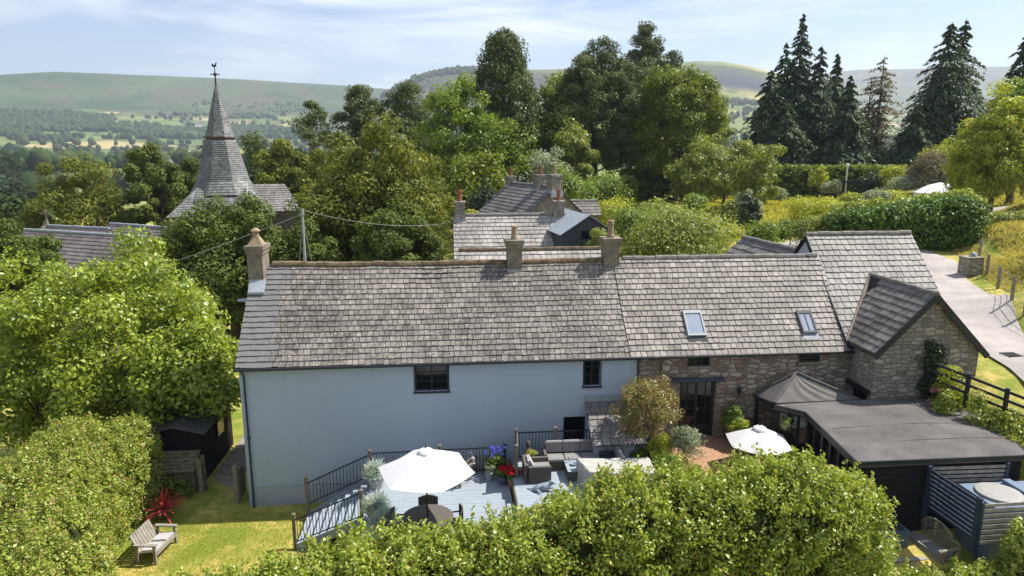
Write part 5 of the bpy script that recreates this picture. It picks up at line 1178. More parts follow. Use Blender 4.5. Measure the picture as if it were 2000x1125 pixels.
# black post and rail fence up the bank
fn = thing('rail_fence', (18.2, 20, 3.5), 'black three rail timber fence beside the driveway', 'fence')
fp = [(17.2, 23.0), (17.35, 21.0)]
fpts = [atY(1812, 702, 21.2), atY(1893, 733, 19.9), atY(1968, 762, 18.9), atY(2045, 792, 17.9)]
fpts = [np.array(p) for p in fpts]
for p in fpts:
    m = MB(); m.box(p[0]-.05, p[0]+.05, p[1]-.05, p[1]+.05, p[2]-1.1, p[2]+.06); m.build('post', 'black', fn)
m = None
for a, b in zip(fpts[:-1], fpts[1:]):
    for k in (0.05, .33, .61):
        m = MB(); m.beam(a-(0, .06, k), b-(0, .06, k), .03, .09); m.build('rail', 'black', fn)

# field fence and gate pillar by the drive
ff = thing('field_fence', (30, 32, 6), 'post and wire fence along the long grass above the driveway', 'fence')
fl = [hitG(px, py) for px, py in ((1912, 505), (1926, 540), (1948, 565), (1975, 590), (2000, 618), (2045, 660))]
for p in fl:
    m = MB(); m.box(p[0]-.05, p[0]+.05, p[1]-.05, p[1]+.05, p[2]-.2, p[2]+1.15); m.build('post', 'wood', ff)
m = MB()
for h_ in (.35, .7, 1.05): m.tube([p+(0, 0, h_) for p in fl], .012, 4)
m.build('wire', 'wire', ff)
q = hitG(1893, 538); gp = thing('stone_pillar', q, 'squat slate stone pillar at the edge of the driveway', 'pillar'); m = MB(); m.box(q[0]-.45, q[0]+.45, q[1]-.35, q[1]+.35, q[2]-.3, q[2]+.95); m.box(q[0]-.5, q[0]+.5, q[1]-.4, q[1]+.4, q[2]+.952, q[2]+1.0); pb = m.build('pillar_body', 'stone2', gp)
m = MB(); m.lathe(q[0]+.1, q[1], [(.14, q[2]+1.0), (.18, q[2]+1.08), (.12, q[2]+1.2), (.02, q[2]+1.24)], 10); m.build('boulder', 'lead', gp)
q = hitG(1975, 697); dc_ = thing('drain_cover', q+(0, 0, .1), 'small dark drain grate set in the driveway', 'drain cover'); m = MB()
for k in range(8): m.box(q[0]-.28+k*.07, q[0]-.28+k*.07+.035, q[1]-.22, q[1]+.22, q[2]+.08, q[2]+.10)
m.box(q[0]-.3, q[0]+.3, q[1]-.24, q[1]-.22, q[2]+.05, q[2]+.10); m.box(q[0]-.3, q[0]+.3, q[1]+.22, q[1]+.24, q[2]+.05, q[2]+.10); m.build('grate', 'black', dc_)

# ================================================================== LEFT CORNER: shed, log store, gate, pots
sh = thing('garden_shed', (-9.9, 26, 0), 'dark blue black timber shed half hidden under the sycamore', 'shed')
m = MB(); hx0, hx1, hy0, hy1 = -11.5, -9.42, 25.1, 28.4
m.box(hx0, hx1, hy0, hy1, -.1, 1.95)
for k in range(12): m.box(hx0-.012, hx1+.012, hy0-.014, hy1, .0+k*.162, .0+k*.162+.14)
m.add([(hx0, hy0, 1.95), (hx1, hy0, 1.95), ((hx0+hx1)/2, hy0, 2.17)], [(0, 1, 2)]); m.build('wall', 'cladding', sh)
m = MB(); m.hexa([(hx1+.12, hy0-.15, 1.90), (hx1+.12, hy1+.1, 1.90), ((hx0+hx1)/2, hy1+.1, 2.21), ((hx0+hx1)/2, hy0-.15, 2.21)], [(hx1+.12, hy0-.15, 1.94), (hx1+.12, hy1+.1, 1.94), ((hx0+hx1)/2, hy1+.1, 2.25), ((hx0+hx1)/2, hy0-.15, 2.25)])
m.hexa([(hx0-.12, hy0-.15, 1.90), ((hx0+hx1)/2-.003, hy0-.15, 2.21), ((hx0+hx1)/2-.003, hy1+.1, 2.21), (hx0-.12, hy1+.1, 1.90)], [(hx0-.12, hy0-.15, 1.94), ((hx0+hx1)/2-.003, hy0-.15, 2.25), ((hx0+hx1)/2-.003, hy1+.1, 2.25), (hx0-.12, hy1+.1, 1.94)]); m.build('roof', 'felt', sh)
m = MB(); m.box(hx1+.013, hx1+.05, 26.6, 27.3, 1.1, 1.7); m.build('window', 'glass', sh)
ls = thing('log_store', (-10.2, 24.2, 0), 'low weathered wooden store with a shingled lid below the dark shed', 'log store')
lx0, lx1, ly0, ly1 = -11.3, -9.45, 24.0, 24.7
m = MB()
for k in range(9): m.box(lx0+k*.205, lx0+k*.205+.19, ly0, ly0+.03, .0, .9)
m.box(lx0, lx1, ly1-.03, ly1, 0, 1.35); m.box(lx1-.03, lx1, ly0+.03, ly1-.03, 0, .95); m.box(-10.3, lx1-.1, ly0-.03, ly0-.002, .1, .85); m.build('body', 'wooddark', ls)
m = MB(); tile_quad(m, (lx0-.05, ly0-.1, .92), (lx1+.05, ly0-.1, .92), (lx1+.05, ly1, 1.42), (lx0-.05, ly1, 1.42), 6, .22, .015, None, seed=31); m.build('lid', M['wooddark'], ls)
fp1 = thing('upright_boards', (-9.3, 24.2, 0), 'tall narrow weathered boards leaning at the end of the wooden store', 'boards')
m = MB(); m.beam((-9.22, 24.0, 0), (-9.32, 24.15, 1.3), .16, .03, (0, 1, 0)); m.build('board', 'wood', fp1); m = MB(); m.beam((-9.15, 24.2, 0), (-9.25, 24.4, 1.35), .16, .03, (0, 1, 0)); m.build('board', 'wooddark', fp1)
gt = thing('garden_gate', (-7.7, 26.4, 0), 'brown picket gate between the shed and the cottage corner', 'gate')
for k in range(7): m = MB(); m.box(-8.35+k*.16, -8.35+k*.16+.07, 28.2, 28.23, .1, 1.75-.1*abs(k-3)/3); m.build('picket', 'wood', gt)
m = MB(); m.box(-8.4, -7.3, 28.23, 28.27, .5, .6); m.box(-8.4, -7.3, 28.23, 28.27, 1.3, 1.4); m.build('rail', 'wood', gt)
m = MB(); m.box(-8.5, -8.38, 28.15, 28.3, 0, 2.0); m.build('post', 'black', gt)
q = atZ(463, 985, 0.); g2 = thing('open_gate', q, 'weathered plank gate standing open edge on beside the cottage corner', 'gate')
m = MB(); m.box(q[0]-.06, q[0]+.06, q[1], q[1]+.12, 0, 1.45); m.build('post', 'wood', g2)
for k in range(6): m = MB(); m.box(q[0]+.07, q[0]+.10, q[1]+.02+k*.13, q[1]+.02+k*.13+.115, .1, 1.3-.03*k); m.build('plank', 'wood', g2)
q = atZ(353, 975, 0.); potted('potted_hydrangea', 'leafy plant in a terracotta pot in front of the wooden store', q[0], q[1], 0.02, .24, .36, 'terracotta', [('foliage', 'green', 34, .42, (-.1, .42), .14, 55, .09)])
q = atZ(322, 1018, 0.); cy = thing('cordyline', q, 'spiky red cordyline at the edge of the lawn', 'plant'); g = np.random.default_rng(12)
m = MB(); m.tube([(q[0], q[1], -.1), (q[0], q[1], .45)], [.05, .04], 8); m.build('stem', 'bark', cy); n = 90; vs = []; fs = []; 
for i in range(n):
    a = g.uniform(0, 6.283); el = g.uniform(-.2, 1.4); L_ = g.uniform(.5, .95); d = np.array((math.cos(a)*math.cos(el), math.sin(a)*math.cos(el), math.sin(el))); s_ = np.array((-math.sin(a), math.cos(a), 0)); p0 = np.array((q[0], q[1], .45)); b = len(vs)
    droop = np.array((0, 0, -.22*L_*math.cos(el)))
    for t_, w_ in ((0, .018), (.5, .026), (.85, .016), (1, .003)):
        c_ = p0+d*L_*t_+droop*t_*t_; vs += [c_-s_*w_, c_+s_*w_]
    fs += [(b+2*k, b+2*k+1, b+2*k+3, b+2*k+2) for k in range(3)]
link_mesh('crown', vs, np.array(fs), 'redleaf', cy, {'tone': g.random(len(vs))})
# low stone wall behind the left corner of the cottage
q = thing('garden_wall', (-9, 33, 0), 'low dry stone wall under the yews behind the cottage', 'wall'); m = MB(); a_ = hitG(424, 640); b_ = hitG(470, 622)
d_ = unit(b_-a_); a_ = a_-d_*5; b_ = b_+d_*3; N_ = 16
for k in range(N_):
    p = a_+(b_-a_)*k/N_; r_ = a_+(b_-a_)*(k+1)/N_; zt_ = min(gz(p[0], p[1]), gz(r_[0], r_[1])); m.beam((p[0], p[1], zt_+.35), (r_[0], r_[1], zt_+.35), .5, 1.1+random.uniform(-.08, .08))
m.build('wall_body', 'stone3', q)

# ================================================================== VEGETATION
def col_at(px, ytop, D): p = atD(px, ytop, D); return float(p[0]), float(p[1]), float(p[2])
def wpx(w, D): return w*D/F/math.cos(TH)*.5*1.02
def BT(name, label, cat, px, ytop, w, D, mat, **k):
    x, y, z = col_at(px, ytop, D); return broad_tree(name, label, cat, x, y, z, wpx(w, D), mat, **k)
def PT(label, px, ytop, w, D, **k):
    x, y, z = col_at(px, ytop, D); return pine('pine_tree', label, x, y, z, wpx(w, D), **k)
def CT(label, px, ytop, w, D, **k):
    x, y, z = col_at(px, ytop, D); return conifer(k.pop('name', 'conifer_tree'), label, x, y, z, wpx(w, D), **k)
def SH(label, px, ytop, ybase, w, D=None, mat='green', name='shrub', **k):
    # base on the ground at photo row ybase
    if D is None:
        p = hitG(px, ybase); D = float(p@FH)
    x, y, z = col_at(px, ytop, D); zb = gz(x, y); r = wpx(w, D); h = max(.3, z-zb)
    return shrub(name, label, x, y, h, r, mat, **k)

# foreground hedges
GH = lambda px, py, y: atY(px, py, y)
def hp(px, py, y, hw, drop=.0): p = atY(px, py, y); return (p[0], p[1], gz(p[0], p[1])-.1, p[2]+drop, hw)
fr_path = [hp(330, 1160, 12.6, .9), hp(470, 1122, 13.0, .95, -.05), hp(600, 1075, 13.4, 1.0, -.48), hp(720, 1040, 13.8, 1.05, -.42), hp(850, 1038, 14.0, 1.05, -.28), hp(960, 1012, 14.3, 1.1, -.26), hp(1040, 988, 14.5, 1.1, -.36), hp(1120, 962, 14.6, 1.1, -.42), hp(1250, 925, 14.7, 1.15, -.34),
           hp(1400, 905, 14.8, 1.2, -.28), hp(1520, 905, 14.8, 1.2, -.22), hp(1600, 920, 14.8, 1.15, -.12), hp(1650, 952, 14.8, 1.1)]
hedge('front_hedge', 'tall leafy hedge across the foreground below the decks', fr_path, 'hedge', 240000, .084, .27, 2300, 1, shoots=1300, lump=.24)
hedge('low_hedge', 'low leafy growth along the bottom right edge under the sleeper wall', [hp(1640, 1108, 14.6, .5), hp(1800, 1124, 14.4, .5), hp(1950, 1112, 14.2, .5), hp(2060, 1060, 14.2, .6)], 'hedge', 16000, .075, .18, 420, 2, shoots=70)
hedge('left_hedge', 'deep leafy hedge filling the left foreground beside the lawn', [(-11.35, 23.3, -.2, 3.05, .95), (-11.5, 21, -.3, 3.0, 1.05), (-10.95, 18, -.4, 2.95, 1.2), (-9.7, 15.2, -.4, 2.9, 1.3), (-8.7, 12.5, -.5, 2.9, 1.4)], 'hedgel', 150000, .078, .23, 1700, 3, shoots=500, lump=.15)
hedge('left_hedge_bank', 'leafy growth behind the left hedge at the edge of the photo', [(-13.4, 24.0, -.4, 2.9, 1.4), (-13.6, 20, -.6, 2.8, 1.6), (-13.4, 12, -.8, 2.9, 1.6)], 'hedgel', 80000, .09, .3, 1500, 4, shoots=90)
x, y, z = col_at(215, 492, 28.0)
broad_tree('sycamore_tree', 'big bright green sycamore in full leaf left of the white cottage', 'tree', x, y, z+.2, 4.9, 'maple', zbase=-.6, clear=.07, K=330, per=210, leaf=.17, rc=.66, seed=1, lump=.26, low=-.9, ry=4.3)
x, y, z = col_at(370, 600, 27.2)
broad_tree('sycamore_tree', 'lower sycamore growth leaning over the shed roof', 'tree', x+.1, y-1.3, z+.1, 2.3, 'maple', zbase=-.2, clear=.17, K=140, per=150, leaf=.19, rc=.6, seed=2, low=-.9)
x, y, z = col_at(60, 640, 27)
broad_tree('sycamore_tree', 'rounded sycamore growth at the left edge above the hedge', 'tree', x, y, z, 3.2, 'maple', zbase=-.9, clear=.05, K=120, per=150, leaf=.2, rc=.65, seed=3, low=-.9)

for px, py, w, D, lb in ((205, 478, 90, 28.4, 'topmost leader of the big sycamore'),): pass
# yews round the church
YG = 'yew trees round the church'
def yew(label, px, ytop, w, D, mat='yew', **k):
    k.setdefault('K', 110); k['per'] = int(k.get('per', 170)*2.2); k['leaf'] = k.get('leaf', .42)*.66; k.setdefault('rc', wpx(w, D)*.2)
    return BT('yew_tree', label, 'yew tree', px, ytop, w, D, mat, spray=True, clear=.02, low=-.85, upright=1.4, group=YG, trunk_r=.35, **k)
yew('dark yew cut by the left edge below the churchyard', 15, 425, 210, 40, 'yewd', seed=11, leaf=.3, per=230)
yew('broad yew with golden green tips left of the spire, nearest the left edge', 145, 308, 215, 72, 'yew', seed=12)
yew('upright yew between the golden yew and the spire', 292, 290, 135, 74, 'yewd', seed=13, ry=4.5)
yew('small dark yew just left of the spire', 362, 306, 115, 84, 'yewd', seed=14, K=60)
yew('rounded dark yew in front of the church tower', 440, 378, 270, 43, 'yewd', seed=15, K=170, per=230, leaf=.30, lump=.16)
yew('dark yew behind the cottage gable chimney', 600, 428, 200, 44, 'yewd', seed=16, K=90, leaf=.3, per=200)
yew('huge spreading golden green yew right of the church', 728, 262, 300, 50, 'yew', seed=17, K=240, per=220, leaf=.34, lump=.25)
yew('yew rising behind the church roof right of the spire', 560, 278, 170, 74, 'yew', seed=18, K=100, per=200)
yew('tall narrow yew top at the left of the huge spreading yew', 652, 300, 150, 60, 'yew', seed=19, K=80, per=200)
yew('low yew foliage behind the cottage ridge under the huge yew', 780, 400, 200, 44, 'yewd', seed=20, K=90, leaf=.3, per=200)
BT('broadleaf_tree', 'small rounded dark tree behind the spire', 'tree', 490, 226, 100, 86, 'pine', K=90, per=150, leaf=.3, rc=1.0, seed=22, clear=.0)

# pines and park trees
PG = 'pines along the skyline'
PT('lone flat topped pine with a bare trunk, leftmost of the pines', 603, 194, 125, 92, seed=31, clear=.40, K=60, per=190, leaf=.26, rc=1.15, group=PG, flat=.55)
PT('dark pine beside the lone pine', 700, 163, 130, 96, seed=32, clear=.30, K=110, per=190, leaf=.28, rc=1.2, group=PG)
PT('wide dark pine with reddish stems left of the lime tree', 795, 156, 145, 96, seed=33, clear=.28, K=130, per=190, leaf=.28, rc=1.2, group=PG)
PT('tallest dark pine with a long bare trunk in the middle', 982, 52, 165, 84, seed=34, clear=.34, K=240, per=190, leaf=.27, group=PG, taper=.42, flat=.9, rc=1.0, tr=.45)
PT('high pine top standing behind the dense pines', 1262, 42, 120, 108, seed=35, clear=.2, K=130, per=190, leaf=.30, group=PG, taper=.4, rc=1.1)
BT('pine_tree', 'broad dense dark pine right of the tallest pine', 'pine tree', 1168, 86, 175, 88, 'pine', K=330, per=230, leaf=.28, rc=1.0, seed=36, clear=.04, spray=True, upright=2, group=PG, lump=.2)
BT('pine_tree', 'dark pine shoulder behind the round chestnut', 'pine tree', 1235, 110, 120, 100, 'pine', K=150, per=220, leaf=.30, rc=1.1, seed=37, clear=.05, spray=True, upright=2, group=PG)
BT('pine_tree', 'dark pine shoulder right of the high pine top', 'pine tree', 1310, 92, 70, 106, 'pine', K=90, per=200, leaf=.30, rc=.9, seed=38, clear=.3, spray=True, upright=2, group=PG)
PG2 = 'broadleaf trees on the skyline'
BT('lime_tree', 'bright lime tree left of the tallest pine', 'tree', 895, 155, 160, 80, 'lime', K=230, per=210, leaf=.28, rc=1.0, seed=41, clear=.02, group=PG2)
BT('lime_tree', 'shaded lime tree low behind the tallest pine', 'tree', 985, 215, 150, 82, 'lime', K=170, per=200, leaf=.28, rc=1.1, seed=42, clear=.0, group=PG2)
BT('lime_tree', 'low dark green tree behind the far cottage chimneys', 'tree', 925, 290, 170, 72, 'oak', K=90, per=150, leaf=.36, seed=43, clear=.0, group=PG2)
BT('lime_tree', 'pale green tree between the two big pines', 'tree', 1085, 150, 125, 86, 'olive', K=110, per=160, leaf=.38, rc=1.1, seed=44, clear=.05, group=PG2)
BT('lime_tree', 'narrow green tree in front of the broad dense pine', 'tree', 1120, 225, 95, 80, 'olive', K=70, per=150, leaf=.36, seed=45, clear=.0, group=PG2)
BT('chestnut_tree', 'perfectly rounded golden green chestnut', 'tree', 1332, 120, 200, 86, 'oak', K=330, per=230, leaf=.27, rc=1.0, seed=46, clear=.12, group=PG2, low=-.95, lump=.1)
CG = 'tall dark conifers on the ridge'
ck = dict(group=CG, leaf=.46, spray_per=95, dens=1.5)
CT('dark conifer at the left of the tall clump', 1508, 135, 150, 100, seed=51, **ck)
CT('conifer second from the left in the tall clump', 1537, 82, 135, 104, seed=52, **ck)
CT('tallest spire shaped conifer on the right', 1570, 26, 165, 102, seed=53, levels=34, power=.95, ragged=.22, **ck)
CT('conifer right of the tallest spire shaped one', 1606, 88, 140, 101, seed=54, **ck)
CT('conifer with thin top at the right of the tall clump', 1637, 104, 105, 104, seed=55, **ck)
CT('lower broad dark conifer in front at the right of the clump', 1662, 148, 135, 94, seed=56, **ck)
CT('squat dark conifer at the foot of the tall clump', 1535, 190, 170, 97, seed=57, **ck)
CT('half dead brown conifer with a thin crown', 1728, 108, 70, 100, seed=58, mat='brown', group=CG, leaf=.42, levels=24, dens=.8, spray_per=24, power=.35, droop=.3, ragged=.3, clear=.10)
CT('thin bare topped dying conifer next to the half dead one', 1703, 152, 55, 101, seed=59, mat='brown', group=CG, leaf=.40, levels=18, dens=.7, spray_per=18, power=.35, droop=.2, ragged=.35, clear=.12)
CT('large dark conifer standing alone, left of its twin tops', 1860, 42, 185, 96, seed=60, levels=32, power=.8, ragged=.26, **ck)
CT('thin dark second top beside the large lone conifer', 1888, 36, 130, 99, seed=61, levels=30, power=.8, ragged=.34, **ck)
CT('short dark conifer left of the large lone one', 1793, 205, 110, 92, seed=62, **ck)
CT('dark conifer cut by the right edge of the photo', 2010, 62, 170, 78, seed=63, **ck)
BT('willow_tree', 'yellow green feathery tree at the right edge', 'tree', 1962, 190, 140, 52, 'willow', K=190, per=260, leaf=.19, rc=.62, seed=64, clear=.03, spray=True, upright=-1.2, lump=.3)
BT('broadleaf_tree', 'leafy green tree cut by the right edge above the feathery tree', 'tree', 2005, 150, 110, 60, 'lime', K=60, per=160, leaf=.3, seed=65, clear=.2)
BT('willow_tree', 'lower feathery yellow green tree behind the yurt', 'tree', 1915, 290, 90, 60, 'willow', K=60, per=170, leaf=.26, rc=.65, seed=66, clear=.0, spray=True, upright=-1)
BT('apple_tree', 'wide spreading apple tree on the upper lawn', 'tree', 1418, 262, 215, 74, 'olive', K=170, per=190, leaf=.26, rc=.8, seed=67, clear=-.05, ry=4.5, lump=.22)

# hedges of the upper garden
def HG(name, label, pts, mat='gedge', n=20000, leaf=.2, cl=.4, K=500, **k):
    # pts: (px, ytop, ybase, D, hw)
    path = []
    for px, yt, D, hw in pts:
        x, y, z = col_at(px, yt, D); path.append((x, y, gz(x, y)-.3, z, hw))
    return hedge(name, label, path, mat, n, leaf, cl, K, **k)
HG('clipped_hedge', 'long clipped green hedge between the apple tree and the conifers', [(1515, 323, 88, 1.1), (1600, 323, 87.5, 1.1), (1690, 322, 87, 1.1), (1742, 325, 86, 1.1)], n=22000, seed=71, lump=.05, sq=5)
HG('clipped_hedge', 'clipped green hedge left of the apple tree', [(1225, 330, 86, 1.0), (1290, 325, 86.5, 1.1), (1340, 323, 87, 1.1)], n=14000, seed=72, lump=.05, sq=5)
HG('garden_hedge', 'loose green hedge running from the far cottage towards the clipped hedge', [(1110, 365, 72, .9), (1160, 355, 76, .9), (1230, 345, 80, .9)], 'green', n=12000, leaf=.22, seed=73)
HG('laurel_hedge', 'big dark glossy hedge beside the lane', [(1655, 412, 46, 1.1), (1720, 403, 45, 1.3), (1800, 393, 44.5, 1.5), (1880, 385, 43.5, 1.5)], 'laurel', n=36000, leaf=.2, cl=.45, K=600, seed=74, lump=.1)
for a, b in ((1660, 403),):
    HG('laurel_hedge', 'leafy top of the big hedge beside the lane, sunlight painted as brighter leaves', [(1650, 398, 47.5, 1.), (1760, 385, 46.2, 1.), (1880, 374, 45.2, 1.)], 'hedge', n=14000, leaf=.2, cl=.4, K=300, seed=75, lump=.12)  # second hedge in a brighter leaf colour, standing in for sun on top
HG('bank_hedge', 'leafy bank under the feathery tree at the right edge', [(1885, 415, 47, 1.2), (1945, 418, 45, 1.2), (2030, 415, 43, 1.4)], 'olive', n=22000, leaf=.16, cl=.4, K=420, seed=76)
SG = 'shrubs of the upper garden'
SH('huge rounded bush of small dark leaves behind the stone cottage', 1325, 398, 500, 250, 40, 'olive', K=110, per=210, leaf=.17, group=SG, seed=1, name='bush')
SH('tall bush left of the huge rounded one, lighter on top', 1245, 392, 480, 130, 44, 'green', K=50, per=180, leaf=.18, group=SG, seed=2, name='bush')
SH('yellow green bush touching the black boarded shed', 1172, 432, 500, 75, 37, 'olive', K=34, per=150, leaf=.14, group=SG, seed=3, name='bush')
SH('dark columnar shrub right of the huge rounded bush', 1466, 372, 460, 52, 50, 'ivy', K=30, per=130, leaf=.16, group=SG, seed=4)
SH('pale small shrub on the lawn beside the columnar one', 1523, 366, 402, 38, None, 'grey', K=20, per=90, leaf=.18, group=SG, seed=5)
SH('rounded pale shrub in front of the clipped hedge', 1626, 348, 392, 46, None, 'grey', K=24, per=90, leaf=.2, group=SG, seed=6)
SH('silvery shrub under the dark timber frame', 1712, 368, 404, 55, None, 'grey', K=26, per=90, leaf=.2, group=SG, seed=7)
SH('loose yellow green bushes on the near edge of the lawn', 1590, 395, 440, 120, 62, 'bright', K=40, per=110, leaf=.2, group=SG, seed=8)
SH('mixed green bush behind the dark slate ridge', 1600, 415, 480, 100, 48, 'olive', K=40, per=130, leaf=.17, group=SG, seed=9)
SH('dark green bush behind the tall roof ridge', 1545, 425, 480, 80, 50, 'green', K=30, per=130, leaf=.17, group=SG, seed=10)
SH('small bright green bush just above the tall roof ridge', 1686, 428, 470, 62, 46, 'bright', K=26, per=120, leaf=.15, group=SG, seed=11)
SH('pale silvery bush near the yurt', 1772, 340, 385, 70, None, 'grey', K=30, per=100, leaf=.2, group=SG, seed=12)
SH('brownish bush behind the pale bush near the yurt', 1822, 296, 350, 90, 76, 'brown', K=40, per=120, leaf=.24, group=SG, seed=13)
SH('sunlit golden green bush above the brownish bush', 1850, 275, 340, 100, 80, 'willow', K=40, per=120, leaf=.24, group=SG, seed=14)
SH('yellow green shrub at the right end of the clipped hedge', 1750, 318, 370, 60, 82, 'bright', K=26, per=100, leaf=.24, group=SG, seed=15)
SH('flowering yellow shrub beside the dark timber frame', 1662, 372, 405, 40, None, 'bright', K=20, per=80, leaf=.2, group=SG, seed=16)
SH('pale feathery tree behind the three chimneys', 1070, 282, 350, 100, 68, 'grey', K=50, per=120, leaf=.26, group=SG, seed=17, name='bush')
SH('green bush behind the right chimney of the far cottage', 1100, 325, 385, 90, 64, 'green', K=44, per=130, leaf=.24, group=SG, seed=18, name='bush')
SH('dark rounded bush left of the far cottage', 948, 352, 400, 75, 66, 'ivy', K=36, per=120, leaf=.24, group=SG, seed=19, name='bush')
SH('bright green bush between the yew and the far cottage', 922, 388, 425, 46, 56, 'bright', K=24, per=110, leaf=.2, group=SG, seed=20, name='bush')
SH('small rounded shrub in front of the left clipped hedge', 1262, 340, 372, 42, None, 'olive', K=20, per=90, leaf=.22, group=SG, seed=21)
SH('bright low shrub in the flower beds', 1300, 372, 392, 30, None, 'bright', K=16, per=80, leaf=.2, group=SG, seed=22)
SH('green shrub left of the flower beds', 1225, 352, 385, 48, None, 'green', K=20, per=90, leaf=.22, group=SG, seed=23)
SH('tufted pale bush on the near lawn edge', 1430, 385, 425, 60, 58, 'olive', K=26, per=110, leaf=.18, group=SG, seed=24)
SH('loose bush at the left of the upper beds', 1205, 378, 430, 110, 56, 'bright', K=36, per=110, leaf=.2, group=SG, seed=25)
SH('wide loose green bush below the green netting', 1290, 388, 440, 130, 52, 'olive', K=46, per=130, leaf=.2, group=SG, seed=26)
SH('rosy bush among the flower beds', 1262, 374, 392, 30, None, 'brown', K=14, per=80, leaf=.2, group=SG, seed=27)

SH('dark low bush on the near lawn edge left of the slate outhouse', 1490, 428, 475, 70, 46, 'green', K=26, per=120, leaf=.17, group=SG, seed=40)
SH('silvery tall shrub behind the columnar one', 1462, 368, 420, 60, 58, 'grey', K=26, per=110, leaf=.19, group=SG, seed=41)
SH('yellow green shrub left of the yurt hedge end', 1735, 372, 410, 70, 62, 'bright', K=26, per=110, leaf=.2, group=SG, seed=42)
SH('tall loose shrub against the clipped hedge', 1598, 318, 380, 36, 84, 'bright', K=16, per=90, leaf=.22, group=SG, seed=43)
SH('dark rounded bush against the clipped hedge right of centre', 1705, 335, 385, 60, 84, 'ivy', K=26, per=110, leaf=.22, group=SG, seed=44)
SH('green bush in front of the apple tree', 1360, 372, 400, 60, 66, 'green', K=26, per=110, leaf=.2, group=SG, seed=45)
SH('dark bush below the broad dense pine', 1185, 335, 385, 90, 78, 'green', K=40, per=120, leaf=.24, group=SG, seed=46)
SH('bright bush at the left of the clipped hedge', 1135, 345, 390, 60, 74, 'green', K=30, per=120, leaf=.22, group=SG, seed=47)

# near garden shrubs
NG = 'shrubs round the brick patio'
q = atZ(1258, 893, 1.75)
broad_tree('photinia_tree', 'round headed small tree with coppery red tips in front of the cottages', 'tree', q[0], 21.6, atY(1265, 738, 21.6)[2], 1.18, 'photinia', zbase=1.3, clear=.36, K=80, per=150, leaf=.075, rc=.28, seed=81, trunk_r=.045, low=-.8)
def NS(label, px, ytop, y, r, zb, mat, name='shrub', **k):
    p = atY(px, ytop, y); k.setdefault('K', 30); k.setdefault('per', 100); k.setdefault('leaf', .07)
    return shrub(name, label, p[0], y, p[2]-zb, r, mat, zb=zb, group=NG, **k)
NS('silvery green rounded shrub at the patio edge', 1340, 826, 20.9, .62, 1.7, 'grey', K=40, seed=31)
NS('yellow green low shrub under the coppery tree', 1290, 845, 21.2, .55, 1.6, 'bright', seed=32)
NS('dark green shrub behind the railing under the coppery tree', 1248, 862, 21.6, .42, 1.5, 'green', seed=33)
NS('dark leafy shrub between the railing and the patio', 1310, 880, 19.9, .6, 1.5, 'green', K=36, seed=34)
NS('broad leaved climber against the stone wall under the lantern', 1432, 790, 22.4, .46, 1.95, 'green', leaf=.12, seed=35)
NS('bright leaved shrub behind the small white parasol', 1447, 815, 21.9, .4, 1.95, 'bright', leaf=.11, seed=36, K=22)
NS('small red flowered shrub at the front of the patio', 1415, 898, 19.0, .3, 1.9, 'redflower', K=8, per=30, leaf=.05, seed=37)
BG = 'shrubs on the bank beside the rail fence'
def BS(label, px, ytop, y, r, mat, **k):
    p = atY(px, ytop, y); zb = gz(p[0], y)-.1; k.setdefault('K', 36); k.setdefault('per', 110); k.setdefault('leaf', .09)
    return shrub('shrub', label, p[0], y, max(.5, p[2]-zb), r, mat, zb=zb, group=BG, **k)
BS('bright yellow green bush beside the ivy on the gable', 1868, 702, 20.6, .62, 'bright', seed=41)
BS('pink flowering shrub under the bright bush', 1835, 745, 20.7, .4, 'pinkflower', K=12, per=30, seed=42)
BS('leafy shrub behind the felt roof, left part of the bank', 1850, 760, 20.0, .5, 'hedge', seed=43)
BS('leafy shrub on the bank below the middle fence post', 1915, 758, 19.3, .65, 'hedge', seed=44)
BS('leafy bush on the bank at the right edge, upper part', 1968, 790, 18.6, .65, 'hedge', seed=45)
BS('leafy bush at the right edge above the felt roof corner', 2010, 815, 18.0, .7, 'hedge', seed=46)
BS('leafy growth at the right edge behind the felt roof', 1990, 835, 17.8, .5, 'bright', seed=47)
BS('overhanging leaves at the bottom right corner', 2010, 1010, 14.3, .55, 'hedge', seed=48)

# dry grass and grass tufts (nobody could count them)
def grass(name, label, poly_fn, n, mat, size, lean=.5, seed=0, lift=.35):
    g = np.random.default_rng(seed); P = poly_fn(g, n); z = ground(P[:, 0], P[:, 1]); s = size
    a = g.uniform(0, 6.283, len(P)); T = np.stack([np.cos(a)*lean, np.sin(a)*lean, np.ones(len(P))], 1); Nn = np.stack([-np.sin(a), np.cos(a), np.full(len(P), .1)], 1)+g.normal(size=(len(P), 3))*.3
    Q = np.column_stack([P, z+s*lift]); v = leaf_quads(Q, Nn, s, g, T, BLADE); tn = np.repeat(g.random(len(Q)), 4)
    o = link_mesh(name, v, np.arange(len(v)).reshape(-1, 4), mat, None, {'tone': tn}); tag(o, label, 'grass', kind='stuff'); return o
def inpoly(poly):
    poly = np.array(poly, float)
    def f(g, n):
        lo, hi = poly.min(0), poly.max(0); P = g.uniform(lo, hi, (n*3, 2)); c = np.zeros(len(P), bool); j = len(poly)-1
        for i in range(len(poly)):
            a, b = poly[i], poly[j]; m_ = ((a[1] > P[:, 1]) != (b[1] > P[:, 1])) & (P[:, 0] < (b[0]-a[0])*(P[:, 1]-a[1])/(b[1]-a[1]+1e-12)+a[0]); c ^= m_; j = i
        return P[c][:n]
    return f
grass('lawn_grass', 'short sunburnt grass of the small lawn', inpoly([(-10.2, 17), (-5.1, 17), (-5.1, 22.2), (-8, 22.5), (-10.4, 22.3)]), 26000, 'grassb', .06, .9, 1, .2)
grass('field_grass', 'long dry grass of the field above the driveway', inpoly([(28.5, 30), (32.5, 38), (36, 46), (60, 56), (60, 34), (40, 24), (27, 22)]), 70000, 'drygrass', .34, .6, 2, .3)
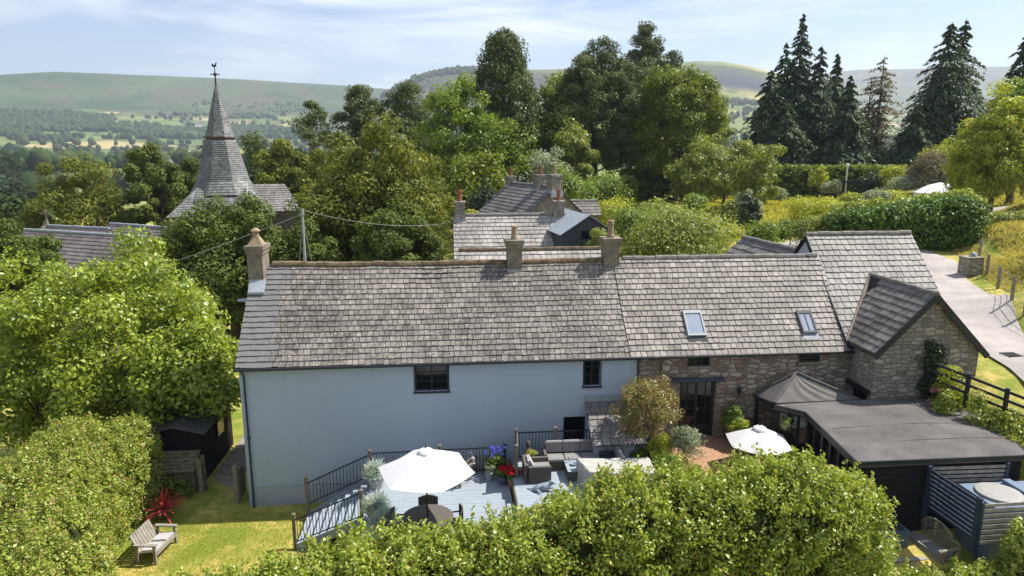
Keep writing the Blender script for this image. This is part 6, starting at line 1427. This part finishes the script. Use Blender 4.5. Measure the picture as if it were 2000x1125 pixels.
grass('verge_grass', 'dry grass of the bank between driveway and field fence', inpoly([(23.8, 20), (25.6, 27), (28.6, 34), (31.5, 40), (33.5, 44), (32, 38), (28.5, 30), (26, 22)]), 22000, 'drygrass', .22, .9, 3, .25)
grass('upper_lawn_grass', 'yellow meadow grass of the upper garden', inpoly([(22, 52), (52, 52), (56, 90), (12, 90), (14, 56)]), 46000, 'grassb', .38, .7, 4, .25)

# ================================================================== NEIGHBOURS AND CHURCH
def gable_house(name, label, cat, c, L_, W_, he, hr, rz, mats, zb, n=12, tw=.4, over=.15, chim=(), group=None):
    # ridge along local x; c = centre on the ground
    t = thing(name, (c[0], c[1], zb), label, cat, group); ORIGIN[t.name] = np.zeros(3)
    x, y = L_/2, W_/2
    m = MB(); m.add([(-x, -y, -1), (x, -y, -1), (x, -y, he), (-x, -y, he)], [(0, 1, 2, 3)]); m.add([(-x, y, -1), (x, y, -1), (x, y, he), (-x, y, he)], [(0, 1, 2, 3)])
    for s in (-1, 1): m.add([(s*x, -y, -1), (s*x, y, -1), (s*x, y, he), (s*x, 0, hr-.06), (s*x, -y, he)], [(0, 1, 2, 3, 4)])
    m.build('wall', mats[0], t)
    m = MB(); dz = (hr-he)/y*over
    tile_quad(m, (-x-over, -y-over, he-dz), (x+over, -y-over, he-dz), (x+over, 0, hr), (-x-over, 0, hr), n, tw, .03, seed=int(L_*7)); tile_quad(m, (-x-over, y+over, he-dz), (x+over, y+over, he-dz), (x+over, 0, hr), (-x-over, 0, hr), n, tw, .03, seed=int(L_*9)); rf_ = m.build('roof', mats[1], t)
    m = MB(); ridge_tiles(m, (-x-over, 0, hr+.02), (x+over, 0, hr+.02), .12, .5); m.build('ridge', mats[2], rf_)
    for cx_, w_, d_, h_, pm in chim: chimney(rf_, cx_-w_/2, cx_+w_/2, -d_/2, d_/2, hr-.7, hr+h_, [(cx_, 0, [(.16, -.02), (.13, .1), (.12, .55), (.15, .6), (.13, .66)], pm)], 'stone2' if mats[0] != 'church' else 'stone3', .06, True, 1)
    t.rotation_euler = (0, 0, rz); return t
# cottage just behind: ridge from (893,420) to (1105,416)
D1 = 41.0; a = atD(890, 421, D1); b = atD(1100, 418, D1+.6); c = (a+b)/2; zb = gz(c[0], c[1]); rz = math.atan2(b[1]-a[1], b[0]-a[0])
Lh = np.linalg.norm((b-a)[:2])
gable_house('neighbour_cottage', 'old stone cottage with pale lichened roof and a red chimney pot at each end', 'house', (c[0], c[1]), Lh, 6.0, a[2]-zb-3.0, a[2]-zb, rz, ('stone2', 'slate5', 'ridgeg'), zb, 15, .34, chim=((-Lh/2+.25, .62, .7, .85, 'redpot'), (Lh/2-.3, .62, .7, .85, 'redpot')))
# low outshot roof in front of it
a3 = atD(1020, 497, 35.5); m = None
zb3 = gz(a3[0], a3[1])
gable_house('outbuilding', 'low mossy slate outbuilding roof showing above the cottage ridge', 'outbuilding', (a3[0]+.4, a3[1]), 7.2, 3.0, a3[2]-zb3-1.0, a3[2]-zb3+.25, rz, ('stone2', 'slate5', 'ridge'), zb3, 6, .35)
# far cottage: long roof behind, ridge running away to the left
D2 = 56.0
pL = atD(995, 352, 60); pR = atD(1085, 372, 52); c = (pL+pR)/2; rz2 = math.atan2(pR[1]-pL[1], pR[0]-pL[0]); L2 = np.linalg.norm((pR-pL)[:2]); zb = gz(c[0], c[1]); zr_ = (pL[2]+pR[2])/2
gable_house('far_cottage', 'farther stone cottage with dark slate roof and brick chimneys', 'house', (c[0], c[1]), L2, 6.4, zr_-zb-2.7, zr_-zb, rz2, ('stone2', 'slate4', 'ridgeg'), zb, 12, .4, chim=((-L2/2+.3, .6, .8, .6, 'redpot'), (L2/2-2.6, .8, .9, .9, 'redpot'), (L2/2-.2, .9, .9, 1.0, 'pot')))
a = atD(1134, 393, 54); zb = gz(a[0], a[1]); gable_house('far_extension', 'small slate roofed extension right of the farther cottage', 'outbuilding', (a[0], a[1]), 2.4, 2.6, a[2]-zb-.9, a[2]-zb, rz+.05, ('stone2', 'slate4', 'ridgeg'), zb, 5, .4)
# black boarded shed with grey sheet roof, gable to the camera-right
M['blackboard'] = plain('grey_black_boards', (.055, .06, .07), .8, .2, .3, 3)
a = atD(1150, 420, 38.5); b = atD(1098, 408, 43.5); c = (a+b)/2; zb = gz(c[0], c[1]); rz3 = math.atan2(a[1]-b[1], a[0]-b[0]); Ls = np.linalg.norm((a-b)[:2])
t = thing('boarded_shed', (c[0], c[1], zb), 'black boarded outbuilding with smooth grey roof right of the old stone cottage', 'outbuilding'); ORIGIN[t.name] = np.zeros(3)
hr = (a[2]+b[2])/2-zb; he = hr-.95; x, y = Ls/2, 1.5; m = MB()
m.box(-x, x, -y, y, -1, he)
for s in (-1, 1): m.add([(s*x, -y, he), (s*x, y, he), (s*x, 0, hr-.05)], [(0, 1, 2)])
for k in range(16): m.box(-x-.015, x+.015, -y-.015, y+.015, he-3.2+k*.2, he-3.2+k*.2+.17)
m.build('wall', 'blackboard', t)
m = MB(); m.hexa([(-x-.1, -y-.2, he-.12), (x+.15, -y-.2, he-.12), (x+.15, 0, hr), (-x-.1, 0, hr)], [(-x-.1, -y-.2, he-.07), (x+.15, -y-.2, he-.07), (x+.15, 0, hr+.05), (-x-.1, 0, hr+.05)]); m.hexa([(-x-.1, 0.003, hr), (x+.15, 0.003, hr), (x+.15, y+.2, he-.12), (-x-.1, y+.2, he-.12)], [(-x-.1, 0.003, hr+.05), (x+.15, 0.003, hr+.05), (x+.15, y+.2, he-.07), (-x-.1, y+.2, he-.07)]); m.build('roof', 'lead', t)
m = MB(); m.box(x+.0151, x+.04, -.4, .4, he-.35, he+.1); m.build('window', 'glass', t); t.rotation_euler = (0, 0, rz3)
# dark slate roof behind the stone cottage
a = atD(1463, 463, 33.5); b = atD(1560, 490, 29.5); c = (a+b)/2; zb = gz(c[0], c[1]); L4 = np.linalg.norm((b-a)[:2])
gable_house('slate_outhouse', 'dark slate outhouse roof peeping over the ridge left of the tall roof', 'outbuilding', (c[0]-.2, c[1]), L4, 3.6, (a[2]+b[2])/2-zb-1.5, (a[2]+b[2])/2-zb, math.atan2(b[1]-a[1], b[0]-a[0]), ('stone2', 'slate4', 'ridgeg'), zb, 7, .35)

# church
def octo(r, z, rot): return [(r*math.cos(rot+k*math.pi/4), r*math.sin(rot+k*math.pi/4), z) for k in range(8)]
DC = 64.0; base = atD(441, 400, DC); zb = gz(base[0], base[1])-1; tw = thing('church_spire', (base[0], base[1], zb), 'shingled octagonal church spire on a low square tower with a weathercock', 'church spire'); ORIGIN[tw.name] = np.zeros(3)
H = lambda py: atD(420, py, DC)[2]-zb
zt_, zm, zs, ze_ = H(168), H(267), H(352), H(414); k_ = DC/F/math.cos(TH)
r_m = 25.5*k_; r_s = 47*k_; rq = 112*k_; rot0 = R(22.5)+R(12)
def shingled(m, ringA, ringB, n, w_):
    for k in range(8):
        a, b, c, d = ringA[k], ringA[(k+1) % 8], ringB[(k+1) % 8], ringB[k]; tile_quad(m, a, b, c, d, n, w_, .03, seed=k+n)
m = MB(); top = octo(.08, zt_, rot0); mid = octo(r_m, zm, rot0); mid2 = octo(r_m*1.10, zm-.3, rot0); low_ = octo(r_s*1.02, zs, rot0)
shingled(m, mid, top, 26, .30); shingled(m, low_, mid2, 20, .34)
rot1 = R(12); flare = octo(r_s*1.34, H(378), rot0); shingled(m, flare, low_, 5, .35); m.build('spire_roof', 'shingle', tw)
m = MB()
for dz, rr_ in ((0, 1.16), (-.28, 1.10), (-.52, 1.16), (-.80, 1.12)):
    A_ = octo(r_m*rr_, zm+dz, rot0); B_ = octo(r_m*rr_, zm+dz-.13, rot0); m.hexa(B_, A_)
m.hexa(octo(r_m*1.04, zm-.85, rot0), octo(r_m*1.02, zm+.05, rot0)); m.build('belfry_band', 'bark', tw)
sq_ = [(rq*.80*sx_, rq*.80*sy_, ze_) for sx_, sy_ in ((-1, -1), (1, -1), (1, 1), (-1, 1))]; c_, s_ = math.cos(rot1), math.sin(rot1); sq_ = [(x*c_-y*s_, x*s_+y*c_, z) for x, y, z in sq_]
inn = [(x*.44, y*.44, H(364)) for x, y, z in sq_]
m = MB()
for k in range(4): tile_quad(m, sq_[k], sq_[(k+1) % 4], inn[(k+1) % 4], inn[k], 12, .36, .03, seed=k+60)
m.build('skirt_roof', 'shingle', tw)
m = MB(); m.hexa([(x*.93, y*.93, -1) for x, y, z in sq_], [(x*.93, y*.93, z+.1) for x, y, z in sq_]); m.build('tower_wall', 'stone3', tw)
# broach lit on the near face, and the transept roof to the right
for k in range(4):
    m = MB(); p = np.array(sq_[k]); q = p*(.46, .46, 1)+(0, 0, H(352)-ze_); 
    d = unit(np.array((p[0], p[1], 0))); s2 = np.array((-d[1], d[0], 0)); b1 = p*(.62, .62, 1)+(0, 0, (H(378)-ze_)*.75)
    m.add([b1-s2*.9, b1+s2*.9, q+(0, 0, -.5), p*(.50, .50, 1)+(0, 0, .2)], [(0, 1, 2), (0, 2, 3), (1, 2, 3)]); m.build('broach', 'shingle', tw)
m = MB(); y0 = 1.9; zr_ = H(361); xe = 108*k_; xr = 92*k_
def rt(p): return (p[0]*c_-p[1]*s_, p[0]*s_+p[1]*c_, p[2])
tile_quad(m, rt((1.5, -y0*1.4, ze_+.15)), rt((xe*1.28, -y0*1.4, ze_+.15)), rt((xr*1.18, 0, zr_)), rt((1.5, 0, zr_)), 12, .4, .03, seed=77); tile_quad(m, rt((1.5, y0*1.4, ze_+.15)), rt((xe*1.28, y0*1.4, ze_+.15)), rt((xr*1.18, 0, zr_)), rt((1.5, 0, zr_)), 12, .4, .03, seed=78)
m.build('side_roof', 'slate3', tw)
m = MB(); m.hexa([rt((1.5, -y0*1.3, -1)), rt((xe*1.22, -y0*1.3, -1)), rt((xe*1.22, y0*1.3, -1)), rt((1.5, y0*1.3, -1))], [rt((1.5, -y0*1.3, ze_+.1)), rt((xe*1.22, -y0*1.3, ze_+.1)), rt((xe*1.22, y0*1.3, ze_+.1)), rt((1.5, y0*1.3, ze_+.1))]); m.build('side_wall', 'stone3', tw)
wv = thing('weathervane', (base[0], base[1], zb+zt_), 'dark iron weathercock with direction arms on top of the spire', 'weathervane'); ORIGIN[wv.name] = np.zeros(3)
hh = H(124)-zt_
m = MB(); m.tube([(0, 0, -.6), (0, 0, hh*.9)], [.10, .03], 6); m.lathe(0, 0, [(.02, hh*.08), (.12, hh*.12), (.02, hh*.16)], 8); m.build('rod', 'black', wv)
m = MB(); 
for a in (0, math.pi/2): m.tube([(-.34*math.cos(a), -.34*math.sin(a), hh*.52), (.34*math.cos(a), .34*math.sin(a), hh*.52)], .03, 5)
for a in range(4): m.lathe(.34*math.cos(a*math.pi/2), .34*math.sin(a*math.pi/2), [(.01, hh*.52-.1), (.07, hh*.52), (.01, hh*.52+.1)], 6)
for k in range(8): a = k*math.pi/4; m.tube([(0, 0, hh*.42), (.22*math.cos(a), .22*math.sin(a), hh*.52), (0, 0, hh*.62)], .02, 4)
m.build('arms', 'black', wv)
m = MB(); ck_ = [(-.30, .15), (-.20, .42), (-.05, .22), (.08, .25), (.14, .45), (.22, .52), (.30, .42), (.24, .34), (.22, .12), (.05, 0), (-.12, 0)]
m.hexa([(x*.8, -.02, hh*.84+z*.8) for x, z in ck_], [(x*.8, .02, hh*.84+z*.8) for x, z in ck_]); m.build('cockerel', 'black', wv)
def roofslab(name, label, pa, pb, drop, depth, mat, cross=None):
    # ridge pa->pb, near slope falling towards the camera, far slope behind
    pa, pb = np.array(pa), np.array(pb); d = unit((pb-pa)*(1, 1, 0)); nrm_ = np.array((d[1], -d[0], 0)); 
    if nrm_[1] > 0: nrm_ = -nrm_
    mid_ = (pa+pb)/2; z0 = gz(mid_[0], mid_[1])-1
    t = thing(name, (mid_[0], mid_[1], z0), label, 'church', 'church roofs among the yews'); m = MB()
    ea, eb = pa+nrm_*depth-(0, 0, drop), pb+nrm_*depth-(0, 0, drop); fa, fb = pa-nrm_*depth-(0, 0, drop), pb-nrm_*depth-(0, 0, drop)
    tile_quad(m, ea, eb, pb, pa, 18, .4, .03, seed=int(drop*10)); tile_quad(m, fa, fb, pb, pa, 14, .5, .03, seed=int(drop*20)); rf_ = m.build('roof', mat, t)
    m = MB(); ridge_tiles(m, pa+(0, 0, .04), pb+(0, 0, .04), .11, .5); m.build('ridge', 'lead', rf_)
    m = MB(); i_ = nrm_*.25
    for u, v, w_ in ((ea, pa, fa), (eb, pb, fb)):
        s_ = -d if u is eb else d; m.add([(u-i_)[:2].tolist()+[z0], (w_+i_)[:2].tolist()+[z0], w_+i_-(0, 0, .1), v-(0, 0, .1), u-i_-(0, 0, .1)], [(0, 1, 2, 3, 4)])
    m.add([(*(ea-i_)[:2], z0), (*(eb-i_)[:2], z0), eb-i_-(0, 0, .1), ea-i_-(0, 0, .1)], [(0, 1, 2, 3)]); m.build('wall', 'stone3', t)
    for e, v, w_, s_ in ((ea, pa, fa, -1), (eb, pb, fb, 1)):
        if cross and s_ in cross: m = MB(); m.beam(e+d*.1*s_+(0, 0, .05), v+d*.1*s_+(0, 0, .16), .32, .18); m.beam(w_+d*.1*s_+(0, 0, .05), v+d*.1*s_+(0, 0, .16), .32, .18); m.box(v[0]-.16+d[0]*.1*s_, v[0]+.16+d[0]*.1*s_, v[1]-.16+d[1]*.1*s_, v[1]+.16+d[1]*.1*s_, v[2]+.05, v[2]+.42); m.build('coping', 'stone3', t)
    return t
nave = roofslab('church_nave', 'long purple slate nave roof nearest the sycamore, coped gable at its right end', atD(48, 449, 56), atD(292, 464, 50), 4.4, 4.6, 'slate6', (1,))
ais = roofslab('church_aisle', 'short slate church roof behind the nave with a stone cross on its left gable', atD(92, 441, 61), atD(214, 447, 58), 3.2, 3.2, 'slate6', (-1,))
roofslab('church_chancel', 'slate church roof running from the aisle towards the spire', atD(214, 437, 61), atD(335, 446, 58), 3.4, 3.4, 'slate6')
q = atD(92, 440, 61); m = MB(); z = q[2]+.3; k_ = 61/F
m.beam((q[0], q[1], z), (q[0], q[1], z+1.15), .13, .13, (0, 1, 0)); m.beam((q[0]-.36, q[1], z+.75), (q[0]-.14, q[1], z+.75), .13, .12); m.beam((q[0]+.14, q[1], z+.75), (q[0]+.36, q[1], z+.75), .13, .12); m.beam((q[0]-.14, q[1]-.001, z+.75), (q[0]+.14, q[1]-.001, z+.75), .15, .14); m.build('cross', 'stone3', None)
cr = bpy.data.objects['cross']; cr.location = tuple(np.array(cr.location)-ORIGIN[ais.name]); cr.parent = ais

# utility pole and wires
q = atD(590, 408, 33); zb = gz(q[0], q[1]); up_ = thing('utility_pole', (q[0], q[1], zb), 'thin grey service pole with stay wires behind the cottage ridge', 'utility pole')
m = MB(); m.tube([(q[0], q[1], zb-.3), (q[0], q[1], q[2]-.35)], [.07, .05], 8); m.build('pole', 'alu', up_)
m = MB(); m.box(q[0]-.06, q[0]+.06, q[1]-.06, q[1]+.06, q[2]-.34, q[2]); m.box(q[0]-.18, q[0]+.1, q[1]-.03, q[1]+.03, q[2]-.3, q[2]-.24); m.build('bracket', 'alu', up_)
m = MB()
for dx_, dy_ in ((-.7, -.4), (-.35, .5), (.8, .3)): m.tube([(q[0], q[1], q[2]-.4), (q[0]+dx_*1.6, q[1]+dy_*1.6, zb)], .012, 4)
m.build('stay_wire', 'wire', up_)
def wire(label, a, b, sag, r=.02):
    pts = [a+(b-a)*s-np.array((0, 0, sag*4*s*(1-s))) for s in np.linspace(0, 1, 24)]; m = MB(); m.tube(pts, r, 5); o = m.build('overhead_wire', 'wire', None); tag(o, label, 'wire', 'overhead wires')
pt = np.array((q[0], q[1], q[2]-.25)); wire('thick pale wire running from the service pole down to the left edge', pt, atD(-40, 628, 31.5), .25, .016); wire('thin wire running from the service pole to the right over the yew', pt+(0, 0, .2), atD(900, 432, 42), .5, .012)

# yurt, timber frame, net cage, white posts
q = hitG(1835, 390); D_ = float(q@FH); rY = wpx(86, D_); hY = atD(1830, 357, D_)[2]-q[2]; yt = thing('yurt', q, 'low white yurt roof showing over the hedge below the feathery tree', 'yurt')
m = MB(); m.lathe(q[0], q[1], [(rY, q[2]-.2), (rY, q[2]+hY*.42), (rY*1.04, q[2]+hY*.42), (rY*.75, q[2]+hY*.68), (rY*.42, q[2]+hY*.88), (rY*.2, q[2]+hY*.97), (rY*.1, q[2]+hY)], 22); m.build('cover', 'yurt', yt)
m = MB(); 
for k in range(9): a = k*.7; m.tube([(q[0]+rY*.15*math.cos(a), q[1]+rY*.15*math.sin(a), q[2]+hY*.99), (q[0]+rY*.76*math.cos(a), q[1]+rY*.76*math.sin(a), q[2]+hY*.69), (q[0]+rY*1.05*math.cos(a), q[1]+rY*1.05*math.sin(a), q[2]+hY*.42)], .03, 4)
m.build('rope', 'alu', yt)
q = hitG(1645, 392); D_ = float(q@FH); k_ = D_/F; tf = thing('garden_pergola', q, 'dark timber pergola frame on the upper lawn', 'pergola'); zt_ = atD(1645, 354, D_)[2]; xw = 46*k_
for x in (0, xw):
    for y in (0, 1.6): m = MB(); m.box(q[0]+x-.12, q[0]+x+.12, q[1]+y-.12, q[1]+y+.12, q[2]-.3, zt_-.2); m.build('post', 'black', tf)
m = MB(); m.box(q[0]-.3, q[0]+xw+.3, q[1]-.1, q[1]+.1, zt_-.2, zt_+.02); m.box(q[0]-.3, q[0]+xw+.3, q[1]+1.5, q[1]+1.7, zt_-.2, zt_+.02)
for k in range(4): m.box(q[0]+xw*k/3-.06, q[0]+xw*k/3+.06, q[1]-.2, q[1]+1.8, zt_+.021, zt_+.14)
m.build('beam', 'black', tf)
for px, yt_, yb_, lb_ in ((1656, 319, 356, 'white slim carved post behind the dark timber frame, the left one'), (1679, 316, 326, 'white slim post tip rising above the clipped hedge, the right one')):
    D_ = 82 if px < 1670 else 90; a = atD(px, yt_, D_); z0 = gz(a[0], a[1]); o = thing('white_post', (a[0], a[1], z0), lb_, 'post', 'white garden posts'); m = MB(); m.tube([(a[0], a[1], z0), (a[0], a[1], a[2]-.5)], .08, 8); m.build('shaft', 'farwhite', o); m = MB(); m.lathe(a[0], a[1], [(.12, a[2]-.5), (.2, a[2]-.3), (.16, a[2]-.1), (.03, a[2])], 10); m.build('finial', 'farwhite', o)
q = hitG(1180, 392); D_ = float(q@FH); k_ = D_/F; nc = thing('fruit_cage', q, 'green netted fruit cage beyond the far cottage', 'fruit cage'); w_ = 24*k_; zt_ = atD(1180, 371, D_)[2]
m = MB()
for x in (-w_, 0, w_):
    for y in (0, 1.8): m.tube([(q[0]+x, q[1]+y, q[2]), (q[0]+x, q[1]+y, zt_)], .03, 5)
for y in (0, 1.8): m.tube([(q[0]-w_, q[1]+y, zt_), (q[0]+w_, q[1]+y, zt_)], .03, 5)
m.build('frame', 'net', nc); m = MB()
for k in range(26):
    x = -w_+2*w_*k/25; m.tube([(q[0]+x, q[1], q[2]), (q[0]+x, q[1], zt_), (q[0]+x, q[1]+1.8, zt_)], .018, 4)
for k in range(9): m.tube([(q[0]-w_, q[1]-.01, q[2]+(zt_-q[2])*k/8), (q[0]+w_, q[1]-.01, q[2]+(zt_-q[2])*k/8)], .014, 4)
m.build('netting', 'net', nc)
a = hitG(1478, 385); b = hitG(1530, 385); z = a[2]+1.1; hm = thing('hammock', (a+b)/2, 'pale hammock strung beside the apple tree', 'hammock'); m = MB(); N_ = 12
for i in range(N_):
    s = i/N_; s1_ = (i+1)/N_; f_ = lambda s: (a+(b-a)*s)*(1, 1, 0)+(0, 0, z-.5*4*s*(1-s)); w1_ = .45*math.sin(math.pi*s)+.03; w2_ = .45*math.sin(math.pi*s1_)+.03
    p, r_ = f_(s), f_(s1_); m.add([p-(0, w1_, 0), r_-(0, w2_, 0), r_+(0, w2_, .1), p+(0, w1_, .1)], [(0, 1, 2, 3)])
m.build('cloth', 'cushionw', hm)

# ================================================================== FAR VALLEY
def ico():
    import bmesh as _b
    bm = _b.new(); _b.ops.create_icosphere(bm, subdivisions=1, radius=1); v = np.array([x.co[:] for x in bm.verts]); f = np.array([[x.index for x in q.verts] for q in bm.faces]); bm.free(); return v, f
IV, IF = ico()
def far_wood(name, label, n, sel, seed, hmin, hmax, leafy=0):
    g = np.random.default_rng(seed); Pn = []
    while sum(map(len, Pn)) < n:
        P = sel(g, n*2); Pn.append(P)
    P = np.concatenate(Pn)[:n]; z = ground(P[:, 0], P[:, 1]); h = g.uniform(hmin, hmax, n); nb = len(IV)
    vs = np.repeat(P, nb, 0); v = np.tile(IV, (n, 1)); hh = np.repeat(h, nb); zz = np.repeat(z, nb)
    jit = g.uniform(.72, 1.25, (n*nb))
    r_ = hh*.5*jit*np.repeat(g.uniform(.7, 1.25, n), nb)
    out_ = np.column_stack([vs[:, 0]+v[:, 0]*r_, vs[:, 1]+v[:, 1]*r_, zz+hh*.45+v[:, 2]*hh*.55*jit])
    f = (IF[None]+np.arange(n)[:, None, None]*nb).reshape(-1, 3)
    o = link_mesh(name, out_, f, 'far', None, {'tone': np.repeat(g.random(n), nb)}); tag(o, label, 'wood', kind='stuff'); return o
def sector(pxa, pxb, ra, rb, thr, sc, seed2, dens=1.):
    def f(g, n):
        px = g.uniform(pxa, pxb, n); az = np.arctan((px-1000)/F/math.cos(TH))+YAW; r = np.sqrt(g.uniform(ra**2, rb**2, n)); x = r*np.sin(az); y = r*np.cos(az)
        v = vnoise(x/sc, y/sc*1.6, seed2)
        # trees also gather along hedgerows
        hx = abs(((x*.8+y*.6)/150+.25*np.sin(y/170)) % 1-.5); hy = abs(((y*.8-x*.6)/190+.25*np.sin(x/150)) % 1-.5)
        keep = (v > thr) | ((hx > .488) & (dens > 0)) | ((hy > .485) & (dens > 0))
        return np.column_stack([x, y])[keep]
    return f
far_wood('valley_wood', 'wooded hedgerows and copses in the near valley on the left', 2200, sector(-200, 1050, 330, 900, 1.1, 150, 1), 1, 8, 15)
far_wood('distant_wood', 'distant dark woods and hedgerows under the left hill', 5500, sector(-250, 1000, 900, 2300, .9, 260, 2), 2, 10, 18)
far_wood('hill_wood', 'dark belt of trees along the foot of the left hill', 3200, sector(-250, 1000, 2150, 2680, .1, 300, 4), 3, 10, 17)
far_wood('gap_wood', 'hazy woods under the crag and the far plateau on the right', 5200, sector(1250, 2150, 500, 1900, .2, 260, 5), 4, 8, 15)
for i, (px, yt_, w_, D_, lb_) in enumerate(((20, 300, 50, 420, 'far round tree at the left edge, upper one'), (60, 330, 60, 380, 'far round tree below the pale field at the left'), (15, 345, 60, 300, 'large far tree at the left edge, lower one'), (100, 350, 60, 330, 'far tree in front of the stubble field'), (180, 300, 55, 430, 'far tree above the golden yew'), (400, 280, 60, 420, 'far tree just left of the spire'), (20, 395, 80, 190, 'mid distance tree above the dark yew at the left edge'), (75, 370, 70, 240, 'mid distance tree left of the golden yew'), (235, 330, 50, 330, 'far tree seen between the two yews left of the spire'), (-10, 372, 110, 125, 'large leafy tree at the left edge beyond the churchyard'), (60, 395, 90, 120, 'leafy tree between the left edge and the golden yew'), (640, 300, 90, 150, 'tree filling the gap under the lone pine'))):
    BT('valley_tree', lb_, 'tree', px, yt_, w_, D_, 'far', K=34, per=60, leaf=1.5, seed=200+i, clear=.0, group='trees of the valley floor')
for i, (px, py, L_, lb_, mt) in enumerate(((360, 306, 11, 'small white farmhouse in the valley left of the spire', 'farwhite'), (374, 268, 14, 'long pale farm building under the hill wood', 'farwhite'), (390, 250, 9, 'tiny pale house at the foot of the moor', 'farwhite'), (285, 242, 9, 'tiny house among trees below the moor', 'farwhite'), (330, 325, 9, 'grey roofed valley house behind the yews', 'stone2'))):
    d = ray(px, py); d = d/np.linalg.norm(d); t_ = np.arange(250, 3200, 2.); P = CAM[None]+d[None]*t_[:, None]; gg = ground(P[:, 0], P[:, 1]); j = int(np.argmax(P[:, 2] < gg+2)); p = P[j]; zb = gz(p[0], p[1]); s_ = np.hypot(p[0], p[1])/900
    gable_house('farmhouse', lb_, 'house', (p[0], p[1]), L_*max(1, s_), 6*max(1, s_), 4.5*max(1, s_), 7*max(1, s_), .2*i, (mt, 'slate4', 'ridgeg'), zb, 3, 3., group='far valley houses')

far_wood('moor_scrub', 'scattered dark thorn bushes on the open moor', 260, sector(-250, 1100, 2480, 3050, 1.3, 420, 9, 0), 9, 4, 8)
far_wood('crag_scrub', 'dark scrub along the lower slopes of the golden hill', 900, sector(1200, 1700, 1000, 1900, .9, 220, 11, 0), 10, 6, 12)
# air between here and the hills
m = MB(); m.box(-9000, 9000, -9000, 9000, -400, 660)
hz, ht, HN = newmat('haze_air'); vol = HN('ShaderNodeVolumePrincipled', {'Color': (.80, .90, 1.0, 1), 'Density': .00016, 'Anisotropy': .3}); HN('ShaderNodeOutputMaterial', {'Volume': vol.outputs[0]})
ho = m.build('haze', hz, None); ho['kind'] = 'stuff'; ho['label'] = 'thin blue summer haze over the valley'
